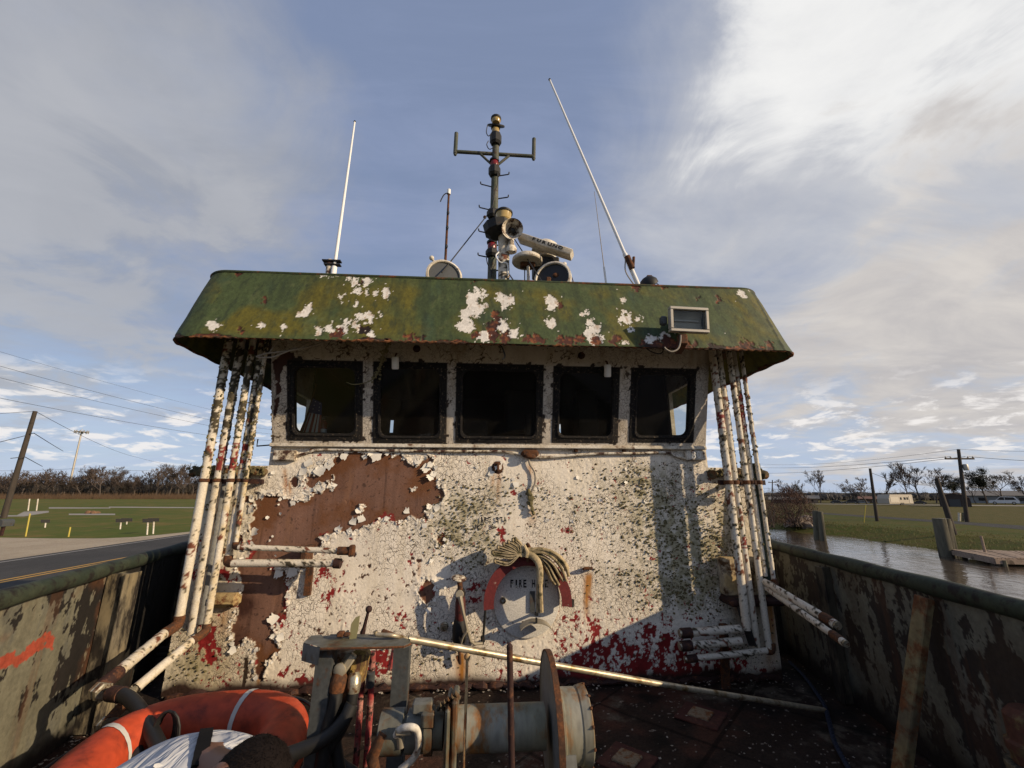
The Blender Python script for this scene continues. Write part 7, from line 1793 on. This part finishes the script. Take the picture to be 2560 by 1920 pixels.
# rubble at the bank
def rubble():
    r = random.Random(61)
    for i in range(16):
        p = Pz(1972 + r.uniform(0, 52), 1318 + r.uniform(-8, 4), ZW + .2); s = r.uniform(.35, .95); m = MB(); m.ball(p + Vector((0, 0, .25 + r.uniform(0, .5))), (s, s * .8, s * .4), 7, 5, .3, Euler((r.uniform(-.5, .5), r.uniform(-.5, .5), r.uniform(0, 3))).to_matrix())
        tag(m.build('rubble_chunk', M['concrete'], None, False, loc=p), 'broken pale concrete chunk in the heap at the water edge', 'rubble', 'concrete chunks heaped at the bank')
M['concrete'] = mat_plain('broken_concrete', (.24, .20, .165), .9, var=.4, scale=2)
rubble()

# ---- pilings, dock, poles, wires
M['piling'] = mat_rusty('weathered_piling', (.115, .105, .075), (.04, .035, .025), .4, 3, .9, stretch=(1, 1, .15), second=(.075, .07, .05))
M['polewood'] = mat_rusty('dark_utility_pole', (.050, .040, .032), (.03, .022, .018), .3, 2, .9, stretch=(1, 1, .15))
M['planks'] = mat_rusty('dock_plank', (.27, .20, .15), (.10, .07, .05), .3, 2, .85)
def piling(px0, py0, px1, py1, r, label, grp):
    b = Pz(px0, py0, ZW); dist = (b - Vector((0, 0, CAMZ))).length; d = ray(px1, py1); s = math.hypot(b.x, b.y) / math.hypot(d.x, d.y); t = Vector((d.x * s, d.y * s, CAMZ + d.z * s))
    m = MB(); dn = (b - t).normalized(); m.tube([b + dn * 1.0, b, b.lerp(t, .5), t], [r, r, r * .96, r * .92], 12); tag(m.build('piling', M['piling'], None, loc=b), label, 'piling', grp)
G = 'wooden mooring pilings in the canal'
piling(2046, 1349, 2041, 1277, .27, 'thick piling, left of the far pair in the canal', G); piling(2059, 1352, 2050, 1279, .18, 'thin leaning piling, right of the far pair in the canal', G)
piling(2367, 1391, 2347, 1296, .30, 'thick left piling of the near cluster at the dock', G); piling(2374, 1389, 2361, 1296, .26, 'middle piling of the near cluster at the dock', G); piling(2387, 1386, 2370, 1302, .16, 'thin leaning piling beside the dock, right of its cluster', G)
def dock():
    z = -1.38; T = thing('dock', 'low wooden dock of pale planks reaching into the canal', 'dock', Pz(2470, 1385, z))
    a, b, c, d = Pz(2376, 1373, z), Pz(2700, 1380, z), Pz(2700, 1398, z), Pz(2484, 1394, z)
    n = 22
    for i in range(n):
        t0, t1 = i / n + .004, (i + 1) / n - .004
        q = [a.lerp(b, t0), a.lerp(b, t1), d.lerp(c, t1), d.lerp(c, t0)]; dz = Vector((0, 0, rnd.uniform(-.012, .012))); m = MB(); m.add([p + dz for p in q] + [p + dz - Vector((0, 0, .05)) for p in q], [(0, 1, 2, 3), (7, 6, 5, 4), (0, 4, 5, 1), (1, 5, 6, 2), (2, 6, 7, 3), (3, 7, 4, 0)]); m.build('plank', M['planks'], T, False)
    for p, q in ((a, d), (d, c), (a, b)): MB().beam(p + Vector((0, 0, -.16)), q + Vector((0, 0, -.16)), .12, .2).build('beam', M['planks'], T, False)
    for t in (.1, .5, .9):
        for e, f in ((a, b), (d, c)): p = e.lerp(f, t); MB().tube([p + Vector((0, 0, -.1)), Vector((p.x, p.y, -3))], .11, 8).build('dock_post', M['piling'], T)
dock()
def stake(px0, py0, px1, py1, r, z, label, mat, name='stake', grp=None):
    b = Pz(px0, py0, z); d = ray(px1, py1); s = math.hypot(b.x, b.y) / math.hypot(d.x, d.y); t = Vector((d.x * s, d.y * s, CAMZ + d.z * s)); m = MB(); m.tube([b + (b - t).normalized() * .3, b, t], r, 8); o = tag(m.build(name, mat, None, loc=b), label, 'stake' if name == 'stake' else 'pole', grp); return b, t, o
stake(2468, 1400, 2452, 1340, .055, ZW, 'thin pale stake standing at the dock corner', M['planks'])
M['yellow'] = mat_plain('yellow_marker_plastic', (.42, .34, .06), .6, var=.2)
stake(2160, 1306, 2164, 1262, .035, ZRB, 'slim yellow marker stake on the right bank', M['yellow'])
for x, lab in ((2398, 'white vent pipe by the road, left of the pair'), (2408, 'hooked green vent pipe by the road, right of the pair')): stake(x, 1303, x, 1282, .09, ZRB, lab, M['whitemetal'] if x < 2400 else M['mastgreen'])
def upole(px0, py0, px1, py1, r, z, label, arm=None, tr=False):
    b = Pz(px0, py0, z); d = ray(px1, py1); s = math.hypot(b.x, b.y) / math.hypot(d.x, d.y); t = Vector((d.x * s, d.y * s, CAMZ + d.z * s)); T = thing('utility_pole', label, 'utility pole', b)
    MB().tube([b + (b - t).normalized() * .4, b.lerp(t, .5), t], [r, r * .9, r * .72], 10).build('pole', M['polewood'], T)
    if arm:
        q = b.lerp(t, arm[0]); rt_ = Vector((cy, -sy, 0)); a0, a1 = q - rt_ * arm[1], q + rt_ * arm[1]; MB().beam(a0, a1, .12, .14).build('crossarm', M['polewood'], T)
        for u in (-.95, -.6, .6, .95): MB().lathe([(.05, 0), (.07, .06), (.03, .16)], q + rt_ * arm[1] * u + Vector((0, 0, .07)), n=8).build('insulator', M['alu'], T)
    if tr: q = b.lerp(t, .70) + Vector((.32, -.2, 0)); MB().lathe([(.18, 0), (.2, .05), (.2, .5), (.15, .58)], q, n=12).build('transformer', M['alu'], T)
    return b, t
b1, t1 = upole(2418, 1305, 2396, 1123, .17, ZRB, 'tall dark utility pole with a crossarm on the right bank', (.865, 1.35), True)
b2, t2 = upole(2193, 1303, 2175, 1171, .15, ZRB, 'short dark utility pole without arm, left of the tall one')
b3, t3 = upole(2386, 1337, 2341, 1196, .17, ZRB, 'bare pole leaning left behind the near pilings'); 
b4, t4 = upole(8, 1296, 88, 1028, .20, ZLB, 'red-brown utility pole leaning right at the left edge of the photo')
q = b4.lerp(t4, .42)
upole(1930, 1262, 1931, 1200, .14, ZRB, 'far thin utility pole beside the deckhouse on the right', (.9, .9))
def cable(label, pts, r, sag=0):
    pp = []
    for a, b in zip(pts[:-1], pts[1:]):
        n_ = 14
        for i in range(n_): t = i / n_; pp.append(a.lerp(b, t) - Vector((0, 0, sag * 4 * t * (1 - t))))
    pp.append(pts[-1]); m = MB(); m.tube(pp, r, 5); tag(m.build('overhead_wire', M['wiremat'], None, loc=pts[0]), label, 'wire', None)
M['wiremat'] = mat_plain('weathered_cable', (.03, .03, .033), .7)
nm = ('topmost', 'second from the top', 'third from the top', 'lowest')
for i, (y0, y1) in enumerate(((878, 1024), (914, 1050), (943, 1065), (994, 1089))):
    a = Pd(-60, y0 - 60 * (y1 - y0) / 527, 30); b = Pd(527, y1, 52); cable(nm[i] + ' of the four long wires sloping down across the left sky', [a, b, b + (b - a) * .8 + Vector((0, 0, 1.5))], (.009, .014, .014, .016)[i], .15)
D4 = (Vector((t4.x, t4.y, 0))).length
def P4(px_, py_, k=1.0): d = ray(px_, py_); s = D4 * k / math.hypot(d.x, d.y); return Vector((d.x * s, d.y * s, CAMZ + d.z * s))
cable('wire from the top of the red-brown pole sinking towards the deckhouse', [t4, P4(330, 1140, 2.2), P4(520, 1178, 3.2)], .02, .4)
cable('wire leaving the photo from the top of the red-brown pole', [t4, P4(-60, 1038, .95)], .016)
cable('thick lower wire from the middle of the red-brown pole to the right', [P4(68, 1085), P4(85, 1083, .99), P4(158, 1128, 1.6)], .03, .02)
cable('thick lower wire from the middle of the red-brown pole to the left edge', [P4(68, 1088), P4(-60, 1120, .95)], .026)
cable('lowest short wire low on the red-brown pole', [P4(26, 1146, .99), P4(62, 1142, .99), P4(106, 1166, 1.4)], .03)
cable('thin horizontal wire along the left tree tops', [Pd(-60, 1176, 120), Pd(180, 1172, 130), Pd(540, 1177, 150)], .035, .3)
ar = b1.lerp(t1, .865); ra = Vector((cy, -sy, 0))
for i, (px_, py_, lab) in enumerate(((1880, 1168, 'upper wire from the crossarm of the right utility pole to the deckhouse'), (1880, 1183, 'lower wire from the crossarm of the right utility pole to the deckhouse'))):
    cable(lab, [ar + ra * (-.8 + 1.4 * i) + Vector((0, 0, .2)), Pd(px_, py_, 95)], .022, .5); 
cable('topmost wire from the tall right utility pole to the deckhouse', [t1, Pd(1880, 1158, 95)], .014, .8)
cable('wire from the crossarm of the right utility pole out of the photo', [ar + ra * .9 + Vector((0, 0, .2)), Pd(2700, 1156, 36)], .02, .1); cable('top wire from the tall right utility pole out of the photo', [t1, Pd(2700, 1128, 36)], .012, .1)
cable('sagging wire between the short and the tall right poles', [t2 + Vector((0, 0, -.4)), b1.lerp(t1, .55)], .018, .7)
cable('low wire from the short right pole towards the deckhouse', [b2.lerp(t2, .5), Pd(1880, 1216, 110)], .022, .3)
cable('long low wire from the tall right pole out of the photo', [b1.lerp(t1, .48), Pd(2700, 1220, 40)], .016, .2)
def tower():
    b = Pz(168, 1237.5, ZLB); T = thing('cell_tower', 'distant grey monopole tower with an antenna ring on top, left field', 'tower', b); h = top_h(b, 204, 1084)
    d = ray(204, 1080); s = math.hypot(b.x, b.y) / math.hypot(d.x, d.y); t = Vector((d.x * s, d.y * s, CAMZ + d.z * s)); t.x = b.x + (t.x - b.x); t.y = b.y + (t.y - b.y)
    MB().tube([b, t], [.9, .55], 10).build('shaft', M['alu'], T); w = (t - b).length * .085
    r_ = MB()
    for i in range(12): a = 2 * math.pi * i / 12; r_.box(t + Vector((math.cos(a) * w, math.sin(a) * w, 0)), (.5, .5, 2.6))
    r_.build('antenna_panels', M['alu'], T, False); MB().lathe([(w * .95, -.2), (w * 1.02, 0), (w * .95, .2)], t, n=16).tube([t, t + Vector((0, 0, 3))], .2, 6).build('platform', M['alu'], T)
tower()

# ---- small roadside things, port side
def board(x0, x1, y0, y1, yf, label):
    m_ = (x0 + x1) / 2; b = Pz(m_, yf, ZLB); s0 = math.hypot(b.x, b.y)
    def at(px_, py_): d = ray(px_, py_); s = s0 / math.hypot(d.x, d.y); return Vector((d.x * s, d.y * s, CAMZ + d.z * s))
    T = thing('roadside_sign', label, 'sign', b, 'small black boards on pale posts by the left road'); a, c, d_, e = at(x0, y0), at(x1, y0), at(x1, y1), at(x0, y1); n = (c - a).cross(Vector((0, 0, 1))).normalized()
    if n.y > 0: n = -n
    m = MB(); m.add([a, c, d_, e, a - n * .04, c - n * .04, d_ - n * .04, e - n * .04], [(0, 1, 2, 3), (7, 6, 5, 4), (0, 4, 5, 1), (1, 5, 6, 2), (2, 6, 7, 3), (3, 7, 4, 0)]); m.build('board', M['black'], T, False)
    tp = at(m_ + 1, (y0 + y1) / 2); MB().tube([Vector((b.x, b.y, b.z - .2)), Vector((tp.x, tp.y, tp.z)) - n * .06], .035, 8).build('post', M['whitemetal'], T)
board(102, 125, 1299, 1307, 1319, 'leftmost small black board on a post in the grass')
board(289, 314, 1297, 1306, 1323, 'small black board on a post, left one of the middle pair'); board(303, 331, 1295.5, 1304, 1311, 'small black board on a post, right one of the middle pair')
board(356, 382, 1297, 1306, 1337, 'small black board on a post, left one of the right pair by the pipes'); board(370, 398, 1295.5, 1304, 1335, 'small black board on a post, rightmost by the pipes')
stake(64, 1341, 75, 1284, .03, ZLB, 'tall yellow marker stake with pale flag by the left gravel', M['yellow'])
stake(171, 1342, 176, 1318, .03, ZLB, 'short yellow marker stake by the left gravel', M['yellow'])
p = Pz(72, 1292, ZLB)
for x0, x1, lab in ((70, 74, 'left of two slim pale posts in the left field'), (91, 95, 'right of two slim pale posts in the left field')): stake(x0, 1277, x1, 1247, .06, ZLB, lab, M['whitemetal'])
def mailbox():
    b = Pz(2, 1340, ZLB); T = thing('mailbox', 'dark rounded mailbox at the left edge of the photo', 'mailbox', b); t = Pd(-2, 1312, (b - Vector((0, 0, CAMZ))).length * .95)
    z1 = top_h(b, 2, 1316); z2 = top_h(b, 2, 1298); sec = [(-.16, 0), (.16, 0), (.16, (z2 - z1) * .55)] + [(.16 * math.cos(R(a)), (z2 - z1) * .55 + (z2 - z1) * .45 * math.sin(R(a))) for a in range(20, 180, 20)] + [(-.16, (z2 - z1) * .55)]
    MB().prism(sec, (b.x, b.y - .25, b.z + z1), (1, 0, 0), (0, 0, 1), -.55).build('box', M['greydark'], T); MB().box((b.x, b.y, b.z + z1 / 2), (.10, .10, z1)).build('post', M['darkrust'], T)
mailbox()
pile = Pz(229, 1284, ZLB); m = MB()
for _ in range(14): s = rnd.uniform(.12, .25); m.ball(pile + Vector((rnd.uniform(-.45, .45), rnd.uniform(-.3, .3), s * .5)), (s, s, s * .7), 7, 5, .3)
tag(m.build('debris_pile', mat_plain('brown_debris', (.16, .09, .05), .95, var=.4), None, False, loc=pile), 'small brown heap beside the pale path in the left field', 'debris pile')

# ---- buildings and vehicles across the right field
def frame_at(px_, py_, z=ZRB):
    b = Pz(px_, py_, z); f = Vector((b.x, b.y, 0)).normalized(); r_ = Vector((f.y, -f.x, 0)); return b, r_, f
def wpx(b, n): d = (b - Vector((0, 0, CAMZ))).length; return n * d / FPX * .80
def caravan():
    b, r_, f = frame_at(2240, 1262.5); r_, f = Vector((.98, .2, 0)), Vector((-.2, .98, 0)); L_ = wpx(b, 74); h = wpx(b, 23) ; T = thing('caravan', 'cream travel trailer with grey nose parked across the right field', 'caravan', b); Mx = Matrix((r_, f, Vector((0, 0, 1)))).transposed()
    A = lambda u, v, w: b + r_ * u + f * v + Vector((0, 0, w)); z0 = h * .14
    sec = [(-L_ / 2, z0), (L_ / 2, z0), (L_ / 2, h * .92), (L_ / 2 - h * .08, h), (-L_ / 2 + h * .25, h), (-L_ / 2 + h * .02, h * .62)]
    MB().prism(sec, A(0, 1.2, 0), r_, (0, 0, 1), 2.4).build('body', M['cream'], T, False)
    for u0, u1 in ((-.03, .03), (.12, .20), (.24, .30)): MB().box(A(L_ * (u0 + u1) / 2, -1.22, h * .62), (L_ * (u1 - u0), .04, h * .22), Mx).build('window', M['darkglass'], T, False)
    MB().box(A(L_ * .37, -1.22, h * .52), (L_ * .06, .04, h * .66), Mx).build('door', M['cream2'], T, False)
    MB().box(A(-L_ * .27, -1.22, h * .52), (L_ * .34, .03, h * .5), Mx).build('grey_panel', M['alu'], T, False)
    for u in (-.02, .06): MB().lathe([(h * .11, 0), (h * .12, .02), (h * .12, .2), (h * .1, .22)], A(L_ * u, -1.25, h * .12), f, 14).build('wheel', M['hose'], T)
M['cream'] = mat_plain('cream_siding', (.36, .32, .26), .6, var=.08); M['cream2'] = mat_plain('cream_door', (.42, .38, .31), .6, var=.08); M['darkglass'] = mat_plain('dark_window', (.012, .013, .015), .15)
caravan()
def car(px_, py_, wp, label, col, heading=1, suv=False, grp=None):
    b, r_, f = frame_at(px_, py_); L_ = wpx(b, wp); T = thing('parked_car', label, 'car', b, grp); r_ = r_ * heading; k = L_ / 4.6; Mx = Matrix((r_, f, Vector((0, 0, 1)))).transposed()
    A = lambda u, v, w: b + (r_ * u + f * v + Vector((0, 0, w))) * k
    hh = 1.75 if suv else 1.42
    side = [(-2.28, .35), (2.28, .35), (2.32, .62), (2.2, .86), (1.15, .98), (.45, hh * .98), (-.2, hh), (-1.75 if suv else -1.2, hh * .97), (-2.2 if suv else -1.9, 1.0), (-2.32, .85)]
    m = MB(); m.prism([(x * k, z * k) for x, z in side], A(0, .85 * (1 if heading > 0 else -1), 0), r_, (0, 0, 1), 1.7 * k); m.build('body', col, T, False)
    g = MB()
    gl = [(.98, 1.0), (.42, hh * .92), (-.15, hh * .93), (-.15, 1.0)]; g2 = [(-.22, 1.0), (-.22, hh * .93), (-1.55 if suv else -1.1, hh * .9), (-1.9 if suv else -1.5, 1.02)]
    for q in (gl, g2):
        g = MB(); g.prism([(x * k, z * k) for x, z in q], A(0, -.87, 0), r_, (0, 0, 1), .03 * k); g.build('window', M['darkglass'], T, False)
    for u in (-1.42, 1.42):
        for v in (-.86, .70):
            w = MB(); w.lathe([(.30 * k, 0), (.34 * k, .03 * k), (.34 * k, .17 * k), (.30 * k, .2 * k)], A(u, v, .34), f, 16); wo = w.build('wheel', M['hose'], T); MB().lathe([(.2 * k, -.012 * k), (.2 * k, .01 * k)], A(u, v, .34), f, 12).build('rim', M['alu'], wo)
    MB().box(A(2.26, -.6, .72), (.08 * k, .35 * k, .14 * k), Mx).build('headlight', M['whip'], T, False); MB().box(A(-2.28, -.6, .8), (.06 * k, .3 * k, .16 * k), Mx).build('tail_light', M['red'], T, False)
car(2512, 1261.5, 41, 'white sport utility vehicle parked in front of the long low house', mat_plain('white_car_paint', (.62, .62, .62), .3), -1, True)
dk = mat_plain('dark_car_paint', (.03, .03, .033), .3); sl = mat_plain('silver_car_paint', (.22, .23, .24), .3)
car(2094, 1259.5, 27, 'dark car parked furthest left under the low bare tree', dk, 1, False); car(2128, 1259.3, 28, 'dark car parked in the middle of the right row', dk, -1, True); car(2157, 1259.6, 25, 'silver-nosed car parked just left of the short utility pole', sl, 1, False); car(2298, 1261.5, 26, 'dark car parked right of the cream caravan', dk, -1, False)
def gable(px_, py_, wp, hp_, depth, label, wallm, roofm, name='house', barn=False, win=()):
    b, r_, f = frame_at(px_, py_); L_ = wpx(b, wp); h = wpx(b, hp_); T = thing(name, label, name, b); Mx = Matrix((r_, f, Vector((0, 0, 1)))).transposed(); A = lambda u, v, w: b + r_ * u + f * v + Vector((0, 0, w))
    if barn:
        sec = [(-L_ / 2, 0), (L_ / 2, 0), (L_ / 2, h * .55), (L_ * .34, h * .84), (0, h), (-L_ * .34, h * .84), (-L_ / 2, h * .55)]
        MB().prism(sec, A(0, depth, 0), r_, (0, 0, 1), depth).build('wall', wallm, T, False)
        for i in range(2, 6):
            p, q = sec[i], sec[i + 1]; a, c = A(p[0] * 1.03, -.2, p[1] * 1.02), A(q[0] * 1.03, -.2, q[1] * 1.02); m = MB(); m.add([a, c, c + f * (depth + .4), a + f * (depth + .4)] + [x + Vector((0, 0, .08)) for x in (a, c, c + f * (depth + .4), a + f * (depth + .4))], [(0, 1, 2, 3), (4, 5, 6, 7), (0, 1, 5, 4), (3, 2, 6, 7)]); m.build('roof', roofm, T, False)
        MB().box(A(0, -.03, h * .28), (L_ * .36, .06, h * .56), Mx).build('door', M['greydark'], T, False)
    else:
        MB().box(A(0, depth / 2, h * .3), (L_, depth, h * .6), Mx).build('wall', wallm, T, False)
        m = MB(); e = .5; P = [A(-L_ / 2 - e, -e, h * .6), A(L_ / 2 + e, -e, h * .6), A(L_ / 2 + e, depth + e, h * .6), A(-L_ / 2 - e, depth + e, h * .6), A(-L_ / 2 - e, depth / 2, h), A(L_ / 2 + e, depth / 2, h)]; m.add(P, [(0, 1, 5, 4), (2, 3, 4, 5), (0, 4, 3), (1, 2, 5), (0, 3, 2, 1)]); m.build('roof', roofm, T, False)
        for u0, u1, z0, z1 in win: MB().box(A(L_ * (u0 + u1) / 2, -.03, h * (z0 + z1) / 2), (L_ * (u1 - u0), .08, h * (z1 - z0)), Mx).build('window', M['darkglass'], T, False)
        MB().box(A(L_ * .05, -.03, h * .24), (L_ * .035, .08, h * .46), Mx).build('door', M['cream2'], T, False)
brn = mat_plain('brown_siding', (.13, .085, .055), .8); gry = mat_plain('grey_siding', (.24, .25, .25), .8); rf = mat_plain('grey_shingle_roof', (.16, .15, .14), .9); rfb = mat_plain('rust_metal_roof', (.15, .07, .045), .8)
gable(2390, 1267, 47, 27, 7, 'dark brown barn-roofed shed left of the tall utility pole', mat_plain('dark_shed_board', (.045, .032, .026), .85), rfb, 'shed', True)
gable(2585, 1259.5, 170, 25, 10, 'long low grey house at the right edge of the photo', gry, rf, 'house', False, ((-.42, -.36, .2, .45), (-.26, -.2, .2, .45), (-.10, -.03, .2, .45)))
gable(2018, 1257.5, 46, 18, 8, 'tan low house behind the brown shrub', mat_plain('tan_siding', (.26, .19, .13), .8), rf, 'house', False, ((-.3, -.2, .2, .45), (.2, .3, .2, .45)))
gable(1958, 1258.5, 52, 16, 8, 'brown low house half hidden beside the deckhouse', brn, rf, 'house', False, ((-.3, -.2, .2, .45), (.2, .3, .2, .45)))
gable(2180, 1257.5, 40, 15, 8, 'dark low outbuilding left of the caravan', brn, rfb, 'house', False, ((.2, .3, .2, .45),))
